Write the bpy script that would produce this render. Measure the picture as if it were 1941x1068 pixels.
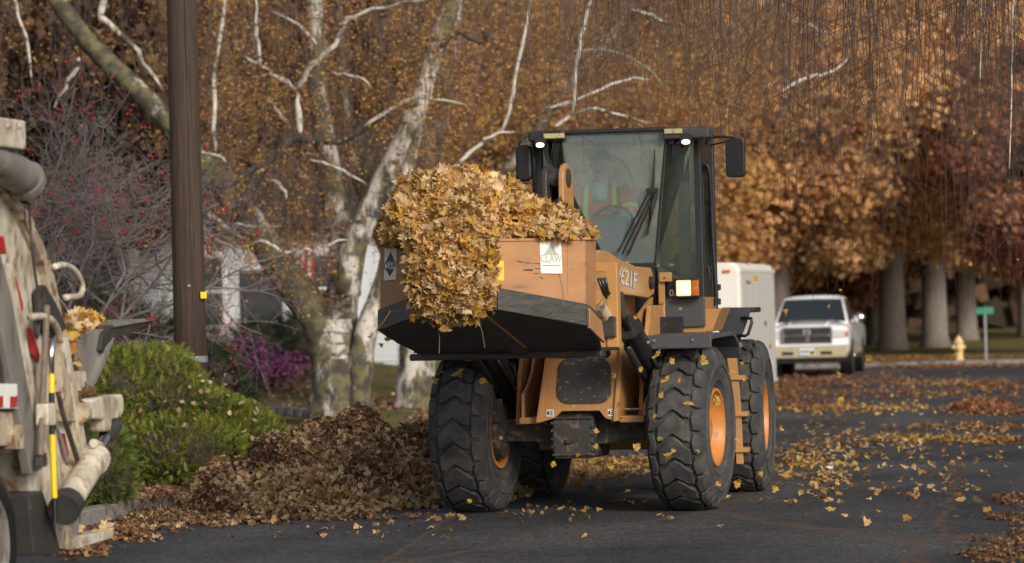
import bpy, bmesh, math, random
import numpy as np
from mathutils import Vector, Matrix

# ---------------------------------------------------------------- clean
for o in list(bpy.data.objects):
    bpy.data.objects.remove(o, do_unlink=True)
scene = bpy.context.scene
C = scene.collection
R = math.radians
random.seed(7)
rng = np.random.default_rng(11)

# ---------------------------------------------------------------- camera
FPX = 6600.0                      # focal length in photo pixels (1941 wide)
CAMZ = 1.9
PITCH = 44.0 / FPX
ROLL = R(1.5)
CAM = Vector((0, 0, CAMZ))
_F = Vector((0, math.cos(PITCH), math.sin(PITCH)))
_U = Vector((0, -math.sin(PITCH), math.cos(PITCH)))
_X = Vector((1, 0, 0))
_R = _X * math.cos(ROLL) - _U * math.sin(ROLL)
_UP = _X * math.sin(ROLL) + _U * math.cos(ROLL)
cam = bpy.data.cameras.new('camera')
cam.sensor_width = 36
cam.lens = 36 * FPX / 1941.0
cam.clip_start = 0.1
cam.clip_end = 3000
cam.dof.use_dof = True
cam.dof.focus_distance = 30.6
cam.dof.aperture_fstop = 2.4
camo = bpy.data.objects.new('camera', cam)
C.objects.link(camo)
m = Matrix((( _R.x, _UP.x, -_F.x, 0), (_R.y, _UP.y, -_F.y, 0), (_R.z, _UP.z, -_F.z, CAMZ), (0, 0, 0, 1)))
camo.matrix_world = m
scene.camera = camo

# ---------------------------------------------------------------- sky and sun (hazy bright overcast)
SUN_DIR = Vector((0.38, -0.74, 0.42)).normalized()     # towards the sun
sun_el = math.asin(SUN_DIR.z)
sun_rot = math.atan2(SUN_DIR.x, SUN_DIR.y)
w = bpy.data.worlds.new('World')
scene.world = w
w.use_nodes = True
nt = w.node_tree
bg = nt.nodes['Background']
sky = nt.nodes.new('ShaderNodeTexSky')
sky.sky_type = 'NISHITA'
sky.sun_disc = False
sky.sun_elevation = sun_el
sky.sun_rotation = sun_rot
sky.air_density = 0.8
sky.dust_density = 4.0
sky.ozone_density = 1.0
hs = nt.nodes.new('ShaderNodeHueSaturation')
hs.inputs['Saturation'].default_value = 0.45
nt.links.new(sky.outputs[0], hs.inputs['Color'])
nt.links.new(hs.outputs[0], bg.inputs[0])
bg.inputs[1].default_value = 0.10
sl = bpy.data.lights.new('sun', 'SUN')
sl.energy = 2.0
sl.angle = R(14)
sl.color = (1.0, 0.93, 0.82)
so = bpy.data.objects.new('sun', sl)
C.objects.link(so)
so.rotation_euler = (-SUN_DIR).to_track_quat('-Z', 'Y').to_euler()
so.location = (0, 0, 30)
scene.view_settings.view_transform = 'Standard'
scene.view_settings.look = 'None'
scene.view_settings.gamma = 1
scene.view_settings.exposure = 0.28
scene.render.engine = 'CYCLES'
scene.cycles.max_bounces = 8
scene.cycles.transparent_max_bounces = 16

# ---------------------------------------------------------------- pixel -> place
def ray(x, y):
    return (_F + _R * ((x - 970.5) / FPX) + _UP * ((534.0 - y) / FPX))
def at(x, y, d):                       # point seen at pixel, at distance Y=d
    r = ray(x, y); return CAM + r * (d / r.y)
def ground(x, y, z=0.0):
    r = ray(x, y); return CAM + r * ((z - CAMZ) / r.z)

# ---------------------------------------------------------------- materials
MATS = {}
def _ns(nodes, typ, **kw):
    n = nodes.new(typ)
    for k, v in kw.items(): setattr(n, k, v)
    return n
def mat(name, col, rough=0.6, var=0.15, scale=6.0, bump=0.0, bscale=None, metal=0.0,
        spots=None, spot_scale=20.0, spot_at=0.6, spot_soft=0.06, spec=0.5, stretch=None,
        emis=None, estr=0.0, coat=0.0, spots2=None, spot2_scale=3.0, spot2_at=0.6):
    """principled surface with noise variation, optional dirt/rust spots and bump"""
    m = bpy.data.materials.new(name); m.use_nodes = True
    t = m.node_tree; N = t.nodes; L = t.links
    b = N['Principled BSDF']
    b.inputs['Roughness'].default_value = rough
    b.inputs['Metallic'].default_value = metal
    b.inputs['Specular IOR Level'].default_value = spec
    b.inputs['Coat Weight'].default_value = coat
    tc = _ns(N, 'ShaderNodeTexCoord')
    src = tc.outputs['Object']
    if stretch:
        mp = _ns(N, 'ShaderNodeMapping'); mp.inputs['Scale'].default_value = stretch
        L.new(src, mp.inputs[0]); src = mp.outputs[0]
    n1 = _ns(N, 'ShaderNodeTexNoise'); n1.inputs['Scale'].default_value = scale
    n1.inputs['Detail'].default_value = 6; n1.inputs['Roughness'].default_value = 0.65
    L.new(src, n1.inputs['Vector'])
    cr = _ns(N, 'ShaderNodeValToRGB')
    lo = [max(0, c * (1 - var)) for c in col[:3]]; hi = [min(1, c * (1 + var)) for c in col[:3]]
    cr.color_ramp.elements[0].position = 0.3; cr.color_ramp.elements[1].position = 0.7
    cr.color_ramp.elements[0].color = (*lo, 1); cr.color_ramp.elements[1].color = (*hi, 1)
    L.new(n1.outputs['Fac'], cr.inputs[0])
    out = cr.outputs[0]
    for sp, ss, sa in ((spots, spot_scale, spot_at), (spots2, spot2_scale, spot2_at)):
        if sp is None: continue
        n2 = _ns(N, 'ShaderNodeTexNoise'); n2.inputs['Scale'].default_value = ss
        n2.inputs['Detail'].default_value = 5; n2.inputs['Roughness'].default_value = 0.6
        L.new(src, n2.inputs['Vector'])
        mr = _ns(N, 'ShaderNodeMapRange'); mr.inputs[1].default_value = sa - spot_soft; mr.inputs[2].default_value = sa + spot_soft
        L.new(n2.outputs['Fac'], mr.inputs[0])
        mx = _ns(N, 'ShaderNodeMix', data_type='RGBA')
        L.new(mr.outputs[0], mx.inputs[0]); L.new(out, mx.inputs[6]); mx.inputs[7].default_value = (*sp, 1)
        out = mx.outputs[2]
    L.new(out, b.inputs['Base Color'])
    if bump > 0:
        n3 = _ns(N, 'ShaderNodeTexNoise'); n3.inputs['Scale'].default_value = bscale or scale * 4
        n3.inputs['Detail'].default_value = 4
        L.new(src, n3.inputs['Vector'])
        bp = _ns(N, 'ShaderNodeBump'); bp.inputs['Strength'].default_value = bump; bp.inputs['Distance'].default_value = 0.02
        L.new(n3.outputs['Fac'], bp.inputs['Height']); L.new(bp.outputs[0], b.inputs['Normal'])
    if emis:
        b.inputs['Emission Color'].default_value = (*emis, 1); b.inputs['Emission Strength'].default_value = estr
    MATS[name] = m
    return m

def leaf_mat(name, ramp=None, trans=0.35, rough=0.7, attr='Col'):
    """leaf: colour from the point attribute (joined leaves) or from the object's random number"""
    m = bpy.data.materials.new(name); m.use_nodes = True
    t = m.node_tree; N = t.nodes; L = t.links
    b = N['Principled BSDF']; b.inputs['Roughness'].default_value = rough
    b.inputs['Specular IOR Level'].default_value = 0.25
    if ramp:
        oi = _ns(N, 'ShaderNodeObjectInfo'); cr = _ns(N, 'ShaderNodeValToRGB')
        cr.color_ramp.interpolation = 'LINEAR'
        els = cr.color_ramp.elements
        for i, c in enumerate(ramp):
            p = i / (len(ramp) - 1)
            e = els[0] if i == 0 else (els[1] if i == len(ramp) - 1 else els.new(p))
            e.position = p; e.color = (*c, 1)
        L.new(oi.outputs['Random'], cr.inputs[0]); col = cr.outputs[0]
    else:
        a = _ns(N, 'ShaderNodeAttribute', attribute_name=attr); col = a.outputs['Color']
    tc = _ns(N, 'ShaderNodeTexCoord'); n1 = _ns(N, 'ShaderNodeTexNoise'); n1.inputs['Scale'].default_value = 14 if not ramp else 3
    L.new(tc.outputs['Object'], n1.inputs['Vector'])
    hv = _ns(N, 'ShaderNodeHueSaturation')
    mr = _ns(N, 'ShaderNodeMapRange'); mr.inputs[1].default_value = .3; mr.inputs[2].default_value = .7
    mr.inputs[3].default_value = .75; mr.inputs[4].default_value = 1.2
    L.new(n1.outputs['Fac'], mr.inputs[0]); L.new(mr.outputs[0], hv.inputs['Value']); L.new(col, hv.inputs['Color'])
    L.new(hv.outputs[0], b.inputs['Base Color'])
    tr = _ns(N, 'ShaderNodeBsdfTranslucent'); L.new(hv.outputs[0], tr.inputs[0])
    ms = _ns(N, 'ShaderNodeMixShader'); ms.inputs[0].default_value = trans
    L.new(b.outputs[0], ms.inputs[1]); L.new(tr.outputs[0], ms.inputs[2])
    L.new(ms.outputs[0], N['Material Output'].inputs[0])
    MATS[name] = m
    return m

# ---------------------------------------------------------------- mesh builder
I4 = Matrix.Identity(4)
def tag(o, label=None, cat=None, group=None, kind=None):
    if label: o['label'] = label
    if cat: o['category'] = cat
    if group: o['group'] = group
    if kind: o['kind'] = kind
    return o
def empty(name, loc=(0, 0, 0), rz=0.0):
    o = bpy.data.objects.new(name, None); C.objects.link(o)
    o.location = loc; o.rotation_euler = (0, 0, rz); o.empty_display_size = 0.2
    return o
def link_mesh(name, me, material=None, parent=None, mtx=None):
    o = bpy.data.objects.new(name, me); C.objects.link(o)
    if material is not None:
        me.materials.clear(); me.materials.append(MATS[material] if isinstance(material, str) else material)
    if parent is not None: o.parent = parent
    if mtx is not None: o.matrix_local = mtx
    return o
class MB:
    def __init__(s): s.v = []; s.f = []
    def add(s, vs, fs):
        b = len(s.v); s.v += [tuple(p) for p in vs]; s.f += [tuple(b + i for i in f) for f in fs]; return s
    def box(s, x0, x1, y0, y1, z0, z1):
        vs = [(x, y, z) for z in (z0, z1) for y in (y0, y1) for x in (x0, x1)]
        return s.add(vs, [(0, 2, 3, 1), (4, 5, 7, 6), (0, 1, 5, 4), (2, 6, 7, 3), (0, 4, 6, 2), (1, 3, 7, 5)])
    def obox(s, c, size, M=None):
        c = Vector(c); M = M or Matrix.Identity(3)
        a, b_, d = [k / 2 for k in size]
        vs = [c + M @ Vector((x, y, z)) for z in (-d, d) for y in (-b_, b_) for x in (-a, a)]
        return s.add(vs, [(0, 2, 3, 1), (4, 5, 7, 6), (0, 1, 5, 4), (2, 6, 7, 3), (0, 4, 6, 2), (1, 3, 7, 5)])
    def prism(s, pts, a0, a1, axis='y'):
        """2D outline extruded: axis y -> (x,z); x -> (y,z); z -> (x,y)"""
        if axis == 'y': P = lambda p, a: (p[0], a, p[1])
        elif axis == 'x': P = lambda p, a: (a, p[0], p[1])
        else: P = lambda p, a: (p[0], p[1], a)
        n = len(pts)
        vs = [P(p, a0) for p in pts] + [P(p, a1) for p in pts]
        fs = [tuple(range(n))[::-1], tuple(range(n, 2 * n))] + [(i, (i + 1) % n, n + (i + 1) % n, n + i) for i in range(n)]
        return s.add(vs, fs)
    def loft(s, rings, cap=True):
        n = len(rings[0]); vs = [p for r in rings for p in r]; fs = []
        for k in range(len(rings) - 1):
            for i in range(n):
                j = (i + 1) % n
                fs.append((k * n + i, k * n + j, (k + 1) * n + j, (k + 1) * n + i))
        if cap:
            fs.append(tuple(range(n))[::-1]); b = (len(rings) - 1) * n; fs.append(tuple(range(b, b + n)))
        return s.add(vs, fs)
    def tube(s, pts, r, n=8, cap=True):
        pts = [Vector(p) for p in pts]; m_ = len(pts)
        rs = r if isinstance(r, (list, tuple)) else [r] * m_
        rings = []; ref = None
        for i, p in enumerate(pts):
            t = (pts[min(i + 1, m_ - 1)] - pts[max(i - 1, 0)])
            if t.length < 1e-9: t = Vector((0, 0, 1))
            t.normalize()
            if ref is None:
                ref = Vector((0, 0, 1)) if abs(t.z) < 0.9 else Vector((1, 0, 0))
            a = t.cross(ref)
            if a.length < 1e-5: a = t.cross(Vector((0, 1, 0)))
            a.normalize(); b = t.cross(a); ref = a.cross(t)
            rings.append([p + (a * math.cos(2 * math.pi * k / n) + b * math.sin(2 * math.pi * k / n)) * rs[i] for k in range(n)])
        return s.loft(rings, cap)
    def lathe(s, prof, c=(0, 0, 0), axis='x', n=32, cap=True):
        """profile [(h, r)] turned about an axis through c"""
        rings = []
        for h, r in prof:
            ring = []
            for k in range(n):
                a = 2 * math.pi * k / n; q, w_ = r * math.cos(a), r * math.sin(a)
                p = (h, q, w_) if axis == 'x' else ((q, h, -w_) if axis == 'y' else (q, w_, h))
                ring.append((c[0] + p[0], c[1] + p[1], c[2] + p[2]))
            rings.append(ring)
        return s.loft(rings, cap)
    def sphere(s, c, r, nu=12, nv=8):
        if not isinstance(r, (tuple, list)): r = (r, r, r)
        rings = []
        for j in range(nv + 1):
            th = math.pi * j / nv; q = max(math.sin(th), 1e-3)
            rings.append([(c[0] + r[0] * q * math.cos(2 * math.pi * k / nu), c[1] + r[1] * q * math.sin(2 * math.pi * k / nu), c[2] - r[2] * math.cos(th)) for k in range(nu)])
        return s.loft(rings, True)
    def mesh(s, name):
        me = bpy.data.meshes.new(name); me.from_pydata(s.v, [], s.f); me.update()
        bm = bmesh.new(); bm.from_mesh(me); bmesh.ops.recalc_face_normals(bm, faces=bm.faces[:]); bm.to_mesh(me); bm.free()
        return me
    def build(s, name, material, parent=None, mtx=None, smooth=False, bevel=0.0, seg=2):
        me = s.mesh(name)
        o = link_mesh(name, me, material, parent, mtx)
        if smooth is True:
            me.polygons.foreach_set('use_smooth', [True] * len(me.polygons))
        elif smooth:
            me.polygons.foreach_set('use_smooth', [True] * len(me.polygons))
            me.set_sharp_from_angle(angle=R(smooth))
        if bevel > 0:
            md = o.modifiers.new('bevel', 'BEVEL'); md.width = bevel; md.segments = seg; md.limit_method = 'ANGLE'; md.angle_limit = R(35)
            md.use_clamp_overlap = True
        return o

def np_mesh(name, verts, tris, cols=None, smooth=False):
    """fast mesh from arrays; tris (m,k) all with k corners; cols per vertex (n,3)"""
    verts = np.asarray(verts, dtype=np.float32).reshape(-1, 3); tris = np.asarray(tris, dtype=np.int32)
    me = bpy.data.meshes.new(name); k = tris.shape[1]; m_ = tris.shape[0]
    me.vertices.add(len(verts)); me.vertices.foreach_set('co', verts.ravel())
    me.loops.add(m_ * k); me.loops.foreach_set('vertex_index', tris.ravel())
    me.polygons.add(m_); me.polygons.foreach_set('loop_start', np.arange(0, m_ * k, k, dtype=np.int32))
    if smooth: me.polygons.foreach_set('use_smooth', np.ones(m_, dtype=bool))
    me.update(calc_edges=True)
    if cols is not None:
        at_ = me.attributes.new('Col', 'FLOAT_COLOR', 'POINT')
        c4 = np.ones((len(verts), 4), dtype=np.float32); c4[:, :3] = cols
        at_.data.foreach_set('color', c4.ravel())
    return me

# leaf outlines -----------------------------------------------------------------
_h = [(0, -.50), (.14, -.34), (.56, -.44), (.56, -.16), (.98, .10), (.64, .27), (.70, .52), (.38, .46), (.30, .72), (.15, .70), (0, 1.0)]
MAPLE = np.array([(x, y) for x, y in _h] + [(-x, y) for x, y in _h[::-1][1:-1]])
OVAL = np.array([(0, -.5), (.3, -.2), (.33, .15), (0, .62), (-.33, .15), (-.3, -.2)])
DIAM = np.array([(0, -.5), (.34, 0), (0, .5), (-.34, 0)])
def leaf_template(outline, curl, fold, seed=0):
    r_ = random.Random(seed)
    pts = np.vstack([[0, .05], outline]) * 0.5
    z = fold * np.abs(pts[:, 0]) + curl * (pts[:, 1] ** 2) * 1.2
    z = z + np.array([r_.uniform(-.09, .09) * (0 if i == 0 else 1) for i in range(len(pts))])
    n = len(outline)
    tris = np.array([(0, 1 + i, 1 + (i + 1) % n) for i in range(n)])
    return np.column_stack([pts, z]), tris
MAPLES = [leaf_template(MAPLE, c, f, i) for i, (c, f) in enumerate([(.5, .35), (-.6, .5), (.9, -.3), (-.3, -.45), (1.2, .8), (-1.0, .15)])]
def rot_from(normals, spin, jitter):
    """rotation matrices whose z is near the given normals"""
    n = len(normals)
    z = normals + rng.normal(0, 1, (n, 3)) * np.asarray(jitter).reshape(-1, 1)
    z /= np.linalg.norm(z, axis=1, keepdims=True) + 1e-9
    h = rng.normal(0, 1, (n, 3)) if spin is None else spin
    x = np.cross(h, z); x /= np.linalg.norm(x, axis=1, keepdims=True) + 1e-9
    y = np.cross(z, x)
    return np.stack([x, y, z], axis=2)
def scatter(name, pos, normals, sizes, cols, jitter=.5, templates=None, material='leaf_attr', parent=None, spin=None, colvar=.12):
    """many leaves joined into one mesh"""
    templates = templates or MAPLES
    pos = np.asarray(pos); n = len(pos)
    M = rot_from(np.asarray(normals), spin, np.full(n, jitter) if np.isscalar(jitter) else jitter)
    which = rng.integers(0, len(templates), n)
    V = []; T = []; K = []; base = 0
    cols = np.asarray(cols) * (1 + rng.normal(0, colvar, (n, 1)))
    for ti, (tv, tt) in enumerate(templates):
        idx = np.where(which == ti)[0]
        if len(idx) == 0: continue
        v = np.einsum('nij,kj->nki', M[idx], tv) * np.asarray(sizes)[idx][:, None, None] + pos[idx][:, None, :]
        k = tv.shape[0]
        V.append(v.reshape(-1, 3)); T.append((tt[None] + (np.arange(len(idx)) * k)[:, None, None] + base).reshape(-1, tt.shape[1]))
        K.append(np.repeat(cols[idx], k, axis=0)); base += len(idx) * k
    me = np_mesh(name, np.vstack(V), np.vstack(T), np.clip(np.vstack(K), 0, 1))
    return link_mesh(name, me, material, parent)
def strands_mesh(name, paths, radii, n=3):
    """paths (N,K,3), radii (N,K): thin tubes joined into one mesh"""
    paths = np.asarray(paths); N_, K_, _ = paths.shape
    t = np.gradient(paths, axis=1); t /= np.linalg.norm(t, axis=2, keepdims=True) + 1e-9
    ref = np.tile(np.array([0.3, 0.9, 0.2]), (N_, K_, 1))
    a = np.cross(t, ref); a /= np.linalg.norm(a, axis=2, keepdims=True) + 1e-9
    b = np.cross(t, a)
    V = np.stack([paths + (a * math.cos(2 * math.pi * k / n) + b * math.sin(2 * math.pi * k / n)) * radii[..., None] for k in range(n)], axis=2)
    idx = np.arange(N_ * K_ * n).reshape(N_, K_, n)
    q = []
    for k in range(n):
        k2 = (k + 1) % n
        q.append(np.stack([idx[:, :-1, k], idx[:, :-1, k2], idx[:, 1:, k2], idx[:, 1:, k]], axis=-1).reshape(-1, 4))
    return np_mesh(name, V.reshape(-1, 3), np.vstack(q), smooth=True)
def pick(palette, n, weights=None):
    p = np.array(palette); w_ = None if weights is None else np.array(weights) / sum(weights)
    return p[rng.choice(len(p), n, p=w_)]
def text_mesh(body, size, depth=0.0, font_shear=0.0):
    cu = bpy.data.curves.new('lettering', 'FONT'); cu.body = body; cu.size = size; cu.extrude = depth
    cu.align_x = 'CENTER'; cu.align_y = 'CENTER'; cu.shear = font_shear; cu.offset = size * 0.012
    ob = bpy.data.objects.new('lettering', cu); C.objects.link(ob)
    dg = bpy.context.evaluated_depsgraph_get()
    me = bpy.data.meshes.new_from_object(ob.evaluated_get(dg))
    bpy.data.objects.remove(ob, do_unlink=True)
    return me

# ---------------------------------------------------------------- material list
mat('case_orange', (0.44, 0.225, 0.082), 0.5, 0.10, 5, 0.05, 40, spots=(0.10, 0.055, 0.03), spot_scale=34, spot_at=0.72, spots2=(0.36, 0.20, 0.09), spot2_scale=2.5, spot2_at=.62)
mat('bucket_orange', (0.375, 0.185, 0.078), 0.55, 0.14, 3, 0.08, 30, spots=(0.13, 0.07, 0.04), spot_scale=12, spot_at=0.70, stretch=(1, 1, 2.5), spots2=(0.09, 0.06, 0.045), spot2_scale=2.2, spot2_at=.69)
mat('arm_orange', (0.47, 0.245, 0.085), 0.4, 0.07, 3, 0.03, 40, spots=(0.2, 0.1, 0.05), spot_scale=30, spot_at=0.76)
mat('rim_orange', (0.55, 0.22, 0.05), 0.45, 0.15, 6, 0.05, 40, spots=(0.12, 0.08, 0.05), spot_scale=9, spot_at=0.66)
mat('wear_steel', (0.045, 0.040, 0.036), 0.42, 0.5, 5, 0.25, 18, spots=(0.15, 0.085, 0.045), spot_scale=7, spot_at=0.67, stretch=(1, 1, 4))
mat('black_paint', (0.022, 0.022, 0.024), 0.45, 0.25, 6, 0.04, 60, spots=(0.07, 0.06, 0.05), spot_scale=15, spot_at=0.68)
mat('cyl_black', (0.018, 0.018, 0.018), 0.32, 0.3, 6, 0.05, 30, spots=(0.06, 0.05, 0.04), spot_scale=12, spot_at=0.66)
mat('grey_plastic', (0.065, 0.066, 0.070), 0.6, 0.12, 8, 0.05, 80, spots=(0.12, 0.10, 0.08), spot_scale=20, spot_at=0.7)
mat('blue_grey', (0.050, 0.054, 0.066), 0.38, 0.12, 5)
mat('axle_mud', (0.038, 0.035, 0.032), 0.75, 0.3, 8, 0.4, 25, spots=(0.16, 0.115, 0.075), spot_scale=14, spot_at=0.60)
mat('mud_cover', (0.040, 0.040, 0.042), 0.7, 0.2, 8, 0.15, 40, spots=(0.20, 0.14, 0.085), spot_scale=26, spot_at=0.63, spot_soft=.03)
mat('rubber', (0.038, 0.038, 0.039), 0.8, 0.35, 7, 0.3, 60, spots=(0.098, 0.088, 0.074), spot_scale=6, spot_at=0.58, spot_soft=.14)
mat('rubber_side', (0.046, 0.044, 0.042), 0.8, 0.25, 10, 0.2, 60, spots=(0.10, 0.085, 0.065), spot_scale=4, spot_at=0.58, spot_soft=.15)
mat('chrome', (0.75, 0.75, 0.76), 0.12, 0.05, 5, metal=1.0)
mat('bolt_steel', (0.35, 0.34, 0.32), 0.4, 0.2, 20, metal=0.8)
mat('sticker_white', (0.72, 0.71, 0.67), 0.5, 0.08, 15, spots=(0.35, 0.32, 0.28), spot_scale=25, spot_at=0.66)
mat('sticker_ink', (0.03, 0.04, 0.04), 0.5, 0.2, 20)
mat('sticker_faded', (0.40, 0.41, 0.37), 0.5, 0.1, 20)
mat('decal_silver', (0.62, 0.62, 0.62), 0.4, 0.05, 20)
mat('decal_white', (0.8, 0.8, 0.8), 0.5, 0.03, 20)
mat('yellow_tape', (0.72, 0.50, 0.05), 0.5, 0.15, 12)
mat('amber', (0.55, 0.14, 0.01), 0.25, 0.1, 20, coat=.5)
mat('marker_yellow', (0.55, 0.48, 0.20), 0.4, 0.1, 20)
mat('lamp_lit', (0.9, 0.85, 0.7), 0.3, 0.03, 30, emis=(1.0, 0.76, 0.42), estr=3.0)
mat('headlamp_lit', (0.30, 0.24, 0.14), 0.3, 0.03, 30, emis=(1.0, 0.74, 0.40), estr=0.95)
mat('bulb_lit', (0.9, 0.85, 0.7), 0.3, 0.03, 30, emis=(1.0, 0.86, 0.62), estr=5.0)
mat('cab_inside', (0.075, 0.085, 0.082), 0.7, 0.2, 8)
mat('seat_cloth', (0.035, 0.035, 0.04), 0.9, 0.2, 20)
mat('vest_orange', (0.95, 0.20, 0.06), 0.7, 0.1, 10)
mat('vest_lime', (0.62, 0.80, 0.08), 0.6, 0.05, 20)
mat('shirt_grey', (0.45, 0.50, 0.52), 0.85, 0.15, 12)
mat('jeans', (0.04, 0.055, 0.10), 0.9, 0.2, 20)
mat('skin', (0.42, 0.25, 0.17), 0.55, 0.08, 12)
mat('cap_dark', (0.04, 0.045, 0.05), 0.9, 0.2, 20)
mat('asphalt_dummy', (0.05, 0.05, 0.05))
mat('concrete', (0.20, 0.19, 0.175), 0.85, 0.2, 4, 0.3, 40, spots=(0.08, 0.07, 0.06), spot_scale=5, spot_at=.6)
mat('white_paint', (0.78, 0.77, 0.73), 0.5, 0.06, 3, 0.03, 30, spots=(0.45, 0.42, 0.36), spot_scale=5, spot_at=.72)
mat('trailer_white', (0.72, 0.70, 0.63), 0.4, 0.06, 1.5, stretch=(1, 1, .3))
mat('trailer_side_shaded', (0.56, 0.54, 0.50), 0.45, 0.10, 2.0, 0.03, 8, stretch=(1, 4, .2), spots=(.3, .27, .23), spot_scale=2.5, spot_at=.68)  # side greyer than the front: shade put into the colour, plus stains
mat('car_white', (0.80, 0.80, 0.80), 0.22, 0.03, 2, coat=.8)
mat('car_beige', (0.42, 0.36, 0.24), 0.35, 0.08, 3, coat=.4)
mat('car_glass', (0.02, 0.026, 0.03), 0.06, 0.1, 2, spec=.8)
mat('car_black', (0.012, 0.012, 0.013), 0.35, 0.2, 6)
mat('car_chrome', (0.70, 0.70, 0.70), 0.15, 0.1, 6, metal=1.0)
mat('lens_clear', (0.55, 0.55, 0.55), 0.12, 0.15, 8, coat=.6)
mat('plate_white', (0.62, 0.66, 0.72), 0.5, 0.1, 12)
mat('truck_cream', (0.60, 0.555, 0.445), 0.5, 0.14, 2.5, 0.12, 20, spots=(0.34, 0.28, 0.20), spot_scale=3.2, spot_at=0.55, spot_soft=.10, spots2=(0.20, 0.085, 0.04), spot2_scale=10, spot2_at=.60, stretch=(1.2, 1.2, .8))
mat('truck_rust', (0.43, 0.36, 0.255), 0.65, 0.2, 6, 0.2, 20, spots=(0.17, 0.075, 0.035), spot_scale=10, spot_at=0.56, spots2=(.26, .2, .14), spot2_scale=4, spot2_at=.58)
mat('truck_grey', (0.19, 0.175, 0.155), 0.6, 0.25, 4, 0.12, 20, spots=(0.09, 0.07, 0.055), spot_scale=6, spot_at=0.6, stretch=(1, 1, .4))
mat('truck_dark', (0.035, 0.032, 0.030), 0.6, 0.3, 5, 0.1, 20, spots=(0.1, 0.08, 0.06), spot_scale=7, spot_at=.64)
mat('tape_red', (0.42, 0.025, 0.03), 0.4, 0.15, 10)
mat('shovel_yellow', (0.82, 0.58, 0.02), 0.35, 0.06, 10)
mat('worn_wood', (0.16, 0.12, 0.09), 0.8, 0.3, 8, 0.2, 40, stretch=(8, 8, 1))
mat('pole_wood', (0.055, 0.033, 0.023), 0.85, 0.45, 3, 0.5, 12, stretch=(9, 9, .35), spots=(0.03, 0.02, 0.015), spot_scale=4, spot_at=.62)
mat('galv', (0.36, 0.38, 0.40), 0.45, 0.15, 6, metal=.5)
mat('twig_brown', (0.125, 0.080, 0.062), 0.8, 0.3, 6)
mat('twig_dark', (0.050, 0.034, 0.028), 0.85, 0.3, 6)
mat('twig_grey', (0.175, 0.15, 0.15), 0.8, 0.3, 6)
mat('bark_dark', (0.055, 0.042, 0.034), 0.9, 0.4, 4, 0.6, 10, stretch=(3, 3, .6), spots=(0.09, 0.10, 0.05), spot_scale=2, spot_at=.62)
mat('bark_grey', (0.22, 0.185, 0.155), 0.9, 0.3, 3, 0.6, 8, stretch=(4, 4, .6))
mat('siding_white', (0.66, 0.68, 0.70), 0.6, 0.05, 3)
mat('roof_dark', (0.030, 0.026, 0.024), 0.9, 0.3, 6, 0.3, 20)
mat('house_dark', (0.05, 0.05, 0.055), 0.8, 0.2, 4)  # dark grey of the door and porch railing
mat('window_glass', (0.05, 0.06, 0.07), 0.1, 0.2, 1.5, spec=.7)
mat('stone', (0.20, 0.19, 0.18), 0.9, 0.3, 5, 0.5, 20)
mat('hydrant_yellow', (0.62, 0.45, 0.20), 0.6, 0.15, 8)
mat('sign_green', (0.015, 0.20, 0.11), 0.5, 0.1, 6)
mat('flag_red', (0.45, 0.04, 0.05), 0.8, 0.1, 8)
mat('berry', (0.40, 0.008, 0.02), 0.4, 0.3, 40)
leaf_mat('leaf_attr', trans=.36)
leaf_mat('needle_attr', trans=.25)
leaf_mat('flower_attr', trans=.3)
GOLD = [(.54, .31, .07), (.60, .38, .15), (.44, .23, .06), (.68, .48, .26), (.66, .41, .05), (.38, .18, .045), (.72, .54, .32)]
DULL = [(.20, .105, .048), (.31, .185, .09), (.40, .265, .14), (.105, .058, .034), (.23, .11, .07), (.45, .32, .17), (.15, .085, .045)]
leaf_mat('leaf_gold', ramp=GOLD)
leaf_mat('leaf_dull', ramp=DULL)
leaf_mat('leaf_air', ramp=[(.58, .38, .12), (.66, .42, .08), (.48, .26, .06), (.62, .46, .24), (.60, .36, .05)], trans=.4)
leaf_mat('leaf_road', ramp=[(.50, .30, .11), (.36, .19, .06), (.56, .37, .13), (.30, .15, .07), (.52, .36, .20)], trans=.2)

def glass_mat(name, tint, dust_veil_col, dust_veil, rough=.02, gloss=.06):
    m = bpy.data.materials.new(name); m.use_nodes = True
    t = m.node_tree; N = t.nodes; L = t.links; N.remove(N['Principled BSDF'])
    tr = _ns(N, 'ShaderNodeBsdfTransparent'); tr.inputs[0].default_value = (*tint, 1)
    gl = _ns(N, 'ShaderNodeBsdfGlossy'); gl.inputs['Roughness'].default_value = rough
    df = _ns(N, 'ShaderNodeBsdfDiffuse'); df.inputs[0].default_value = (*dust_veil_col, 1)
    tc = _ns(N, 'ShaderNodeTexCoord'); no = _ns(N, 'ShaderNodeTexNoise'); no.inputs['Scale'].default_value = 2.2; no.inputs['Detail'].default_value = 6
    L.new(tc.outputs['Object'], no.inputs[0])
    mr = _ns(N, 'ShaderNodeMapRange'); mr.inputs[1].default_value = .25; mr.inputs[2].default_value = .8
    mr.inputs[3].default_value = dust_veil * .75; mr.inputs[4].default_value = dust_veil * 1.3
    L.new(no.outputs['Fac'], mr.inputs[0])
    m1 = _ns(N, 'ShaderNodeMixShader'); L.new(mr.outputs[0], m1.inputs[0]); L.new(tr.outputs[0], m1.inputs[1]); L.new(df.outputs[0], m1.inputs[2])
    fr = _ns(N, 'ShaderNodeFresnel'); fr.inputs[0].default_value = 1.45
    ad = _ns(N, 'ShaderNodeMath', operation='ADD'); ad.inputs[1].default_value = gloss; L.new(fr.outputs[0], ad.inputs[0])
    m2 = _ns(N, 'ShaderNodeMixShader'); L.new(ad.outputs[0], m2.inputs[0]); L.new(m1.outputs[0], m2.inputs[1]); L.new(gl.outputs[0], m2.inputs[2])
    L.new(m2.outputs[0], N['Material Output'].inputs[0]); MATS[name] = m
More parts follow.
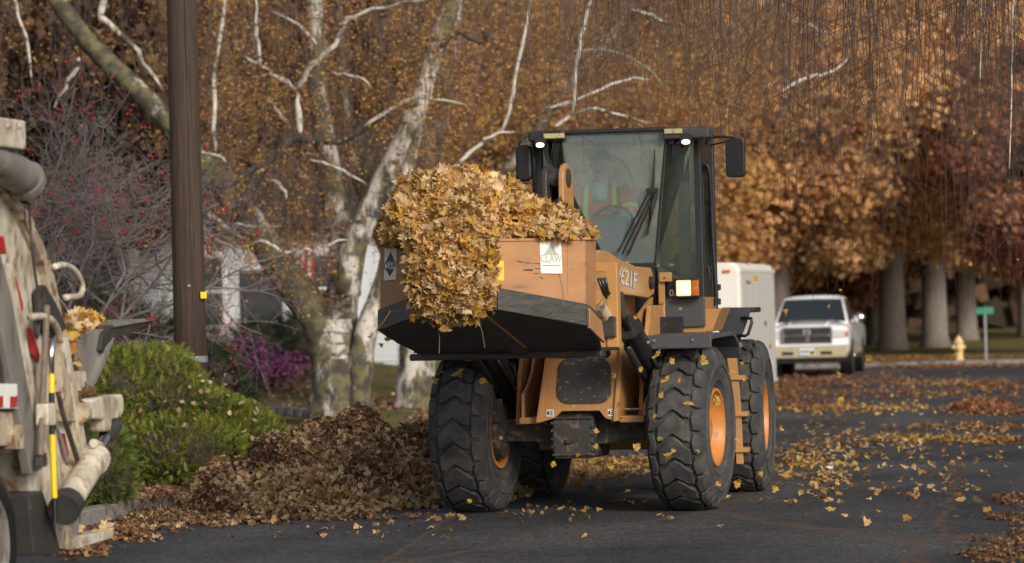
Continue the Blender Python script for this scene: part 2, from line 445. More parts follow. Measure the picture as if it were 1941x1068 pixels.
glass_mat('windscreen', (.80, .90, .88), (.84, .93, .93), .12, gloss=.0)  # pale diffuse coat: mirrored sky put into colour, along with thin dust
glass_mat('side_glass', (.72, .80, .76), (.4, .45, .43), .05)
glass_mat('house_glass', (.5, .5, .5), (.4, .4, .4), .05)

def asphalt():
    m = bpy.data.materials.new('asphalt'); m.use_nodes = True
    t = m.node_tree; N = t.nodes; L = t.links; b = N['Principled BSDF']; b.inputs['Roughness'].default_value = .78
    b.inputs['Specular IOR Level'].default_value = .35
    tc = _ns(N, 'ShaderNodeTexCoord')
    mp = _ns(N, 'ShaderNodeMapping'); mp.inputs['Rotation'].default_value = (0, 0, R(10.5)); L.new(tc.outputs['Object'], mp.inputs[0])
    big = _ns(N, 'ShaderNodeTexNoise'); big.inputs['Scale'].default_value = .35; big.inputs['Detail'].default_value = 5; L.new(mp.outputs[0], big.inputs[0])
    fine = _ns(N, 'ShaderNodeTexNoise'); fine.inputs['Scale'].default_value = 24; fine.inputs['Detail'].default_value = 3; L.new(mp.outputs[0], fine.inputs[0])
    vor = _ns(N, 'ShaderNodeTexVoronoi'); vor.inputs['Scale'].default_value = 70; L.new(mp.outputs[0], vor.inputs[0])
    # dark sealed bands running along the street
    mp2 = _ns(N, 'ShaderNodeMapping'); mp2.inputs['Scale'].default_value = (1.0, .06, 1); L.new(mp.outputs[0], mp2.inputs[0])
    band = _ns(N, 'ShaderNodeTexNoise'); band.inputs['Scale'].default_value = 1.1; band.inputs['Detail'].default_value = 3; L.new(mp2.outputs[0], band.inputs[0])
    cr = _ns(N, 'ShaderNodeValToRGB'); e = cr.color_ramp.elements
    e[0].position = .36; e[0].color = (.020, .020, .022, 1); e[1].position = .66; e[1].color = (.052, .050, .050, 1)
    mx0 = _ns(N, 'ShaderNodeMath', operation='ADD'); L.new(big.outputs['Fac'], mx0.inputs[0])
    ml = _ns(N, 'ShaderNodeMath', operation='MULTIPLY_ADD'); ml.inputs[1].default_value = .5; ml.inputs[2].default_value = -.25; L.new(band.outputs['Fac'], ml.inputs[0]); L.new(ml.outputs[0], mx0.inputs[1])
    L.new(mx0.outputs[0], cr.inputs[0])
    hv = _ns(N, 'ShaderNodeHueSaturation'); L.new(cr.outputs[0], hv.inputs['Color'])
    mr = _ns(N, 'ShaderNodeMapRange'); mr.inputs[1].default_value = .34; mr.inputs[2].default_value = .70; mr.inputs[3].default_value = .4; mr.inputs[4].default_value = 2.3
    L.new(fine.outputs['Fac'], mr.inputs[0]); L.new(mr.outputs[0], hv.inputs['Value'])
    mid = _ns(N, 'ShaderNodeTexNoise'); mid.inputs['Scale'].default_value = 5.5; mid.inputs['Detail'].default_value = 8; mid.inputs['Roughness'].default_value = .8; L.new(mp.outputs[0], mid.inputs[0])
    mr2 = _ns(N, 'ShaderNodeMapRange'); mr2.inputs[1].default_value = .35; mr2.inputs[2].default_value = .65; mr2.inputs[3].default_value = .55; mr2.inputs[4].default_value = 1.55
    L.new(mid.outputs['Fac'], mr2.inputs[0]); hv2 = _ns(N, 'ShaderNodeHueSaturation'); L.new(mr2.outputs[0], hv2.inputs['Value']); L.new(hv.outputs[0], hv2.inputs['Color']); hv = hv2
    # cracks filled with brown debris
    dn = _ns(N, 'ShaderNodeTexNoise'); dn.inputs['Scale'].default_value = 1.2; dn.inputs['Detail'].default_value = 4; L.new(mp.outputs[0], dn.inputs[0])
    mp3 = _ns(N, 'ShaderNodeMapping'); mp3.inputs['Scale'].default_value = (.42, .07, 1); 
    av = _ns(N, 'ShaderNodeMix', data_type='RGBA'); av.inputs[0].default_value = .16; L.new(mp.outputs[0], av.inputs[6]); L.new(dn.outputs['Color'], av.inputs[7])
    L.new(av.outputs[2], mp3.inputs[0])
    v2 = _ns(N, 'ShaderNodeTexVoronoi', feature='DISTANCE_TO_EDGE'); v2.inputs['Scale'].default_value = 1.0; L.new(mp3.outputs[0], v2.inputs[0])
    cm = _ns(N, 'ShaderNodeMapRange'); cm.inputs[1].default_value = .004; cm.inputs[2].default_value = .011; cm.inputs[3].default_value = .8; cm.inputs[4].default_value = 0.
    L.new(v2.outputs['Distance'], cm.inputs[0])
    mx = _ns(N, 'ShaderNodeMix', data_type='RGBA'); L.new(cm.outputs[0], mx.inputs[0]); L.new(hv.outputs[0], mx.inputs[6]); mx.inputs[7].default_value = (.105, .062, .036, 1)
    L.new(mx.outputs[2], b.inputs['Base Color'])
    bp = _ns(N, 'ShaderNodeBump'); bp.inputs['Strength'].default_value = .6; bp.inputs['Distance'].default_value = .01
    L.new(vor.outputs['Distance'], bp.inputs['Height']); L.new(bp.outputs[0], b.inputs['Normal'])
    MATS['asphalt'] = m
asphalt()

def lawn():
    m = bpy.data.materials.new('lawn'); m.use_nodes = True
    t = m.node_tree; N = t.nodes; L = t.links; b = N['Principled BSDF']; b.inputs['Roughness'].default_value = .95
    b.inputs['Specular IOR Level'].default_value = .1
    tc = _ns(N, 'ShaderNodeTexCoord')
    n1 = _ns(N, 'ShaderNodeTexNoise'); n1.inputs['Scale'].default_value = .45; n1.inputs['Detail'].default_value = 7; L.new(tc.outputs['Object'], n1.inputs[0])
    n2 = _ns(N, 'ShaderNodeTexNoise'); n2.inputs['Scale'].default_value = 9; n2.inputs['Detail'].default_value = 6; L.new(tc.outputs['Object'], n2.inputs[0])
    cr = _ns(N, 'ShaderNodeValToRGB'); e = cr.color_ramp.elements
    e[0].position = .40; e[0].color = (.085, .10, .030, 1); e[1].position = .62; e[1].color = (.19, .12, .065, 1)
    k = e.new(.50); k.color = (.14, .13, .05, 1)
    ad = _ns(N, 'ShaderNodeMath', operation='MULTIPLY_ADD'); ad.inputs[1].default_value = .55; L.new(n2.outputs['Fac'], ad.inputs[0])
    sb = _ns(N, 'ShaderNodeMath', operation='SUBTRACT'); sb.inputs[1].default_value = .275; L.new(n1.outputs['Fac'], sb.inputs[0]); L.new(sb.outputs[0], ad.inputs[2])
    L.new(ad.outputs[0], cr.inputs[0]); L.new(cr.outputs[0], b.inputs['Base Color'])
    bp = _ns(N, 'ShaderNodeBump'); bp.inputs['Strength'].default_value = .8; bp.inputs['Distance'].default_value = .05
    L.new(n2.outputs['Fac'], bp.inputs['Height']); L.new(bp.outputs[0], b.inputs['Normal'])
    MATS['lawn'] = m
lawn()

def birch_bark(name, dark=.5):
    m = bpy.data.materials.new(name); m.use_nodes = True
    t = m.node_tree; N = t.nodes; L = t.links; b = N['Principled BSDF']; b.inputs['Roughness'].default_value = .8
    tc = _ns(N, 'ShaderNodeTexCoord')
    mp = _ns(N, 'ShaderNodeMapping'); mp.inputs['Scale'].default_value = (3.2, 3.2, 8.0); L.new(tc.outputs['Object'], mp.inputs[0])
    n1 = _ns(N, 'ShaderNodeTexNoise'); n1.inputs['Scale'].default_value = 1.0; n1.inputs['Detail'].default_value = 5; L.new(mp.outputs[0], n1.inputs[0])
    mpb = _ns(N, 'ShaderNodeMapping'); mpb.inputs['Scale'].default_value = (2.2, 2.2, .9); L.new(tc.outputs['Object'], mpb.inputs[0])
    n2 = _ns(N, 'ShaderNodeTexNoise'); n2.inputs['Scale'].default_value = 1.0; n2.inputs['Detail'].default_value = 6; n2.inputs['Roughness'].default_value = .7; L.new(mpb.outputs[0], n2.inputs[0])
    cr = _ns(N, 'ShaderNodeValToRGB'); e = cr.color_ramp.elements
    e[0].position = .36; e[0].color = (.06, .05, .04, 1); e[1].position = .46; e[1].color = (.58, .53, .47, 1)
    L.new(n1.outputs['Fac'], cr.inputs[0])
    cr2 = _ns(N, 'ShaderNodeValToRGB'); e2 = cr2.color_ramp.elements
    e2[0].position = dark - .05; e2[0].color = (1, 1, 1, 1); e2[1].position = dark + .05; e2[1].color = (0, 0, 0, 1)
    L.new(n2.outputs['Fac'], cr2.inputs[0])
    n4 = _ns(N, 'ShaderNodeTexNoise'); n4.inputs['Scale'].default_value = 6; L.new(tc.outputs['Object'], n4.inputs[0])
    cr3 = _ns(N, 'ShaderNodeValToRGB'); e3 = cr3.color_ramp.elements; e3[0].color = (.05, .042, .035, 1); e3[0].position = .4; e3[1].color = (.13, .115, .05, 1); e3[1].position = .6
    L.new(n4.outputs['Fac'], cr3.inputs[0])
    mx = _ns(N, 'ShaderNodeMix', data_type='RGBA'); L.new(cr2.outputs[0], mx.inputs[0]); L.new(cr3.outputs[0], mx.inputs[6]); L.new(cr.outputs[0], mx.inputs[7])
    L.new(mx.outputs[2], b.inputs['Base Color'])
    bp = _ns(N, 'ShaderNodeBump'); bp.inputs['Strength'].default_value = .6; bp.inputs['Distance'].default_value = .05
    L.new(n2.outputs['Fac'], bp.inputs['Height']); L.new(bp.outputs[0], b.inputs['Normal'])
    MATS[name] = m
birch_bark('birch_bark', .475)
birch_bark('birch_mossy', .40)
birch_bark('birch_white', .585)

# ================================================================ the setting
RA = R(10.5)                                   # the street runs 10.5 degrees to the right of the view
RX = Vector((math.cos(RA), -math.sin(RA), 0)); RY = Vector((math.sin(RA), math.cos(RA), 0))
P0 = Vector((-3.9, 31.7, 0))                   # a point of the left kerb
def rd(a, b, z=0.0): return P0 + RX * a + RY * b + Vector((0, 0, z))
def smooth01(t): t = min(1, max(0, t)); return t * t * (3 - 2 * t)

b_ = MB(); b_.add([(-1500, -300, -.06), (1500, -300, -.06), (1500, 2500, -.06), (-1500, 2500, -.06)], [(0, 1, 2, 3)])
tag(b_.build('ground', 'lawn'), kind='structure')
b_ = MB(); b_.add([rd(0, -60), rd(9.5, -60), rd(9.5, 53), rd(0, 53)], [(0, 1, 2, 3)])
tag(b_.build('road', 'asphalt'), kind='structure')
b_ = MB(); b_.add([rd(-90, 53, .0), rd(120, 53, .0), rd(120, 62, .0), rd(-90, 62, .0)], [(0, 1, 2, 3)])
tag(b_.build('cross_street', 'asphalt'), kind='structure')
def lawn_h(a, b):
    h = .13 + .62 * smooth01((b - 26) / 16) * smooth01((-a - 2.5) / 6) + .05 * math.sin(a * 1.1 + b * .4) * smooth01((-a - .6) / 2)
    return h
def lawn_z(p):
    q = Vector((p[0], p[1], 0)) - P0; return lawn_h(q.dot(RX), q.dot(RY))
def grid_lawn(name, a0, a1, b0, b1, na, nb, hf):
    V = []; F = []
    for j in range(nb + 1):
        for i in range(na + 1):
            a = a0 + (a1 - a0) * i / na; b = b0 + (b1 - b0) * j / nb
            V.append(tuple(rd(a, b, hf(a, b))))
    for j in range(nb):
        for i in range(na):
            k = j * (na + 1) + i; F.append((k, k + 1, k + na + 2, k + na + 1))
    mb = MB(); mb.add(V, F); o = mb.build(name, 'lawn', smooth=True); tag(o, kind='structure'); return o
grid_lawn('lawn', -60, -.16, -45, 52.8, 90, 90, lawn_h)
grid_lawn('lawn', 9.66, 60, -45, 52.8, 10, 20, lambda a, b: .12)
grid_lawn('lawn', -120, 130, 62.16, 260, 40, 40, lambda a, b: .10 + .004 * (b - 62))
# kerb stones along both sides, each a piece of its own near the camera
kerb = empty('kerb', rd(0, 0)); tag(kerb, kind='structure')
kst = MB(); kst.prism([(-.16, -.05), (0.0, -.05), (-.012, .115), (-.03, .135), (-.16, .135)], -1.495, 1.495, 'y')
kst_me = kst.mesh('kerb_stone')
for i in range(-6, 18):
    p = rd(0, i * 3.0 + .4); o = link_mesh('kerb_stone', kst_me, 'concrete', kerb)
    o.location = p - rd(0, 0) + Vector((random.uniform(-.006, .006), 0, random.uniform(-.006, .004))); o.rotation_euler = (0, 0, -RA)
kst2 = MB(); kst2.prism([(.16, -.05), (0.0, -.05), (.012, .115), (.03, .135), (.16, .135)], -56, 53, 'y')
o = kst2.build('kerb', 'concrete', mtx=Matrix.Translation(rd(9.5, 0)) @ Matrix.Rotation(-RA, 4, 'Z')); tag(o, kind='structure')
kst3 = MB(); kst3.prism([(0, -.05), (.16, -.05), (.16, .12), (.02, .11)], -90, 120, 'x')
o = kst3.build('kerb', 'concrete', mtx=Matrix.Translation(rd(0, 62)) @ Matrix.Rotation(-RA, 4, 'Z')); tag(o, kind='structure')

# ---------------------------------------------------------------- tree helpers
QUADS = [(np.array([(-.5, -.35, .05), (.5, -.3, -.08), (.4, .4, .1), (-.42, .36, -.05)]), np.array([(0, 1, 2, 3)])),
         (np.array([(-.1, -.5, .0), (.45, -.05, .12), (.05, .55, .0), (-.4, .1, .14)]), np.array([(0, 1, 2, 3)]))]
LEAF5 = [leaf_template(OVAL, c, f, 40 + i) for i, (c, f) in enumerate([(.5, .4), (-.5, .5), (.2, -.4)])]
def limb_path(p0, p1, n=6, wob=.12, sag=0.0, rnd=random):
    p0 = Vector(p0); p1 = Vector(p1); L = (p1 - p0).length; out = []
    for i in range(n + 1):
        t = i / n
        q = p0.lerp(p1, t)
        if 0 < i < n: q += Vector((rnd.gauss(0, 1), rnd.gauss(0, 1), rnd.gauss(0, .6))) * wob * L * .12
        q.z += sag * math.sin(math.pi * t)
        out.append(q)
    return out
def broad_tree(name, label, cat, group, x, y, z0, h, rad, palette, nclump=70, nleaf=260, lsize=.34, trunk_r=.5, seed=1,
               bark='bark_grey', low=.22, limbs=9, weights=None, build_only=False, clump=1.0):
    r_ = random.Random(seed)
    root = empty(name, (x, y, z0))
    if label: tag(root, label, cat, group)
    zt = h * .55
    tm = MB(); pts = [(0, 0, -.2), (0.02, 0, .35), (.05 * r_.uniform(-1, 1), 0, h * .15), (r_.uniform(-.3, .3), r_.uniform(-.3, .3), h * .33), (r_.uniform(-.5, .5), r_.uniform(-.5, .5), zt), (r_.uniform(-.5, .5), 0, h * .8)]
    tm.tube(pts, [trunk_r * 1.45, trunk_r * 1.08, trunk_r, trunk_r * .85, trunk_r * .5, trunk_r * .15], 12)
    tm.build('trunk', bark, root, smooth=True)
    lm = MB(); cl = []
    cz = h * (low + (1 - low) / 2); rz = h * (1 - low) / 2
    for i in range(nclump):
        for _ in range(30):
            d = Vector((r_.gauss(0, 1), r_.gauss(0, 1), r_.gauss(0, 1))).normalized(); q = r_.random() ** .35
            c = Vector((d.x * rad * q, d.y * rad * q, cz + d.z * rz * q))
            if c.z > h * low: break
        cl.append(c)
    for i in range(limbs):
        c = cl[i % len(cl)]; st = Vector((0, 0, h * r_.uniform(.2, .5)))
        P = limb_path(st, c, 5, .8, .2, r_); lm.tube(P, [trunk_r * .42, trunk_r * .34, trunk_r * .26, trunk_r * .18, trunk_r * .12, .03], 6)
    for c in cl[limbs:]:
        st = cl[r_.randrange(limbs)] * .75 + Vector((0, 0, h * .12)); lm.tube(limb_path(st, c, 3, .6, 0, r_), [.07, .05, .035, .02], 4)
    lm.build('limb', bark, root, smooth=True)
    P = []; Nn = []; K = []; S = []
    for c in cl:
        sc = r_.uniform(.7, 1.3) * clump; n = int(nleaf * sc)
        u = rng.normal(0, 1, (n, 3)); u /= np.linalg.norm(u, axis=1, keepdims=True); q = rng.random((n, 1)) ** .45
        ext = np.array([1.25, 1.25, .75]) * sc * rad * .235
        P.append(np.array(c) + u * q * ext); Nn.append(u * .8 + np.array([0, 0, .55]))
        base = pick(palette, 1, weights)[0]
        k = pick(palette, n, weights) * .55 + base * .45
        K.append(k); S.append(rng.uniform(.6, 1.3, n) * lsize)
    scatter('crown', np.vstack(P), np.vstack(Nn), np.concatenate(S), np.vstack(K), .5, QUADS, 'leaf_attr', root)['kind'] = 'stuff'
    return root
def copy_tree_obj(src, x, y, z, rz, s, label, group):
    o = src.copy(); C.objects.link(o); o.location = (x, y, z); o.rotation_euler = (0, 0, rz); o.scale = (s, s, s)
    o['label'] = label
    if group: o['group'] = group
    for ch in list(src.children):
        c = ch.copy(); C.objects.link(c); c.parent = o
    return o
OAK = [(.78, .46, .20), (.70, .39, .16), (.84, .55, .28), (.58, .31, .13), (.42, .215, .10)]
OCHRE = [(.56, .30, .10), (.46, .24, .085), (.64, .38, .13), (.32, .17, .07)]
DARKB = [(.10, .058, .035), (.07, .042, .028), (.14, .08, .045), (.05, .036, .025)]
REDB = [(.30, .105, .06), (.22, .075, .05), (.36, .15, .08), (.40, .20, .10)]
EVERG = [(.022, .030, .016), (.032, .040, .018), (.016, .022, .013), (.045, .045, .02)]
FG = 'street trees in autumn leaf behind the pickup'
oak1 = broad_tree('oak_tree', 'tall tan orange oak filling the view above the white trailer', 'tree', FG, *at(1480, 600, 104)[:2], .25, 13.5, 6.2, OAK, 105, 720, .185, .32, 3, low=.13)
oak2 = broad_tree('oak_tree', 'pale barked oak whose trunk stands just right of the pickup', 'tree', FG, *at(1690, 600, 109)[:2], .25, 14, 5.6, OAK, 95, 720, .185, .40, 5, low=.20)
# a second stem beside it shows as its own trunk
copy_tree_obj(oak2, *at(1772, 600, 112)[:2], .25, 2.1, .98, 'straight trunked oak in the middle of the row near the yellow hydrant', FG)
copy_tree_obj(oak1, *at(1832, 600, 122)[:2], .28, 1.2, 1.1, 'leaning grey oak trunk just left of the green street sign', FG)
copy_tree_obj(oak1, *at(1300, 600, 112)[:2], .28, 4.0, 1.0, 'tan oak crown rising behind the loader cab', FG)
copy_tree_obj(oak1, *at(1950, 600, 126)[:2], .30, 5.2, 1.15, 'tan oak crown at the right edge behind the red maple', FG)
copy_tree_obj(oak2, *at(1590, 600, 128)[:2], .30, 0.7, 1.15, 'tan oak standing farther back above the pickup roof', FG)
broad_tree('maple_tree', 'dark red brown maple at the right edge behind the twigs', 'tree', FG, *at(2010, 600, 99)[:2], .25, 9.0, 3.6, REDB, 50, 600, .16, .3, 8, bark='bark_dark', low=.2)
broad_tree('maple_tree', 'low dusky red maple between oak trunks and pickup', 'tree', FG, *at(1655, 600, 119)[:2], .25, 5.6, 3.0, REDB, 36, 420, .17, .22, 18, bark='bark_dark', low=.22)
och = broad_tree('maple_tree', 'ochre brown tree behind the birch twigs above the cab roof', 'tree', 'brown trees behind the birches', *at(1100, 600, 96)[:2], .3, 12, 5.2, OCHRE, 75, 520, .19, .4, 9, bark='bark_dark', low=.05)
copy_tree_obj(och, *at(880, 600, 102)[:2], .3, 2.0, 1.0, 'ochre brown tree seen behind the white birch limb', 'brown trees behind the birches')
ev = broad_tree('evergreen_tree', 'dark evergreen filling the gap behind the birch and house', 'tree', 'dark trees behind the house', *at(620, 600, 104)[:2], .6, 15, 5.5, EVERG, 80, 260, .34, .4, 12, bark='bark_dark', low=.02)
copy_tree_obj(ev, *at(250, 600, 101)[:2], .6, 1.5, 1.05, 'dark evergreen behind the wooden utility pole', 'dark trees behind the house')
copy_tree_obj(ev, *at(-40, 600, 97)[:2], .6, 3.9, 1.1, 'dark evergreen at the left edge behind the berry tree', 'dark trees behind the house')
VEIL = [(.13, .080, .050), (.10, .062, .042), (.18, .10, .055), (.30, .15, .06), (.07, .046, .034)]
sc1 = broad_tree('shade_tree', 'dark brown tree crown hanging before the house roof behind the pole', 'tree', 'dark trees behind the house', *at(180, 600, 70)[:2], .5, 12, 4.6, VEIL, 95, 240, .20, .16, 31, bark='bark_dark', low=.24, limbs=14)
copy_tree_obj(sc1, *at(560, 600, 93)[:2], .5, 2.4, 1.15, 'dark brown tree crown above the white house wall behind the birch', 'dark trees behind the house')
# far wood that reads as one dark mass
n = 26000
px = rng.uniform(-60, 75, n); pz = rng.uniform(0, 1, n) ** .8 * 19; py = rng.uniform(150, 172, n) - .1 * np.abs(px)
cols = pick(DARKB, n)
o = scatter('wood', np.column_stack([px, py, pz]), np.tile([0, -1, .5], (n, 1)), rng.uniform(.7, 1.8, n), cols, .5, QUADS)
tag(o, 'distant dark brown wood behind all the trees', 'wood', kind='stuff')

# ---------------------------------------------------------------- house far left
def house():
    hx, hy, hz = -8.2, 78.0, .72
    root = empty('house', (hx, hy, hz), -R(6)); tag(root, 'white clapboard house half hidden behind the birch trunks', 'house')
    w2 = 5.6; H = 3.0
    wl = MB(); wl.box(-w2, w2, 0, 8, -.3, H); wl.build('wall', 'siding_white', root)
    bd = MB(); bd.prism([(0, 0), (-.022, 0), (-.008, .128), (0, .128)], -w2 - .02, w2 + .02, 'x'); bme = bd.mesh('board')
    for i in range(23):
        o = link_mesh('board', bme, 'siding_white', root); o.location = (0, -.002, i * .13)
    rf = MB(); rf.prism([(-.55, H - .05), (4.0, H + 2.2), (8.55, H - .05), (8.55, H + .1), (4.0, H + 2.4), (-.55, H + .1)], -w2 - .5, w2 + .5, 'x'); rf.build('roof', 'roof_dark', root)
    for s_ in (-1, 1):
        gb = MB(); gb.prism([(.02, H), (7.98, H), (4.0, H + 2.15)], min(s_ * w2, s_ * (w2 - .1)), max(s_ * w2, s_ * (w2 - .1)), 'x'); gb.build('gable', 'siding_white', root)
    for (x0, x1, z0, z1) in [(-4.4, -3.2, .9, 2.5), (-1.6, -.4, .9, 2.5), (1.05, 1.75, .9, 2.4), (3.6, 4.7, .9, 2.4)]:
        f = MB()
        f.box(x0 - .1, x1 + .1, -.075, -.03, z1, z1 + .1); f.box(x0 - .1, x1 + .1, -.1, -.03, z0 - .1, z0)
        f.box(x0 - .1, x0, -.07, -.03, z0, z1); f.box(x1, x1 + .1, -.07, -.03, z0, z1); f.box(x0, x1, -.065, -.03, (z0 + z1) / 2 - .03, (z0 + z1) / 2 + .03)
        wo = f.build('window', 'white_paint', root)
        g = MB(); g.box(x0, x1, -.045, -.035, z0, z1); g.build('pane', 'window_glass', wo)
    d = MB(); d.box(2.15, 3.1, -.07, -.03, 0, 2.1); do = d.build('door', 'house_dark', root)
    k = MB(); k.sphere((2.25, -.1, 1.0), .04); k.build('handle', 'bolt_steel', do)
    # porch on the left half
    p = MB(); p.box(-5.4, .3, -2.2, -.1, -.3, .0); p.build('porch_floor', 'concrete', root)
    r2 = MB(); r2.box(-5.5, .4, -2.35, -.08, 2.62, 2.85); r2.build('porch_roof', 'roof_dark', root)
    for x in (-5.3, -3.4, -1.6, .2):
        c = MB(); c.box(x - .09, x + .09, -2.25, -2.07, 0, 2.62); c.build('porch_post', 'white_paint', root)
    ra = MB()
    for i in range(28): ra.box(-5.2 + i * .19, -5.17 + i * .19, -2.18, -2.15, .1, .8)
    ra.box(-5.2, .12, -2.2, -2.13, .8, .87); ra.build('porch_railing', 'house_dark', root)
    st = MB(); st.box(2.0, 3.3, -1.2, -.1, -.35, -.12); st.box(2.0, 3.3, -.8, -.11, -.12, .02); st.build('step', 'concrete', root)
    return root
house()
# flag hanging by the house
fl = empty('flag', at(572, 545, 75)); tag(fl, 'red and white striped flag hanging beside the house', 'flag')
s = MB(); s.tube([(-.05, .3, 1.0), (.03, -.1, .95)], .018, 6); s.build('staff', 'white_paint', fl)
for i in range(7):
    s = MB(); s.box(-.02 + i * .045, .025 + i * .045 - .003, -.1 + (i % 2) * .012, -.08 + (i % 2) * .012, .15, .93); s.build('stripe', 'white_paint' if i in (1, 4) else 'flag_red', fl)

# ---------------------------------------------------------------- weeping birches
def px_path(pts, d, dd=0.0):
    n = len(pts); return [at(x, y, d + dd * i / max(1, n - 1)) for i, (x, y) in enumerate(pts)]
def smooth_path(P, k=3):
    out = []
    for i in range(len(P) - 1):
        p0 = P[max(0, i - 1)]; p1 = P[i]; p2 = P[i + 1]; p3 = P[min(len(P) - 1, i + 2)]
        for j in range(k):
            t = j / k
            out.append(.5 * ((2 * p1) + (p2 - p0) * t + (2 * p0 - 5 * p1 + 4 * p2 - p3) * t * t + (3 * p1 - p0 - 3 * p2 + p3) * t ** 3))
    out.append(P[-1]); return out
def branch(pts, w0, w1, d, material, root, name='branch', dd=0.0, n=7, jit=.0):
    """pts in photo pixels at the tree's own distance d; widths in pixels there"""
    P = smooth_path(px_path(pts, d, dd)); m_ = len(P); s = d / FPX
    if jit: P = [p + Vector((random.gauss(0, jit), random.gauss(0, jit), random.gauss(0, jit))) if 0 < i < m_ - 1 else p for i, p in enumerate(P)]
    P = [p - root.location for p in P]
    rad = [(w0 + (w1 - w0) * (i / (m_ - 1)) ** .8) * s / 2 * (1 + random.uniform(-.08, .08)) for i in range(m_)]
    if name == 'branch' and w0 < 20:
        for i, k in ((0, .35), (1, .75), (-1, .15), (-2, .5), (-3, .8)): rad[i] *= k
    b = MB(); b.tube(P, rad, n); return b.build(name, material, root, smooth=True)
birch = empty('birch_tree', at(642, 785, 55)); birch.location.z = .13
tag(birch, 'many stemmed white birch with mossy base and orange leaves left of the loader', 'tree', 'weeping birches on the lawn')
D1 = 55
branch([(628, 800), (630, 740), (628, 690), (615, 630), (590, 585), (556, 540), (525, 492), (498, 455), (462, 405), (420, 350), (370, 295), (320, 235), (255, 165), (190, 105), (140, 45), (95, -20), (40, -110)], 92, 28, D1, 'birch_mossy', birch, 'trunk', .8, 12)
branch([(652, 800), (652, 740), (650, 660), (650, 590), (655, 500), (645, 430), (628, 350), (612, 250), (602, 150), (600, 60), (596, -60), (590, -250)], 80, 26, D1 - .2, 'birch_bark', birch, 'trunk', 1.4, 12)
branch([(676, 800), (682, 730), (688, 660), (704, 600), (728, 545), (742, 480), (748, 420), (760, 340), (790, 220), (812, 140), (835, 70), (858, 0), (890, -120)], 52, 34, D1 - .35, 'birch_bark', birch, 'trunk', .6, 10)
branch([(660, 560), (668, 480), (690, 420), (725, 345), (762, 270), (786, 215)], 52, 40, D1 - .45, 'birch_bark', birch, 'trunk', -.1, 10)
branch([(640, 800), (636, 730), (622, 640), (640, 540), (672, 470), (690, 400), (700, 300)], 60, 26, D1 + .3, 'birch_mossy', birch, 'trunk', 1.0, 10)
b = MB(); Pb = [p - birch.location for p in px_path([(646, 808), (647, 785), (648, 755), (648, 720), (646, 680)], D1)]
b.tube(Pb, [.66, .56, .50, .44, .34], 14); b.build('trunk_base', 'birch_mossy', birch, smooth=True)
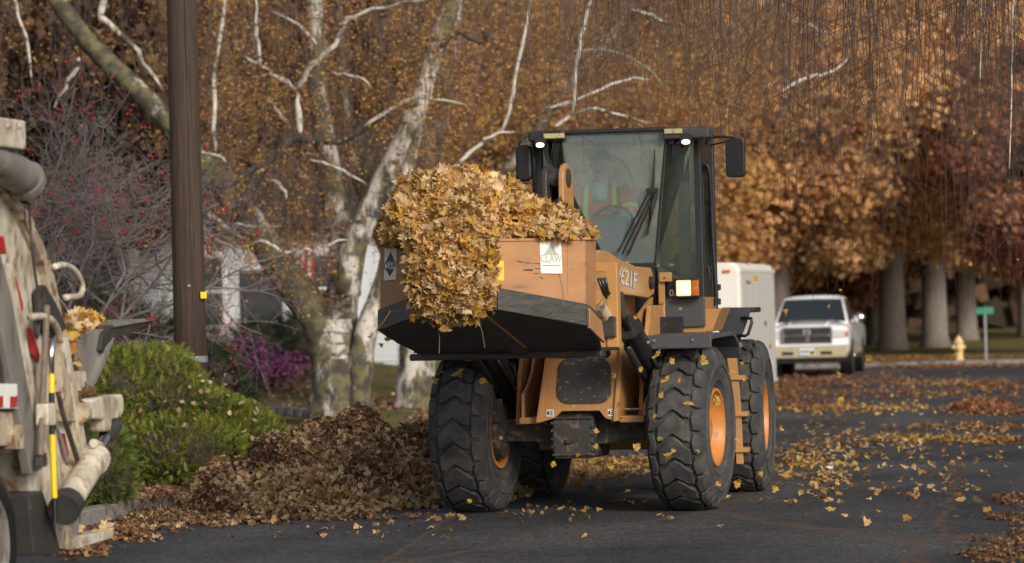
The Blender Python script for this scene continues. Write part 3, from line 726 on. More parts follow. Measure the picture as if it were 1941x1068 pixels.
for pts, w0, w1, mt in [
    ([(455, 395), (490, 330), (530, 285), (565, 262), (640, 268), (690, 243), (740, 205)], 22, 12, 'bark_dark'),
    ([(690, 240), (740, 205), (775, 190), (820, 188), (882, 200)], 9, 4, 'birch_white'),
    ([(570, 262), (566, 210), (562, 172)], 14, 11, 'birch_white'),
    ([(562, 170), (530, 150), (494, 125), (470, 112), (446, 88)], 9, 4, 'birch_white'),
    ([(494, 125), (489, 80), (485, 40), (482, -40)], 8, 5, 'birch_white'),
    ([(562, 170), (585, 135), (607, 110), (635, 86), (646, 60), (655, 38), (668, 30)], 11, 8, 'birch_white'),
    ([(655, 38), (690, 24), (740, 12), (800, 0), (880, -20)], 7, 5, 'birch_white'),
    ([(505, 188), (522, 205), (535, 225), (553, 245)], 4, 8, 'birch_white'),
    ([(600, 84), (575, 55), (545, 38), (515, 22)], 7, 4, 'birch_white'),
    ([(432, -30), (418, 60), (410, 110), (405, 200), (408, 260), (410, 290)], 7, 9, 'birch_white'),
    ([(380, 288), (408, 294), (425, 305), (440, 325)], 6, 3, 'birch_white'),
    ([(588, 303), (625, 312), (660, 330), (695, 350)], 6, 5, 'birch_white'),
    ([(512, 338), (530, 352), (540, 368), (546, 382)], 5, 6, 'birch_white'),
    ([(630, 136), (665, 145), (690, 150), (704, 166)], 6, 3, 'birch_white'),
    ([(476, 465), (496, 458), (520, 468), (545, 480), (580, 472), (600, 478), (640, 458), (665, 455)], 7, 4, 'birch_white'),
    ([(445, 424), (480, 430), (535, 428)], 6, 4, 'birch_white'),
    ([(20, -20), (35, 30), (52, 85), (62, 165)], 7, 6, 'birch_white'),
    ([(205, -30), (190, 25), (205, 45), (250, 85), (282, 130), (310, 175)], 14, 8, 'birch_bark'),
    ([(150, 110), (140, 140), (115, 180), (100, 212)], 9, 5, 'birch_white'),
    ([(870, 310), (890, 290), (920, 266), (950, 252), (985, 249)], 9, 4, 'birch_white'),
    ([(950, 252), (966, 215), (975, 150), (990, 80), (1010, -20)], 7, 6, 'birch_white'),
    ([(1050, 240), (1085, 220), (1120, 208), (1160, 212), (1240, 235)], 8, 4, 'birch_white'),
    ([(1085, 215), (1090, 150), (1098, 100), (1106, 50), (1125, -20)], 6, 8, 'birch_white'),
    ([(1030, 205), (1090, 190), (1160, 160), (1200, 150), (1235, 150)], 6, 4, 'birch_white'),
    ([(1080, 98), (1140, 95), (1190, 108), (1240, 140), (1262, 175)], 6, 4, 'bark_grey'),
    ([(1200, 20), (1240, 30), (1280, 50), (1340, 48)], 8, 5, 'birch_bark'),
    ([(840, 75), (800, 70), (760, 60), (720, 58)], 12, 6, 'bark_dark'),
    ([(820, 100), (870, 62), (900, 80), (920, 78)], 12, 6, 'bark_dark'),
    ([(400, 350), (430, 350), (470, 330), (500, 300)], 12, 8, 'bark_dark'),
    ([(380, 420), (400, 450), (430, 462), (452, 480)], 8, 5, 'bark_grey'),
    ([(350, 360), (400, 410), (440, 440), (470, 455)], 16, 10, 'birch_bark'),
    ([(1480, 175), (1530, 145), (1570, 140), (1610, 108)], 8, 5, 'birch_white'),
    ([(1500, 40), (1550, 55), (1590, 75)], 7, 4, 'birch_white')]:
    branch(pts, w0 * 1.15, w1 * 1.1, D1 - random.uniform(.6, 1.6), mt, birch, 'branch', random.uniform(-.6, .6), 6, .012)
birch2 = empty('birch_tree', at(788, 780, 60)); birch2.location.z = .13
tag(birch2, 'second thick pale birch trunk just behind the raised bucket', 'tree', 'weeping birches on the lawn')
branch([(786, 792), (788, 760), (790, 700), (792, 640), (796, 560), (800, 480), (810, 360), (830, 250), (850, 120), (870, -60)], 92, 30, 60, 'birch_bark', birch2, 'trunk', .5, 12)
branch([(792, 650), (830, 560), (880, 460), (930, 370), (990, 280), (1080, 160), (1180, 40), (1240, -60)], 40, 14, 60, 'birch_bark', birch2, 'trunk', 1.0, 9)
branch([(790, 660), (760, 560), (730, 470), (690, 380), (660, 270), (650, 130), (640, -40)], 36, 14, 60.4, 'birch_mossy', birch2, 'trunk', 1.0, 9)

def curtain(root, n, x0, x1, ytop, ybot, d0, d1, leaves, palette, rad, lsize, name='twig', mt='twig_brown', K=7, skew=1.0, wav=.04, side=0.6, ncl=0):
    cl = [x0 + (x1 - x0) * random.random() for _ in range(ncl)]
    """hanging twigs with leaves along them; pixel spans are taken at the twigs' own distances"""
    paths = []; rads = []; LP = []
    for i in range(n):
        d = random.uniform(d0, d1); x = x0 + (x1 - x0) * random.random() ** skew
        if cl: x = random.choice(cl) + random.gauss(0, 22)
        yt = random.uniform(*ytop); yb = max(yt + 60, random.uniform(*ybot))
        a = at(x, yt, d); b = at(x + random.gauss(0, 16), yb, d)
        bend = Vector((random.gauss(0, wav), random.gauss(0, wav), 0)); ph = random.uniform(0, 6)
        P = []
        for k in range(K):
            t = k / (K - 1); q = a.lerp(b, t) + bend * math.sin(math.pi * t) * 2 + Vector((math.sin(ph + t * 7) * wav * .4, 0, 0)) + Vector((random.gauss(0, wav * .12), 0, 0))
            P.append(tuple(q))
        paths.append(P); rads.append([rad * (1.25 - .9 * k / (K - 1)) * random.uniform(.8, 1.2) for k in range(K)])
        for _ in range(int(2 * side) + (random.random() < (2 * side) % 1)):
            k = random.randrange(1, K - 1); s0 = Vector(P[k]); dx = random.choice((-1, 1)) * random.uniform(.06, .45)
            ln = random.uniform(.25, .8)
            sp = [tuple(s0 + Vector((dx * math.sin(min(1, t * 2) * 1.5), random.uniform(-.02, .02), -ln * t))) for t in [j / (K - 1) for j in range(K)]]
            paths.append(sp); rads.append([rad * .6 * (1.1 - .7 * j / (K - 1)) for j in range(K)])
    off = np.array(root.location)
    me = strands_mesh(name, np.array(paths) - off, np.array(rads)); o = link_mesh(name, me, mt, root); o['kind'] = 'stuff'
    if leaves:
        PA = np.array(paths); wt = rng.random(len(PA)) ** 3 + .03; pi = rng.choice(len(PA), leaves, p=wt / wt.sum()); tt = rng.random(leaves) ** .8 * (K - 1.001); k = tt.astype(int); f = (tt - k)[:, None]
        pos = PA[pi, k] * (1 - f) + PA[pi, k + 1] * f + rng.normal(0, .06, (leaves, 3))
        nr = rng.normal(0, 1, (leaves, 3)); nr[:, 2] *= .4; nr[:, 1] -= .8
        spin = np.tile([1.0, .2, 0], (leaves, 1)) + rng.normal(0, .3, (leaves, 3))
        o = scatter('foliage', pos - off, nr, rng.uniform(.7, 1.35, leaves) * lsize, pick(palette, leaves), .4, LEAF5, 'leaf_attr', root, spin); o['kind'] = 'stuff'
BL = [(.54, .26, .09), (.48, .21, .07), (.58, .34, .09), (.36, .165, .065), (.50, .36, .08), (.22, .11, .055), (.60, .34, .17)]
curtain(birch, 100, 380, 880, (-420, 100), (150, 520), 52.5, 54.5, 5200, BL, .005, .075, wav=.16, side=1.2)
curtain(birch, 300, 330, 900, (-420, 200), (150, 560), 55.8, 59.5, 17000, BL, .0055, .08, wav=.2, side=1.2)
curtain(birch, 90, 380, 660, (200, 380), (430, 600), 53, 57, 3000, BL, .0055, .078, wav=.2, side=1.5)
curtain(birch, 110, -60, 340, (-420, 60), (60, 360), 55.6, 59, 1500, BL, .005, .075, wav=.2, side=1.0)
curtain(birch2, 420, 780, 1380, (-420, 120), (120, 520), 57, 65, 30000, BL, .0055, .088, wav=.2, side=1.4)
curtain(birch2, 170, 1340, 1720, (-420, 0), (60, 330), 59, 66, 8000, BL, .0055, .088, wav=.2, side=1.4)

# ================================================================ wheel loader
LO = Vector((0.615, 31.9, 0))
loader = empty('wheel_loader', LO)
tag(loader, 'orange wheel loader carrying a heaped bucket of leaves down the street', 'wheel loader')
FY = -R(16); BY = -R(10)
MF = Matrix.Rotation(FY, 4, 'Z')                                             # front frame, relative to the root
MR = Matrix.Translation(Vector((1.215, 34.6, 0)) - LO) @ Matrix.Rotation(BY, 4, 'Z')   # rear frame
MFW = Matrix.Translation(LO) @ MF; MRW = Matrix.Translation(LO) @ MR
def on_plane(MW, x, y, v):
    """pixel -> (u, z) on the plane v = const of a frame"""
    Mi = MW.inverted(); o = Mi @ CAM; d = Mi.to_3x3() @ ray(x, y); t = (v - o.y) / d.y; p = o + d * t; return (p.x, p.z)
def FP(x, y, v): return on_plane(MFW, x, y, v)
def RP(x, y, v): return on_plane(MRW, x, y, v)
def on_uplane(MW, x, y, u):
    Mi = MW.inverted(); o = Mi @ CAM; d = Mi.to_3x3() @ ray(x, y); t = (u - o.x) / d.x; p = o + d * t; return (p.y, p.z)

# ---- wheels (tyre lies along local x; outer face towards +x for 'right' ones)
WR = .745
def tyre_mesh():
    prof = [(-.20, .335), (-.235, .40), (-.268, .50), (-.275, .58), (-.262, .645), (-.235, .690), (-.16, .718), (0, .724)]
    prof = prof + [(-h, r) for h, r in prof[::-1][1:]]
    b = MB(); n = 72; rings = []
    for h, r in prof:
        rings.append([(h, r * math.cos(2 * math.pi * k / n), r * math.sin(2 * math.pi * k / n)) for k in range(n)])
    b.loft(rings, False)
    def surf(x):
        ax = abs(x)
        if ax < .16: return .724 - .006 * (ax / .16) ** 2
        if ax < .235: return .718 - .028 * ((ax - .16) / .075) ** 1.5
        return .690 - (ax - .235) * 1.9
    NP = 22; PT = 2 * math.pi / NP; Rm = .735
    def block(poly, ang, h=.033):
        cx = sum(p[0] for p in poly) / len(poly); ct = sum(p[1] for p in poly) / len(poly)
        m_ = len(poly); V = []
        for sc, dh in ((1.0, -.012), (.985, h * .72), (.90, h)):
            for (x, t) in poly:
                x2 = cx + (x - cx) * sc; t2 = ct + (t - ct) * sc
                r = surf(x2) + dh; a = ang + t2 / Rm
                V.append((x2, r * math.cos(a), r * math.sin(a)))
        F = []
        for k in range(2):
            for i in range(m_):
                j = (i + 1) % m_; F.append((k * m_ + i, k * m_ + j, (k + 1) * m_ + j, (k + 1) * m_ + i))
        x2 = cx; r = surf(cx) + h; V.append((cx, r * math.cos(ang + ct / Rm), r * math.sin(ang + ct / Rm)))
        for i in range(m_): F.append((2 * m_ + i, 2 * m_ + (i + 1) % m_, 3 * m_))
        b.add(V, F)
    p = PT * Rm
    for k in range(NP):
        a = k * PT
        # middle lug: a wide wave across the tread
        xs = [-.150, -.105, -.055, 0, .055, .105, .150]
        cl = [.046, .030, -.020, -.050, -.020, .030, .046]
        up = [(x, c + p * .43 * (1 - .25 * (abs(x) / .15) ** 3)) for x, c in zip(xs, cl)]; dn = [(x, c - p * .43 * (1 - .25 * (abs(x) / .15) ** 3)) for x, c in zip(xs, cl)]
        # split in two halves so that the fan stays inside the outline
        L_ = [up[i] for i in (0, 1, 2, 3)] + [dn[i] for i in (3, 2, 1, 0)]
        R_ = [up[i] for i in (3, 4, 5, 6)] + [dn[i] for i in (6, 5, 4, 3)]
        full = up + dn[::-1]
        block(full, a)
        for s in (-1, 1):
            hexa = [(.166, .02), (.180, .082), (.235, .090), (.264, .065), (.266, -.068), (.235, -.090), (.183, -.082), (.164, -.025)]
            poly = [(s * x, t * p / .19 + p * .5 + .03) for x, t in hexa]
            block(poly, a, .030)
    me = b.mesh('tyre'); me.polygons.foreach_set('use_smooth', [True] * len(me.polygons)); me.set_sharp_from_angle(angle=R(32))
    return me
TY = tyre_mesh()
def sidewall_ring(b, x, r0, r1, s):
    pass
def wheel(u, v, frame, outer, dirty=False):
    s = 1 if outer else -1
    M = frame @ Matrix.Translation((u, v, WR))
    rim = MB(); q = .235
    rim.lathe([(-.215, .352), (-.235, .35), (-.235, .325), (-.20, .315), (-.17, .295), (.09, .285), (.10, .20), (.12, .18), (.10, .0), (.06, .0), (.07, .19), (.07, .275), (.17, .300), (.20, .315), (.238, .325), (.238, .352), (.215, .355)], n=48, cap=False)
    # turned so that the disc sits towards the outer side
    if s < 0: rim.v = [(-x, y, z) for x, y, z in rim.v]
    w_ = rim.build('wheel', 'rim_orange', loader, M, smooth=30)
    t = link_mesh('tyre', TY, 'rubber', w_); t.rotation_euler = (random.uniform(0, 6), 0, 0)
    if s < 0: t.scale = (1, 1, 1)
    hb = MB(); hb.lathe([(.06 * s, .0), (.06 * s, .175), (.15 * s, .165), (.17 * s, .12), (.175 * s, 0)], n=24)
    for k in range(10):
        a = 2 * math.pi * k / 10; hb.lathe([(.10 * s, .018), (.135 * s, .018), (.14 * s, .010)], (0, .225 * math.cos(a), .225 * math.sin(a)), n=6)
    hb.build('hub', 'rim_orange', w_, smooth=30)
    # raised rings on both sidewalls
    for sd in (-1, 1):
        rg = MB()
        rg.lathe([(.240 * sd, .410), (.262 * sd, .43), (.260 * sd, .445), (.245 * sd, .455)], n=56, cap=False)
        rg.lathe([(.268 * sd, .545), (.283 * sd, .555), (.283 * sd, .585), (.268 * sd, .595)], n=56, cap=False)
        rg.build('sidewall_ring', 'rubber_side', w_, smooth=40)
    return w_
wheel(-1.02, 0, MF, False); wheel(1.02, 0, MF, True); wheel(-1.03, 0, MR, False); wheel(1.03, 0, MR, True)

# ---- front axle
b = MB()
b.loft([[(u, sy * 1.0, WR + sz) for sy, sz in ((-.11 * k, -.10 * k), (.11 * k, -.10 * k), (.11 * k, .10 * k), (-.11 * k, .10 * k))] for u, k in ((-.80, 1.0), (-.45, 1.05), (-.24, 1.35), (.24, 1.35), (.45, 1.05), (.80, 1.0))])
for u in (-.52, -.44, -.34, .34, .44, .52):
    b.lathe([(WR + .10, .03), (WR + .16, .03)], (u, -.09, 0), 'z', 6)
ax = b.build('axle', 'axle_mud', loader, MF, bevel=.02)
b = MB(); b.prism([(-.185, .49), (.165, .49), (.18, .56), (.19, .86), (.16, .90), (-.17, .90), (-.20, .85), (-.20, .56)], -.34, .30, 'y'); b.build('differential', 'axle_mud', ax, bevel=.02)
b = MB()
for k in range(10): b.box(-.205 + .004, .195 - .004, -.36, -.335, .52 + k * .037, .535 + k * .037) if k in (0, 9) else b.lathe([(-.365, .012), (-.335, .012)], (-.195 + (.38 if k % 2 else 0), 0, .53 + k * .036), 'y', 6)
b.lathe([(-.375, .03), (-.335, .04)], (-.04, 0, .66), 'y', 14); b.build('cover_bolt', 'axle_mud', ax)
for s in (-1, 1):
    b = MB(); b.lathe([(.70 * s, .12), (.74 * s, .25), (.80 * s, .27), (.93 * s, .255), (.94 * s, .1)], (0, 0, WR), 'x', 28); b.build('hub_carrier', 'axle_mud', ax, smooth=35)
    b = MB(); b.box(min(.70 * s, .86 * s), max(.70 * s, .86 * s), -.30, -.18, WR + .08, WR + .30); b.build('brake_caliper', 'axle_mud', ax, bevel=.015)

# ---- front frame: tapering box with the round cornered cover
V0 = -.42
def fpoly(pts, v): return [FP(x, y, v) for x, y in pts]
pl = fpoly([(1047, 640), (1183, 636), (1168, 790), (1166, 799), (1147, 793), (1136, 779), (1065, 780), (1051, 793), (1022, 802), (1024, 790)], V0)
b = MB(); b.prism(pl, V0, V0 + .035, 'y'); ff = b.build('front_frame', 'case_orange', loader, MF, bevel=.006)
def side_plate(xs, u_in, v0, v1, name):
    pass
uL = FP(1045, 660, V0)[0]; uLb = FP(1021, 800, V0)[0]; uR = FP(1181, 655, V0)[0]; uRb = FP(1167, 795, V0)[0]
zt = FP(1100, 640, V0)[1]; zb = FP(1100, 800, V0)[1]
for (ut, ub) in ((uL, uLb), (uR, uRb)):
    s = -1 if ut < 0 else 1
    b = MB(); b.loft([[(ub - .02 * s, V0 - .03, zb), (ub + .02 * s, V0 - .03, zb), (ub + .02 * s, .55, zb), (ub - .02 * s, .55, zb)],
                      [(ut - .02 * s, V0 - .03, zt), (ut + .02 * s, V0 - .03, zt), (ut + .02 * s, .70, zt + .35), (ut - .02 * s, .70, zt + .35)]])
    b.build('frame_side', 'case_orange', ff, bevel=.006)
# loader towers behind, reaching up to the arm pivots
for s in (-1, 1):
    b = MB(); b.prism([(-.15, .80), (.62, .80), (.80, 1.6), (.72, 2.15), (.55, 2.28), (.34, 2.18), (.20, 1.7), (-.05, 1.25)], .30 * s, .335 * s, 'x'); b.build('tower_plate', 'case_orange', ff, bevel=.006)
    b = MB(); b.prism([(-.15, .80), (.62, .80), (.80, 1.6), (.76, 1.86), (.28, 1.86), (.20, 1.7), (-.05, 1.25)], .56 * s, .60 * s, 'x'); b.build('tower_plate', 'case_orange', ff, bevel=.006)
# curved wings and shelves beside the plate
wg = [(1016, 655), (1013, 700), (1009, 735), (996, 752), (983, 762), (977, 775), (976, 801), (1021, 801), (1024, 700), (1030, 655)]
b = MB(); w1 = [on_uplane(MFW, 1000, y, -.42) for y in (655, 801)]
zz = w1
b.prism([(-.30, zb + .02), (.50, zb + .02), (.55, 1.75), (.25, 1.75), (.16, 1.45), (.05, 1.28), (-.10, 1.16), (-.28, 1.08)], uLb - .20, uLb - .17, 'x'); b.build('frame_wing', 'case_orange', ff, bevel=.006)
b = MB(); b.prism([(-.30, zb + .02), (.50, zb + .02), (.5, 1.3), (-.1, 1.06), (-.28, .98)], uRb + .22, uRb + .25, 'x'); b.build('frame_wing', 'case_orange', ff, bevel=.006)
b = MB(); b.box(uLb - .20, uLb - .021, -.36, .3, zb - .015, zb + .045); b.build('frame_shelf', 'case_orange', ff, bevel=.008)
b = MB(); b.box(uRb + .021, uRb + .25, -.36, .3, zb - .015, zb + .045); b.build('frame_shelf', 'case_orange', ff, bevel=.008)
b = MB(); b.tube([(uRb + .03, -.2, zb + .1), (uRb + .24, -.2, zb + .1)], .012, 8); b.build('rod', 'bolt_steel', ff)
b = MB(); b.box(-.80, .80, .62, .72, .80, 1.75); b.build('frame_web', 'black_paint', ff)
# cover plate
cx0, cz1 = FP(1058, 679, V0); cx1, cz0 = FP(1160, 764, V0)
def rrect(x0, x1, z0, z1, r, n=5, ):
    out = []
    for cx, cz, a0 in ((x1 - r, z1 - r, 0), (x0 + r, z1 - r, 90), (x0 + r, z0 + r, 180), (x1 - r, z0 + r, 270)):
        for k in range(n + 1):
            a = R(a0 + 90 * k / n); out.append((cx + r * math.cos(a), cz + r * math.sin(a)))
    return out
cp = rrect(cx0, cx1, cz0, cz1, .11)
cp = [(x + (-.02 if z < (cz0 + cz1) / 2 and x < 0 else 0), z) for x, z in cp]
b = MB(); b.prism(cp, V0 - .018, V0 - .002, 'y'); cv = b.build('cover_plate', 'mud_cover', ff, bevel=.005)
for x, y in ((1100, 685), (1126, 684), (1102, 758)):
    u, z = FP(x, y, V0); b = MB(); b.lathe([(V0 - .03, .008), (V0 - .016, .012)], (u, 0, z), 'y', 8); b.build('bolt', 'bolt_steel', cv)
for (x0, y0, x1, y1) in ((1098, 667, 1134, 679), (1036, 777, 1050, 790), (1152, 776, 1165, 789)):
    u0, z1 = FP(x0, y0, V0); u1, z0 = FP(x1, y1, V0)
    b = MB(); b.box(u0, u1, V0 - .006, V0 - .002, z0, z1); st = b.build('safety_sticker', 'sticker_white', ff)
    b = MB(); n = 3
    for k in range(n): b.box(u0 + (u1 - u0) * .5, u1 - .008, V0 - .0085, V0 - .0065, z0 + (z1 - z0) * (.18 + .27 * k), z0 + (z1 - z0) * (.32 + .27 * k))
    b.sphere((u0 + (u1 - u0) * .25, V0 - .007, (z0 + z1) / 2), ((u1 - u0) * .16, .001, (z1 - z0) * .32), 8, 5); b.build('sticker_print', 'sticker_ink', st)
for (x0, y0, x1, y1) in ((1055, 664, 1089, 679), (1143, 662, 1158, 677)):
    u0, z1 = FP(x0, y0, V0); u1, z0 = FP(x1, y1, V0)
    b = MB(); b.prism(rrect(u0, u1, z0, z1, .033), V0 - .004, V0 - .001, 'y'); b.build('hose_opening', 'car_black', ff)
for k, (xa, xb) in enumerate(((1058, 1070), (1070, 1080), (1078, 1086), (1150, 1151))):
    a = FP(xa, 655, V0 - .16); c = FP(xb, 676, V0)
    b = MB(); b.tube([(a[0], V0 - .16, a[1] + .06), ((a[0] + c[0]) / 2, V0 - .08, (a[1] + c[1]) / 2 + .02), (c[0], V0 - .002, c[1])], .016, 8); b.build('hose', 'truck_grey' if k < 2 else 'cyl_black', ff, smooth=True)

# ---- bucket: two jaws that meet in the middle
BV0, BV1, BVm = -2.0, -3.6, -2.98
def zbot(v): return 1.50 + (BV0 - v) * .245
ZT = 2.43
hexp = [(-.30, BV1), (.26, BV1), (.84, BVm), (.84, BVm + .34), (-.95, BVm + .34), (-.95, BVm)]
bucket = empty('bucket'); bucket.parent = loader; bucket.matrix_local = MF
def wall(p, q, zt_=ZT, th=.022, z_off=0.0, top_lean=.09, wear=.15):
    """one upright panel between plan points p and q"""
    (u0, v0), (u1, v1) = p, q; d = Vector((u1 - u0, v1 - v0, 0)).normalized(); nrm = Vector((d.y, -d.x, 0))
    def col(u, v, a, z): return (u - nrm.x * a, v + top_lean * (z - zbot(v)) - nrm.y * a, z)
    def panel(zl0, zl1, zh0, zh1, a0, a1):
        r0 = [col(u0, v0, a0, zl0), col(u1, v1, a0, zl1), col(u1, v1, a0, zh1), col(u0, v0, a0, zh0)]
        r1 = [col(u0, v0, a1, zl0), col(u1, v1, a1, zl1), col(u1, v1, a1, zh1), col(u0, v0, a1, zh0)]
        return [r0, r1]
    za, zb_ = zbot(v0), zbot(v1)
    b = MB(); b.loft(panel(za, zb_, zt_, zt_, 0, th)); o = b.build('panel', 'bucket_orange', bucket, bevel=.004)
    b = MB(); b.loft(panel(za - .03, zb_ - .03, za + wear, zb_ + wear, -.022, -.002)); b.build('wear_strip', 'wear_steel', bucket, bevel=.006)
    b = MB(); b.loft(panel(zt_ - .012, zt_ - .012, zt_ + .012, zt_ + .012, -.012, .035)); b.build('rim_bar', 'bucket_orange', bucket, bevel=.005)
    return nrm, col
nR, colR = wall(hexp[1], hexp[2]); wall(hexp[2], hexp[3]); nL, colL = wall(hexp[5], hexp[0]); wall(hexp[4], hexp[5])
# bottom plates, one for each jaw, meeting along the centre seam
def bplate(pts, mt='wear_steel'):
    b = MB(); b.loft([[(u, v, zbot(v) - .035) for u, v in pts], [(u, v, zbot(v) - .005) for u, v in pts]]); return b.build('bottom_plate', mt, bucket, bevel=.006)
bplate([(.0, BV1), (.26, BV1), (.84, BVm), (.84, BV0 - .55), (.72, BV0), (.0, BV0)])
bplate([(-.004, BV1), (-.30, BV1), (-.95, BVm), (-.95, BVm + .45), (-.86, BV0), (-.004, BV0)])
b = MB(); b.loft([[(.05, v, zbot(v) - .085), (.11, v, zbot(v) - .06), (.11, v, zbot(v) - .036), (-.03, v, zbot(v) - .036), (-.03, v, zbot(v) - .06)] for v in (BV1 - .02, BV0 - .2)]); b.build('seam_bar', 'wear_steel', bucket, bevel=.006)
b = MB(); b.loft([[(.115, v, zbot(v) - .05), (.135, v, zbot(v) - .05), (.135, v, zbot(v) - .036), (.115, v, zbot(v) - .036)] for v in (BV1 + .1, BV0 - .3)]); b.build('seam_edge', 'bucket_orange', bucket)
# back wall and lower back beam
b = MB(); b.loft([[(-.95, BVm + .36, zbot(BVm + .34)), (.80, BVm + .36, zbot(BVm + .34)), (.66, BV0 + .04, zbot(BV0)), (-.86, BV0 + .04, zbot(BV0))], [(-.95, BVm + .38, ZT), (.80, BVm + .38, ZT), (.66, BV0 + .06, ZT - .1), (-.86, BV0 + .06, ZT - .1)]]); b.build('back_shell', 'bucket_orange', bucket, bevel=.01)
b = MB(); b.box(-.98, .74, BV0 - .10, BV0 + .08, zbot(BV0) - .065, zbot(BV0) - .006); b.build('back_beam', 'wear_steel', bucket, bevel=.012)
# end plate of the right jaw
b = MB(); b.prism([(BVm + .02, zbot(BVm) + .12), (BVm + .02, zbot(BVm) - .05), (BVm + .5, zbot(BVm + .5) - .06), (BVm + .42, zbot(BVm + .4) + .10)], .845, .872, 'x'); b.build('jaw_end', 'bucket_orange', bucket, bevel=.006)
# vertical weld seam, scratches, yellow tape
def on_panel(col, p, q, t, z, a=-.004):
    u = p[0] + (q[0] - p[0]) * t; v = p[1] + (q[1] - p[1]) * t; return Vector(col(u, v, a, z))
b = MB(); b.tube([on_panel(colR, hexp[1], hexp[2], .80, z, 0) for z in (ZT - .02, 2.2, 1.97)], .006, 6); b.build('weld_seam', 'bucket_orange', bucket)
def sticker(col, p, q, t, z, wd, ht, ink, slot=.0):
    a0 = on_panel(col, p, q, t, z); du = Vector((q[0] - p[0], q[1] - p[1], 0)).normalized(); dz = (Vector(col(p[0], p[1], 0, 2)) - Vector(col(p[0], p[1], 0, 1))).normalized()
    nn = du.cross(dz)
    if nn.y > 0: nn = -nn
    M = Matrix((du, dz, -nn)).transposed() if False else Matrix((du.to_tuple(), dz.to_tuple(), nn.to_tuple())).transposed()
    M4 = M.to_4x4(); M4.translation = a0 + nn * .004
    b = MB(); b.box(-wd / 2, wd / 2, -ht / 2, ht / 2, -.001, .001); so_ = b.build('claw_sticker', 'sticker_white', bucket, M4)
    b = MB(); b.prism([(-wd * .36, .015), (wd * .36, .015), (0, ht * .38)], .0015, .003, 'z'); b.prism([(-wd * .32, -ht * .17), (wd * .32, -ht * .17), (0, -ht * .40)], .0015, .003, 'z') if ink == 'sticker_ink' else None
    b.build('triangle_mark', ink, so_)
    me = text_mesh('CLAW', wd * .36); o = link_mesh('lettering', me, ink, so_); o.location = (0, -ht * .065, .0035); o.scale = (.95, 1.25, 1)
    if ink != 'sticker_ink':
        b = MB(); b.box(-wd * .42, wd * .42, -ht * .265, -ht * .25, .0015, .003); b.build('scratch', 'sticker_ink', so_)
sticker(colR, hexp[1], hexp[2], .60, 2.285, .205, .275, 'sticker_faded')
sticker(colL, hexp[5], hexp[0], .22, 2.27, .205, .275, 'sticker_ink')
b = MB(); a0 = on_panel(colR, hexp[1], hexp[2], .02, 2.18); b.obox(a0, (.09, .006, .16), Matrix.Rotation(math.atan2(hexp[2][1] - hexp[1][1], hexp[2][0] - hexp[1][0]), 3, 'Z')); b.build('tape', 'yellow_tape', bucket)
b = MB()
for i in range(8):
    t = random.uniform(.1, .5); z = random.gauss(2.19, .05); L_ = random.uniform(.03, .16)
    b.tube([on_panel(colR, hexp[1], hexp[2], t, z), on_panel(colR, hexp[1], hexp[2], t + L_, z - random.uniform(.0, .02))], .0022, 4)
b.build('scratch', 'wear_steel', bucket)

# ---- mount frame between bucket and arms (the upright orange frame on the right)
mv = -1.95
x0, z1 = FP(1122, 499, mv); x1, z1b = FP(1172, 497, mv); xi, zi = FP(1150, 516, mv); _, z0 = FP(1150, 662, mv)
b = MB(); b.prism([(x0, z1), (x1, z1b), (x1, z0), (xi, z0), (xi, zi), (x0, zi)], mv - .06, mv + .05, 'y'); mf_ = b.build('mount_frame', 'arm_orange', loader, MF, bevel=.008)
b = MB(); b.prism([(-x1 - .1, z1), (-x1 - .02, z1), (-x1 - .02, z0), (-x1 - .1, z0)], mv - .06, mv + .05, 'y'); b.build('post', 'arm_orange', mf_, bevel=.008)
b = MB(); b.box(-x1 - .08, x1 - .01, mv - .04, mv + .045, z0 - .01, z0 + .10); b.build('lower_beam', 'arm_orange', mf_, bevel=.01)
b = MB(); b.box(-x1 - .02, x1 + .004, mv - .075, mv - .062, z0 - .012, z0 + .018); b.build('edge_bar', 'black_paint', mf_)
# jaw cylinder beside it
pa = FP(1128, 568, mv - .25); pb = FP(1150, 600, mv)
b = MB(); b.tube([(pa[0] - .02, mv - .32, pa[1] + .03), (pb[0], mv - .02, pb[1] - .02)], .065, 14); jc = b.build('jaw_cylinder', 'truck_rust', loader, MF, smooth=40)
b = MB(); b.lathe([(-.02, .08), (.03, .08)], (pa[0], mv - .33, pa[1] + .02), 'y', 16); b.build('collar', 'case_orange', jc, smooth=40)
b = MB(); b.tube([(pa[0] - .10, mv - .45, pa[1] + .10), (pa[0], mv - .34, pa[1] + .03)], .03, 10); b.build('rod', 'cyl_black', jc, smooth=40)
for k in range(3):
    b = MB(); b.tube([(pa[0] + .02 + k * .03, mv - .2, pa[1] + .18), (pa[0] + .05 + k * .02, mv - .15, pa[1] + .05), (pb[0] + .02, mv + .1, pb[1] + .1 + k * .05)], .014, 8); b.build('hose', 'cyl_black', jc, smooth=True)
b = MB(); b.box(pb[0] - .08, pb[0] + .10, mv - .10, mv - .065, z0 + .10, z0 + .28); b.build('grease_block', 'wear_steel', jc, bevel=.01)

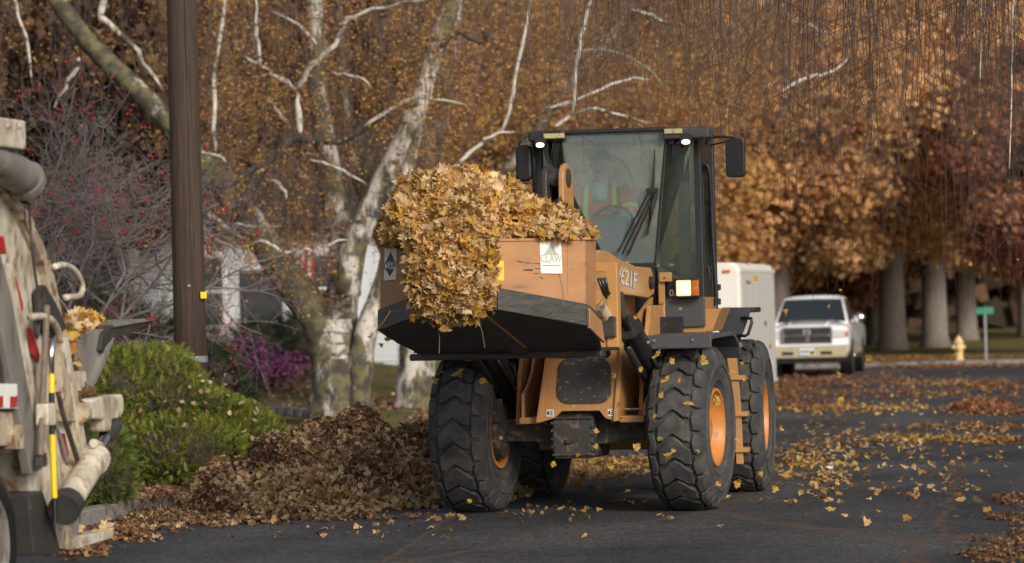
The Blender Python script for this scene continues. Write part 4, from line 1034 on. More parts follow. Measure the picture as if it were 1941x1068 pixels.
# ---- lift arms
def arm(u0, u1, name='lift_arm'):
    out = [(.56, 2.21), (.70, 2.10), (.66, 1.97), (.45, 1.93), (-.2, 1.955), (-.75, 1.97), (-1.15, 1.80), (-1.55, 1.48), (-1.90, 1.42), (-2.0, 1.55), (-1.92, 1.80), (-1.72, 2.12), (-1.52, 2.30), (-1.30, 2.36), (-1.05, 2.35), (-.6, 2.28), (0, 2.22)]
    b = MB(); b.prism(out, u0, u1, 'x'); return b.build(name, 'arm_orange', loader, MF, bevel=.012)
aR = arm(.47, .545); aL = arm(-.545, -.47)
b = MB(); b.tube([(-.52, -1.0, 2.1), (.52, -1.0, 2.1)], .13, 18); b.build('cross_tube', 'arm_orange', loader, MF, smooth=40)
for a_, s in ((aR, 1), (aL, -1)):
    b = MB(); b.lathe([(.40 * s, .06), (.575 * s, .06)], (0, .50, 2.07), 'x', 18); b.build('pivot_pin', 'black_paint', a_, smooth=40)
# decal 621F on the right arm's outer side
dv, dz = -.34, 2.105
dM = Matrix(((0, 0, 1, 0), (1, 0, 0, 0), (0, 1, 0, 0), (0, 0, 0, 1)))       # text x -> v, y -> z, out -> +u
sh = Matrix.Rotation(R(-5), 4, 'X')
def decal(body, size, off, matn, sx=1.0):
    me = text_mesh(body, size, .0008, .18); o = link_mesh('model_number', me, matn, aR, Matrix.Translation((.546 + off, dv, dz)) @ sh @ dM @ Matrix.Diagonal((sx, 1, 1, 1))); return o
b = MB(); b.add([(.5485, dv - .46, dz - .11), (.5485, dv + .50, dz - .16), (.5485, dv + .48, dz + .075), (.5485, dv - .42, dz + .14)], [(0, 1, 2, 3)])
for (off, matn, sc) in ((.002, 'decal_white', 1.10), (.004, 'sticker_ink', 1.05), (.006, 'decal_silver', .97)):
    decal('621F', .215 * sc, off, matn, 1.45)
# bell crank above the arms
def crank(u, th, mt):
    b = MB(); a = FP(1075, 338, -1.05); out = []
    cz = a[1]; cv_ = -1.05
    for k in range(9): an = R(0 + 180 * k / 8); out.append((cv_ + .155 * math.cos(an), cz + .13 * math.sin(an)))
    out += [(cv_ - .17, cz - .25), (cv_ - .30, 2.25), (cv_ - .02, 2.12), (cv_ + .22, 2.30), (cv_ + .18, cz - .2)]
    b.prism(out, u, u + th, 'x'); return b.build('bell_crank', mt, loader, MF, bevel=.01), cz, cv_
uc = FP(1076, 338, -1.05)[0]
k1, cz, cvv = crank(uc - .045, .05, 'arm_orange'); k2, _, _ = crank(uc - .20, .05, 'wear_steel')
b = MB(); b.lathe([(uc - .21, .05), (uc - .20, .085), (uc + .012, .085), (uc + .02, .06)], (0, cvv, cz), 'x', 20); b.build('crank_pin', 'wear_steel', k1, smooth=40)
b = MB(); b.tube([(uc - .095, cvv - .05, cz - .0), (uc - .095, .75, 2.05)], .075, 14); b.build('tilt_cylinder', 'cyl_black', loader, MF, smooth=40)
# lift cylinder at the right, second at the left
for s in (1, -1):
    u = .72 * s
    b = MB(); b.tube([(u, -1.05, 1.67), (u, .18, 1.08)], .108, 20); lc = b.build('lift_cylinder', 'cyl_black', loader, MF, smooth=40)
    b = MB(); b.lathe([(0, .122), (.07, .122), (.09, .10)], (0, 0, 0), 'x', 20)
    dirv = Vector((0, 1.23, -.59)).normalized(); q = Vector((1, 0, 0)).rotation_difference(dirv).to_matrix().to_4x4()
    b.build('collar', 'cyl_black', lc, Matrix.Translation((u, -1.07, 1.68)) @ q, smooth=40)
    b = MB(); b.tube([(u, -1.42, 1.86), (u, -1.05, 1.67)], .048, 14); b.build('rod', 'chrome' if s < 0 else 'cyl_black', lc, smooth=40)
    b = MB(); b.prism([(-1.58, 1.83), (-1.52, 1.98), (-1.40, 1.99), (-1.30, 1.78), (-1.42, 1.74)], u - .055, u + .055, 'x'); b.build('rod_eye', 'wear_steel', lc, bevel=.015)
    b = MB(); b.tube([(u - .03, -1.0, 1.50), (u - .03, .05, 1.00)], .035, 10); b.tube([(u + .10, -.62, 1.40), (u + .12, -.4, 1.26), (u + .11, .1, 1.02)], .018, 8); b.build('hose', 'cyl_black', lc, smooth=True)
    b = MB(); b.lathe([(u - .12, .10), (u + .12, .10)], (0, .20, 1.06), 'x', 18); b.build('clevis', 'cyl_black', lc, smooth=40)

# ---- front mudguards
def guard(s):
    prof = []
    for k in range(9):
        a = R(168 - 128 * k / 8) if k else R(168)
        prof.append((-.92 * math.cos(math.pi - a) * -1 * -1, 0))
    pts = [(-.62, 1.50), (-.56, 1.58), (.30, 1.60), (.45, 1.57), (.58, 1.49), (.66, 1.36), (.64, 1.35), (.56, 1.46), (.43, 1.54), (.29, 1.565), (-.55, 1.545), (-.60, 1.48)]
    b = MB(); b.prism(pts, min(.70 * s, 1.36 * s), max(.70 * s, 1.36 * s), 'x'); g = b.build('mudguard', 'grey_plastic', loader, MF, bevel=.012)
    b = MB(); b.box(min(.69 * s, 1.365 * s), max(.69 * s, 1.365 * s), -.64, -.60, 1.47, 1.595); b.build('lip', 'grey_plastic', g, bevel=.01)
    for x in (.85, 1.2):
        b = MB(); b.lathe([(-.655, .016), (-.635, .022)], (x * s, 0, 1.545), 'y', 8); b.build('bolt', 'bolt_steel', g)
guard(1); guard(-1)

# ---- rear frame: chassis, hood, cab platform
b = MB(); b.box(-.52, .52, -1.75, 1.6, .62, 1.15); b.build('rear_frame', 'case_orange', loader, MR, bevel=.02)
b = MB(); b.box(-.68, .52, -1.9, -1.72, .52, .60); b.build('belly_plate', 'case_orange', loader, MR, bevel=.01)
b = MB(); b.box(-.5, .5, -1.6, 1.0, .50, .60); b.build('belly_pan', 'black_paint', loader, MR, bevel=.01)
b = MB(); b.lathe([(-.95, .12), (.95, .12)], (0, 0, WR), 'x', 16); b.sphere((0, 0, WR), (.28, .26, .26), 16, 10); b.build('axle', 'axle_mud', loader, MR, smooth=40)
b = MB(); b.prism([(-.35, 1.15), (1.9, 1.15), (1.9, 1.7), (1.75, 2.0), (-.35, 2.25)], -.62, .55, 'x'); hd = b.build('engine_hood', 'case_orange', loader, MR, bevel=.05)
b = MB(); b.box(-1.1, 1.05, 1.6, 2.1, .6, 1.3); b.build('counterweight', 'black_paint', loader, MR, bevel=.08)
b = MB(); b.tube([(.2, .8, 2.1), (.2, .8, 2.75)], .05, 12); b.build('exhaust', 'black_paint', loader, MR, smooth=40)
# rear fender with blue-grey tread plate, hand rail, ladder
def rp(x, y, v): u, z = RP(x, y, v); return (u, z)
fv = -.75
pts = [rp(*p, fv) for p in ((1352, 588), (1372, 583), (1424, 583), (1420, 600), (1405, 640), (1400, 690), (1380, 690), (1378, 640), (1358, 625))]
b = MB(); b.prism(pts, fv, fv + .03, 'y'); rfn = b.build('rear_fender', 'blue_grey', loader, MR, bevel=.008)
u0 = pts[0][0]; u1 = pts[2][0]; zt_ = pts[2][1]
b = MB(); b.box(u0, u1 + .02, fv + .035, -.05, zt_ - .05, zt_); b.build('deck', 'black_paint', rfn, bevel=.01)
b = MB(); b.box(-u1 - .02, -u0, fv, -.05, zt_ - .05, zt_); b.build('deck', 'black_paint', rfn, bevel=.01)
h = [rp(*p, fv - .08) for p in ((1405, 603), (1424, 604), (1425, 612), (1418, 634), (1412, 637), (1396, 637))]
b = MB(); b.tube([(h[0][0], fv - .01, h[0][1])] + [(u, fv - .08, z) for u, z in h[1:5]] + [(h[5][0], fv - .01, h[5][1])], .016, 8); b.build('hand_rail', 'black_paint', rfn, smooth=True)
lv = -.95
rail = [rp(*p, lv) for p in ((1371, 640), (1380, 628), (1390, 645), (1397, 690), (1404, 770), (1409, 880), (1396, 880), (1388, 770), (1381, 700))]
b = MB(); b.prism(rail, lv, lv + .05, 'y'); ld = b.build('ladder', 'case_orange', loader, MR, bevel=.005)
for (xa, xb, y) in ((1372, 1403, 655), (1382, 1411, 716), (1388, 1417, 785), (1390, 1419, 853)):
    ua, z = rp(xa, y, lv); ub, _ = rp(xb, y, lv)
    b = MB(); b.box(ua - .45, ub, lv - .03, lv + .18, z - .025, z + .02); b.build('rung', 'arm_orange', ld, bevel=.005)

# ---- cab: platform side box with head lamp
pv = -2.02
def rbox(x0, y0, x1, y1, v0, v1, name, mt, parent=loader, bevel=.006):
    a = RP(x0, y0, v0); c = RP(x1, y1, v0)
    b = MB(); b.box(min(a[0], c[0]), max(a[0], c[0]), v0, v1, min(a[1], c[1]), max(a[1], c[1]))
    return b.build(name, mt, parent, MR if parent is loader else None, bevel=bevel)
sb = rbox(1247, 566, 1337, 630, pv, pv + .9, 'side_box', 'arm_orange')
a = RP(1335, 586, pv + .1); c = RP(1364, 628, pv + .1)
b = MB(); b.prism([(a[0], a[1]), (c[0] + .02, a[1]), (c[0] - .07, c[1]), (a[0], c[1])], pv + .1, pv + .9, 'y'); b.build('corner_box', 'arm_orange', sb, bevel=.006)
rbox(1260, 566, 1337, 620, pv - .035, pv - .004, 'dark_panel', 'grey_plastic', sb, .012)
rbox(1262, 528, 1300, 567, pv + .02, pv + .3, 'lamp_box', 'black_paint', sb, .008)
rbox(1247, 520, 1262, 630, pv - .05, pv + .02, 'post', 'arm_orange', sb, .006)
rbox(1249, 517, 1273, 534, pv - .10, pv - .055, 'bracket', 'arm_orange', sb, .006)
for (x, y) in ((1261, 526), (1254, 575), (1254, 600)):
    u, z = RP(x, y, pv - .1); b = MB(); b.lathe([(pv - .125, .010), (pv - .04, .015)], (u, 0, z), 'y', 8); b.build('bolt', 'bolt_steel', sb)
hl_u, hl_z = RP(1296, 546, pv - .18)
hl = rbox(1279, 529, 1326, 564, pv - .16, pv - .02, 'head_lamp', 'black_paint', loader, .012)
rbox(1281, 532, 1310, 561, pv - .175, pv - .15, 'lens', 'headlamp_lit', hl, .012)
b = MB(); b.sphere((hl_u, pv - .176, hl_z), (.048, .012, .045), 16, 10); b.build('bulb', 'bulb_lit', hl, smooth=True)
rbox(1311, 532, 1325, 561, pv - .172, pv - .10, 'indicator', 'amber', hl, .008)
u, z = RP(1275, 556, pv - .005); me = text_mesh('0.', .085, .0008); o = link_mesh('fleet_number', me, 'decal_white', sb, Matrix.Translation((u, pv - .012, z)) @ Matrix.Rotation(R(90), 4, 'X'))
rbox(1264, 535, 1281, 566, pv - .010, pv + .015, 'number_panel', 'black_paint', sb, .003)

# ---- cab shell
CF, CC, CB = -1.95, -1.62, -.55
cab = empty('cab'); cab.parent = loader; cab.matrix_local = MR
gt = RP(1163, 252, CF)[1]; gb = RP(1175, 500, CF)[1]
uTL = RP(1064, 255, CF)[0]; uTR = RP(1262, 249, CF)[0]; uBL = RP(1098, 500, CF)[0]; uBR = RP(1241, 497, CF)[0]
uPR = RP(1322, 300, CC)[0]; uPL = RP(1022, 300, CC)[0]
zc0 = 1.78; ztop = gt + .022
def quadplate(P, th, name, mt, parent=cab, bevel=0):
    P = [Vector(p) for p in P]; n_ = (P[1] - P[0]).cross(P[3] - P[0]).normalized() * th
    b = MB(); b.loft([P, [p + n_ for p in P]]); return b.build(name, mt, parent, bevel=bevel)
quadplate([(uBL, CF, gb), (uBR, CF, gb), (uTR, CF + .02, gt), (uTL, CF + .02, gt)], -.006, 'windscreen', 'windscreen')
quadplate([(uBR + .012, CF + .005, gb), (uPR, CC, gb - .25), (uPR, CC, gt), (uTR + .012, CF + .02, gt)], -.006, 'corner_glass', 'side_glass')
quadplate([(uBL - .012, CF + .005, gb), (uPL, CC, gb - .25), (uPL, CC, gt), (uTL - .012, CF + .02, gt)], .006, 'corner_glass', 'side_glass')
def bar(p, q, r, name='pillar', mt='black_paint', parent=cab, n=6):
    b = MB(); b.tube([p, q], r, n); return b.build(name, mt, parent, smooth=40)
bar((uBR + .006, CF - .002, gb - .05), (uTR + .006, CF + .015, gt), .014); bar((uBL - .006, CF - .002, gb - .05), (uTL - .006, CF + .015, gt), .014)
for u in (uPL, uPR):
    s = 1 if u > 0 else -1
    b = MB(); b.box(u - .035, u + .035, CC - .03, CC + .07, zc0 - .1, gt + .03); b.build('pillar', 'black_paint', cab, bevel=.012)
    b = MB(); b.box(u - .03, u + .03, CB - .04, CB + .06, zc0 - .1, gt + .03); b.build('pillar', 'black_paint', cab, bevel=.012)
    quadplate([(u, CC + .075, zc0 + .1), (u, CB - .045, zc0 + .1), (u, CB - .045, gt), (u, CC + .075, gt)], .006, 'side_window', 'side_glass')
quadplate([(uPL + .04, CB, 2.2), (uPR - .04, CB, 2.2), (uPR - .04, CB, gt), (uPL + .04, CB, gt)], .006, 'rear_window', 'side_glass')
b = MB(); b.box(uPL + .035, uPR - .035, CB - .02, CB + .04, zc0 - .1, 2.19); b.build('rear_panel', 'cab_inside', cab)
b = MB(); b.prism([(uPL, CC), (uBL, CF + .02), (uBR, CF + .02), (uPR, CC), (uPR, CB), (uPL, CB)], zc0 - .16, zc0, 'z'); b.build('floor', 'cab_inside', cab, bevel=.01)
# lower front below the windscreen
quadplate([(uBL, CF - .004, zc0), (uBR, CF - .004, zc0), (uBR, CF - .004, gb - .01), (uBL, CF - .004, gb - .01)], -.03, 'front_panel', 'black_paint')
quadplate([(uBR + .02, CF + .03, zc0), (uPR, CC, zc0), (uPR, CC, gb - .26), (uBR + .02, CF + .03, gb - .01)], -.006, 'lower_glass', 'side_glass')
# roof
b = MB(); rp_ = [(uPL - .04, CC - .02), (uTL - .02, CF - .02), (uTR + .02, CF - .03), (uPR + .04, CC - .02), (uPR + .04, CB + .15), (uPL - .04, CB + .15)]
b.loft([[(u, v, gt) for u, v in rp_], [(u, v, ztop + .005) for u, v in rp_], [(u * .97, v * .97 - .03, ztop + .016) for u, v in rp_]]); rf = b.build('roof', 'black_paint', cab, bevel=.012)
# end caps on roof corners with lamps
for (x0, x1, ya, yb, lx, ly, mx0, mx1, my) in ((1003, 1072, 250, 268, 1024, 273, 1030, 1070, 258), (1258, 1346, 243, 262, 1300, 267, 1259, 1293, 249)):
    a = RP(x0, ya, CF - .02); c = RP(x1, yb, CF - .02)
    b = MB(); b.box(a[0], c[0], CF - .10, CF + .25, c[1], a[1]); cp_ = b.build('roof_corner', 'grey_plastic' if x0 > 1200 else 'black_paint', cab, bevel=.02)
    a = RP(mx0, my - 4, CF - .12); c = RP(mx1, my + 4, CF - .12); b = MB(); b.box(a[0], c[0], CF - .125, CF - .10, c[1], a[1]); b.build('marker', 'marker_yellow', cp_, bevel=.004)
    u, z = RP(lx, ly, CF - .15)
    b = MB(); b.lathe([(CF - .16, .052), (CF - .13, .06), (CF - .04, .045), (CF - .02, .02)], (u, 0, z + .015), 'y', 16); wl = b.build('work_lamp', 'black_paint', cab, smooth=40)
    b = MB(); b.sphere((u, CF - .155, z - .012), (.042, .02, .024), 14, 8); b.build('lens', 'lamp_lit', wl, smooth=True)
    b = MB(); b.tube([(u, CF - .08, z + .06), (u, CF - .07, z + .13)], .012, 6); b.build('bracket', 'black_paint', wl)
# side door frame tube, handle and hinges at the right
dv_ = -1.30
P = [RP(x, y, dv_) for x, y in ((1322, 318), (1332, 312), (1341, 316), (1346, 345), (1352, 470), (1358, 560), (1356, 575), (1340, 580))]
b = MB(); b.tube(smooth_path([Vector((u, dv_, z)) for u, z in P], 3), .020, 8); b.build('door_frame', 'black_paint', cab, smooth=True)
quadplate([(RP(1324, 575, dv_)[0], dv_ + .02, RP(1324, 575, dv_)[1]), (P[5][0], dv_ + .02, P[5][1]), (P[3][0], dv_ + .02, P[3][1]), (P[0][0], dv_ + .02, P[0][1])], -.006, 'door_glass', 'side_glass')
H = [RP(x, y, dv_ - .05) for x, y in ((1330, 502), (1342, 506), (1345, 520), (1342, 534), (1330, 536))]
b = MB(); b.tube([(u, dv_ - .05, z) for u, z in H], .012, 8); b.build('door_handle', 'black_paint', cab, smooth=True)
for y in (545, 572):
    u, z = RP(1360, y, dv_); b = MB(); b.box(u - .03, u + .03, dv_ - .02, dv_ + .04, z - .03, z + .03); b.build('hinge', 'black_paint', cab, bevel=.008)
# inner corner post with vents seen through the corner glass
uI = RP(1296, 400, CC + .1)[0]
b = MB(); b.box(uI - .05, uI + .05, CC + .08, CC + .2, zc0, gt); ip = b.build('inner_post', 'cab_inside', cab, bevel=.01)
for y in (305, 415, 510):
    _, z = RP(1296, y, CC + .1)
    for k in range(4):
        b = MB(); b.box(uI - .022, uI + .022, CC + .072, CC + .079, z - .06 + k * .032, z - .045 + k * .032); b.build('vent_slat', 'grey_plastic', ip)
# mirrors
b = MB(); a = RP(1376, 264, CC - .2); c = RP(1414, 336, CC - .2)
b.prism(rrect(a[0], c[0], c[1], a[1], .035), CC - .28, CC - .20, 'y'); mi = b.build('mirror', 'car_black', cab, bevel=.012)
b = MB(); b.prism(rrect(a[0] + .02, c[0] - .02, c[1] + .02, a[1] - .02, .025), CC - .2, CC - .195, 'y'); b.build('mirror_glass', 'chrome', mi)
Q = [RP(x, y, CC - .12) for x, y in ((1345, 261), (1370, 259), (1392, 262), (1397, 268))]
b = MB(); b.tube([(u, CC - .1 - .03 * i, z) for i, (u, z) in enumerate(Q)], .011, 8); b.build('mirror_arm', 'black_paint', mi, smooth=True)
Q = [RP(x, y, CC - .12) for x, y in ((1345, 276), (1372, 270), (1380, 268))]
b = MB(); b.tube([(u, CC - .1 - .03 * i, z) for i, (u, z) in enumerate(Q)], .008, 8); b.build('mirror_arm', 'black_paint', mi, smooth=True)
b = MB(); a = RP(979, 276, CC - .2); c = RP(1010, 344, CC - .2)
b.prism(rrect(a[0], c[0], c[1], a[1], .05), CC - .28, CC - .18, 'y'); mi = b.build('mirror', 'car_black', cab, bevel=.02)
Q = [RP(x, y, CC - .1) for x, y in ((1020, 262), (1004, 258), (992, 262), (988, 276))]
b = MB(); b.tube([(u, CC - .1 - .04 * i, z) for i, (u, z) in enumerate(Q)], .012, 8); b.build('mirror_arm', 'black_paint', mi, smooth=True)
b = MB(); u, z = RP(1012, 300, CC - .1); b.tube([(u, CC - .1, z + .25), (u, CC - .12, z - .35)], .02, 8); b.build('grab_rail', 'black_paint', cab, smooth=True)
# wiper
W = lambda x, y, v=CF - .03: (RP(x, y, v)[0], v, RP(x, y, v)[1])
wp = bar(W(1241, 285), W(1239, 362), .006, 'wiper', 'black_paint'); 
b = MB(); b.loft([[W(1239, 283), W(1242, 283), W(1242, 284), W(1239, 284)], [(p[0], p[1] - .01, p[2]) for p in [W(1234, 362), W(1242, 362), W(1240, 440), W(1228, 440)]]][:1] * 2); 
b = MB(); b.tube([W(1241, 283), W(1238, 355), W(1228, 445)], [.004, .016, .008], 6); b.build('blade', 'car_black', wp)
b = MB(); a = W(1226, 357); c = W(1248, 366); b.box(a[0], c[0], CF - .06, CF - .02, c[2], a[2]); b.build('pivot', 'black_paint', wp, bevel=.004)
for (x0, y0, x1, y1) in ((1231, 362, 1172, 478), (1238, 364, 1180, 482), (1243, 366, 1190, 484)):
    b = MB(); b.tube([W(x0, y0, CF - .05), W(x1, y1, CF - .04)], .009, 6); b.build('arm', 'black_paint', wp)
b = MB(); b.tube([W(1246, 368, CF - .05), W(1226, 446, CF - .05)], .008, 6); b.build('arm', 'black_paint', wp)
# inside: seat, column, console, hanging cloth
uD = RP(1134, 350, -1.25)[0]
b = MB(); b.box(uD - .26, uD + .26, -1.25, -.78, 2.22, 2.42); se = b.build('seat', 'seat_cloth', cab, bevel=.05)
b = MB(); b.prism([(uD - .24, 2.3), (uD + .24, 2.3), (uD + .2, 2.9), (uD - .2, 2.9)], -.82, -.68, 'y'); b.build('seat_back', 'seat_cloth', se, bevel=.05)
b = MB(); b.box(uD - .2, uD + .2, -1.15, -.8, 1.79, 2.22); b.build('seat_base', 'cab_inside', se)
us = RP(1160, 430, -1.60)[0]; zs = RP(1160, 420, -1.60)[1]
col_ = bar((us, -1.85, zc0), (us, -1.62, zs - .06), .05, 'steering_column', 'cab_inside')
b = MB(); ring = []
tilt = Matrix.Rotation(R(55), 3, 'X')
ctr = Vector((us, -1.58, zs - .02))
b.tube([ctr + tilt @ Vector((.20 * math.cos(2 * math.pi * k / 28), .20 * math.sin(2 * math.pi * k / 28), 0)) for k in range(29)], .017, 8, False); sw = b.build('steering_wheel', 'black_paint', cab, smooth=True)
b = MB()
for k in range(3):
    a = R(90 + 120 * k); b.tube([ctr, ctr + tilt @ Vector((.20 * math.cos(a), .20 * math.sin(a), 0))], .012, 6)
b.sphere(ctr, .06, 10, 6); b.build('spoke', 'black_paint', sw)
b = MB(); b.prism([(us - .22, zs - .30), (us + .22, zs - .30), (us + .20, zs + .02), (us + .10, zs + .06), (us - .10, zs + .06), (us - .20, zs + .02)], -1.86, -1.70, 'y'); b.build('dashboard', 'cab_inside', cab, bevel=.03)
b = MB(); b.box(uPR - .28, uPR - .06, -1.40, -.7, zc0, 2.35); b.build('console', 'cab_inside', cab, bevel=.03)
b = MB(); b.sphere((uPR - .22, -1.60, 2.0), (.17, .12, .12), 14, 8); b.sphere((uPR - .10, -1.58, 1.97), (.12, .1, .09), 12, 8); b.build('cloth_bundle', 'jeans', cab, smooth=True)
b = MB(); b.box(uPL + .02, uPL + .12, -1.5, -.7, zc0, 2.4); b.build('console', 'cab_inside', cab, bevel=.03)
b = MB(); b.box(uPL + .05, uPR - .05, CC + .05, CB - .1, gt - .06, gt - .005); b.build('headliner', 'shirt_grey', cab)

# ================================================================ driver
def person():
    root = empty('person', MRW @ Vector((uD, -1.06, 2.40))); root.rotation_euler = (0, 0, BY); root.scale = (1.15, 1.15, 1.12)
    tag(root, 'loader driver in orange vest with lime stripes seated behind the windscreen', 'person')
    # joints relative to the seat point: x right, y back, z up (face towards -y)
    J = {}; V = []; E = []; Rd = []
    def v(n, p, r): J[n] = len(V); V.append(p); Rd.append(r)
    def e(a, b): E.append((J[a], J[b]))
    v('pelvis', (0, .02, .08), (.16, .13)); v('belly', (0, .03, .24), (.145, .115)); v('chest', (0, .02, .42), (.165, .12)); v('neckb', (0, .01, .55), (.075, .07)); v('neck', (0, -.01, .61), (.055, .056))
    v('chin', (0, -.03, .67), (.066, .078)); v('head', (0, -.03, .745), (.078, .098)); v('crown', (0, -.02, .82), (.062, .078))
    for a, b in (('pelvis', 'belly'), ('belly', 'chest'), ('chest', 'neckb'), ('neckb', 'neck'), ('neck', 'chin'), ('chin', 'head'), ('head', 'crown')): e(a, b)
    for s, n in ((-1, 'l'), (1, 'r')):
        v('sh' + n, (.19 * s, .01, .49), (.07, .075)); v('el' + n, (.27 * s, -.16, .26), (.048, .048)); v('wr' + n, (.17 * s, -.40, .33), (.032, .030)); v('pa' + n, (.155 * s, -.46, .345), (.036, .022))
        e('chest', 'sh' + n); e('sh' + n, 'el' + n); e('el' + n, 'wr' + n); e('wr' + n, 'pa' + n)
        for k in range(4):
            off = (-.027 + .018 * k); ln = (.9, 1.0, .95, .78)[k]
            v(f'f{n}{k}a', (.155 * s + off * .9, -.495, .352 - .004 * k), (.010, .010)); v(f'f{n}{k}b', (.155 * s + off, -.495 - .03 * ln, .338), (.009, .009)); v(f'f{n}{k}c', (.155 * s + off, -.500 - .018 * ln, .312), (.008, .008))
            e('pa' + n, f'f{n}{k}a'); e(f'f{n}{k}a', f'f{n}{k}b'); e(f'f{n}{k}b', f'f{n}{k}c')
        v('th' + n, (.155 * s - .045 * s, -.45, .33), (.011, .011)); v('tt' + n, (.155 * s - .055 * s, -.485, .315), (.009, .009)); e('pa' + n, 'th' + n); e('th' + n, 'tt' + n)
        v('hip' + n, (.10 * s, -.02, .07), (.095, .095)); v('kn' + n, (.13 * s, -.46, .10), (.066, .066)); v('an' + n, (.13 * s, -.52, -.32), (.045, .045)); v('to' + n, (.14 * s, -.68, -.36), (.04, .03))
        e('pelvis', 'hip' + n); e('hip' + n, 'kn' + n); e('kn' + n, 'an' + n); e('an' + n, 'to' + n)
    me = bpy.data.meshes.new('body'); me.from_pydata(V, E, []); me.update()
    o = link_mesh('body', me, 'skin', root)
    sk = o.modifiers.new('skin', 'SKIN'); sk.use_smooth_shade = True
    lay = me.skin_vertices[0] if me.skin_vertices else None
    if lay is None:
        bpy.context.view_layer.objects.active = o; o.select_set(True); bpy.ops.mesh.customdata_skin_add(); lay = me.skin_vertices[0]
    for i, r in enumerate(Rd): lay.data[i].radius = r; lay.data[i].use_root = (i == 0)
    o.modifiers.new('sub', 'SUBSURF').levels = 1; o.modifiers['sub'].render_levels = 1
    # clothes follow the body, a little wider
    def ring(cx, cy, cz, rx, ry, n=20): return [(cx + rx * math.cos(2 * math.pi * k / n), cy + ry * math.sin(2 * math.pi * k / n), cz) for k in range(n)]
    b = MB(); b.loft([ring(0, .02, .04, .185, .145), ring(0, .03, .2, .175, .14), ring(0, .02, .38, .195, .145), ring(0, .015, .49, .19, .12), ring(0, .01, .555, .10, .085)]); ve = b.build('vest', 'vest_orange', root, smooth=True)
    b = MB(); b.loft([ring(0, -.03, .42, .10, .105), ring(0, -.02, .52, .085, .105), ring(0, -.005, .585, .065, .075)]); b.build('shirt_collar', 'shirt_grey', root, smooth=True)
    for s in (-1, 1):
        b = MB(); b.tube([(.12 * s, -.135, .06), (.118 * s, -.135, .2), (.122 * s, -.132, .38), (.12 * s, -.105, .50), (.11 * s, -.03, .565)], .024, 8); b.build('stripe', 'vest_lime', ve, smooth=True)
        b = MB(); b.tube([(.17 * s, .01, .50), (.225 * s, -.06, .40), (.262 * s, -.13, .29)], [.088, .075, .066], 12); sv = b.build('sleeve', 'vest_orange', root, smooth=True)
        b = MB(); b.tube([(.238 * s, -.085, .362), (.248 * s, -.105, .335)], .0755, 12); b.build('stripe', 'vest_lime', sv, smooth=True)
        b = MB(); b.tube([(.262 * s, -.14, .28), (.272 * s, -.17, .26), (.20 * s, -.35, .315)], [.058, .054, .040], 12); b.build('forearm_sleeve', 'shirt_grey', root, smooth=True)
        b = MB(); b.tube([(.09 * s, .02, .07), (.13 * s, -.46, .10), (.13 * s, -.50, -.05), (.13 * s, -.52, -.30)], [.11, .08, .07, .06], 12); b.build('trouser_leg', 'jeans', root, smooth=True)
    b = MB(); b.loft([ring(0, -.03, .185, .178, .15), ring(0, -.03, .215, .178, .15)]); b.build('waist_stripe', 'vest_lime', root, smooth=True)
    # face and cap
    b = MB(); b.prism([(-.135, .70), (-.155, .695), (-.125, .745)], -.012, .012, 'x'); b.build('nose', 'skin', root, bevel=.004)
    for s in (-1, 1):
        b = MB(); b.sphere((.030 * s, -.118, .748), (.013, .010, .008), 8, 6); b.build('eye', 'cap_dark', root, smooth=True)
        b = MB(); b.sphere((.082 * s, -.02, .735), (.012, .022, .032), 8, 6); b.build('ear', 'skin', root, smooth=True)
    b = MB(); b.sphere((0, -.118, .672), (.026, .008, .007), 8, 5); b.build('mouth', 'cap_dark', root)
    b = MB(); b.loft([ring(0, -.02, .775, .092, .112), ring(0, -.02, .82, .088, .106), ring(0, -.015, .855, .060, .075), ring(0, -.01, .868, .02, .02)]); b.build('cap', 'cap_dark', root, smooth=True)
person()

# ================================================================ garbage truck at the left edge
TO = Vector((-3.1, 22.2, 0)); MT = Matrix.Translation(TO) @ Matrix.Rotation(-RA, 4, 'Z')
truck = empty('garbage_truck', TO, -RA)
tag(truck, 'rusty cream rear loading garbage truck cut off by the left edge', 'truck')
def TP(x, y, lat=0.0):
    """pixel -> (s, z) on the truck side plane x = lat"""
    return on_uplane(MT, x, y, lat)
def tpoly(pts, lat=0.0): return [TP(x, y, lat) for x, y in pts]
def tplate(pts, x0, x1, name, mt, parent=None, bevel=.006):
    lat = max(x0, x1); b = MB(); b.prism(tpoly(pts, lat), x0, x1, 'x'); return b.build(name, mt, parent or truck, bevel=bevel)
# hopper shell (full width) and body
tplate([(-110, 300), (18, 352), (52, 400), (82, 460), (102, 515), (118, 590), (132, 680), (148, 760), (150, 880), (142, 968), (100, 990), (60, 930), (20, 760), (-110, 700)], -2.45, -.02, 'tailgate_body', 'truck_cream', bevel=.02)
# curved outer edge flange
edge = [(18, 352), (52, 400), (82, 460), (102, 515), (118, 590), (132, 680), (148, 760), (156, 860), (150, 962)]
inn = [(p[0] - 13, p[1] + 4) for p in edge]
tplate(edge + inn[::-1], -.05, .035, 'edge_flange', 'truck_rust', bevel=.008)
tplate([(50, 395), (66, 420), (62, 470), (40, 420)], -.02, .012, 'rust_patch_plate', 'truck_rust')
# slanted grey channel
tplate([(-30, 430), (-12, 430), (22, 560), (52, 720), (82, 890), (60, 900), (28, 740), (-4, 590)], -.02, .05, 'slanted_post', 'truck_grey', bevel=.01)
tplate([(14, 500), (24, 500), (60, 690), (84, 860), (72, 862), (46, 690)], -.02, .03, 'inner_post', 'truck_cream', bevel=.006)
tplate([(-40, 560), (-14, 590), (6, 700), (18, 800), (-40, 790)], -.04, .015, 'recess_panel', 'truck_dark')
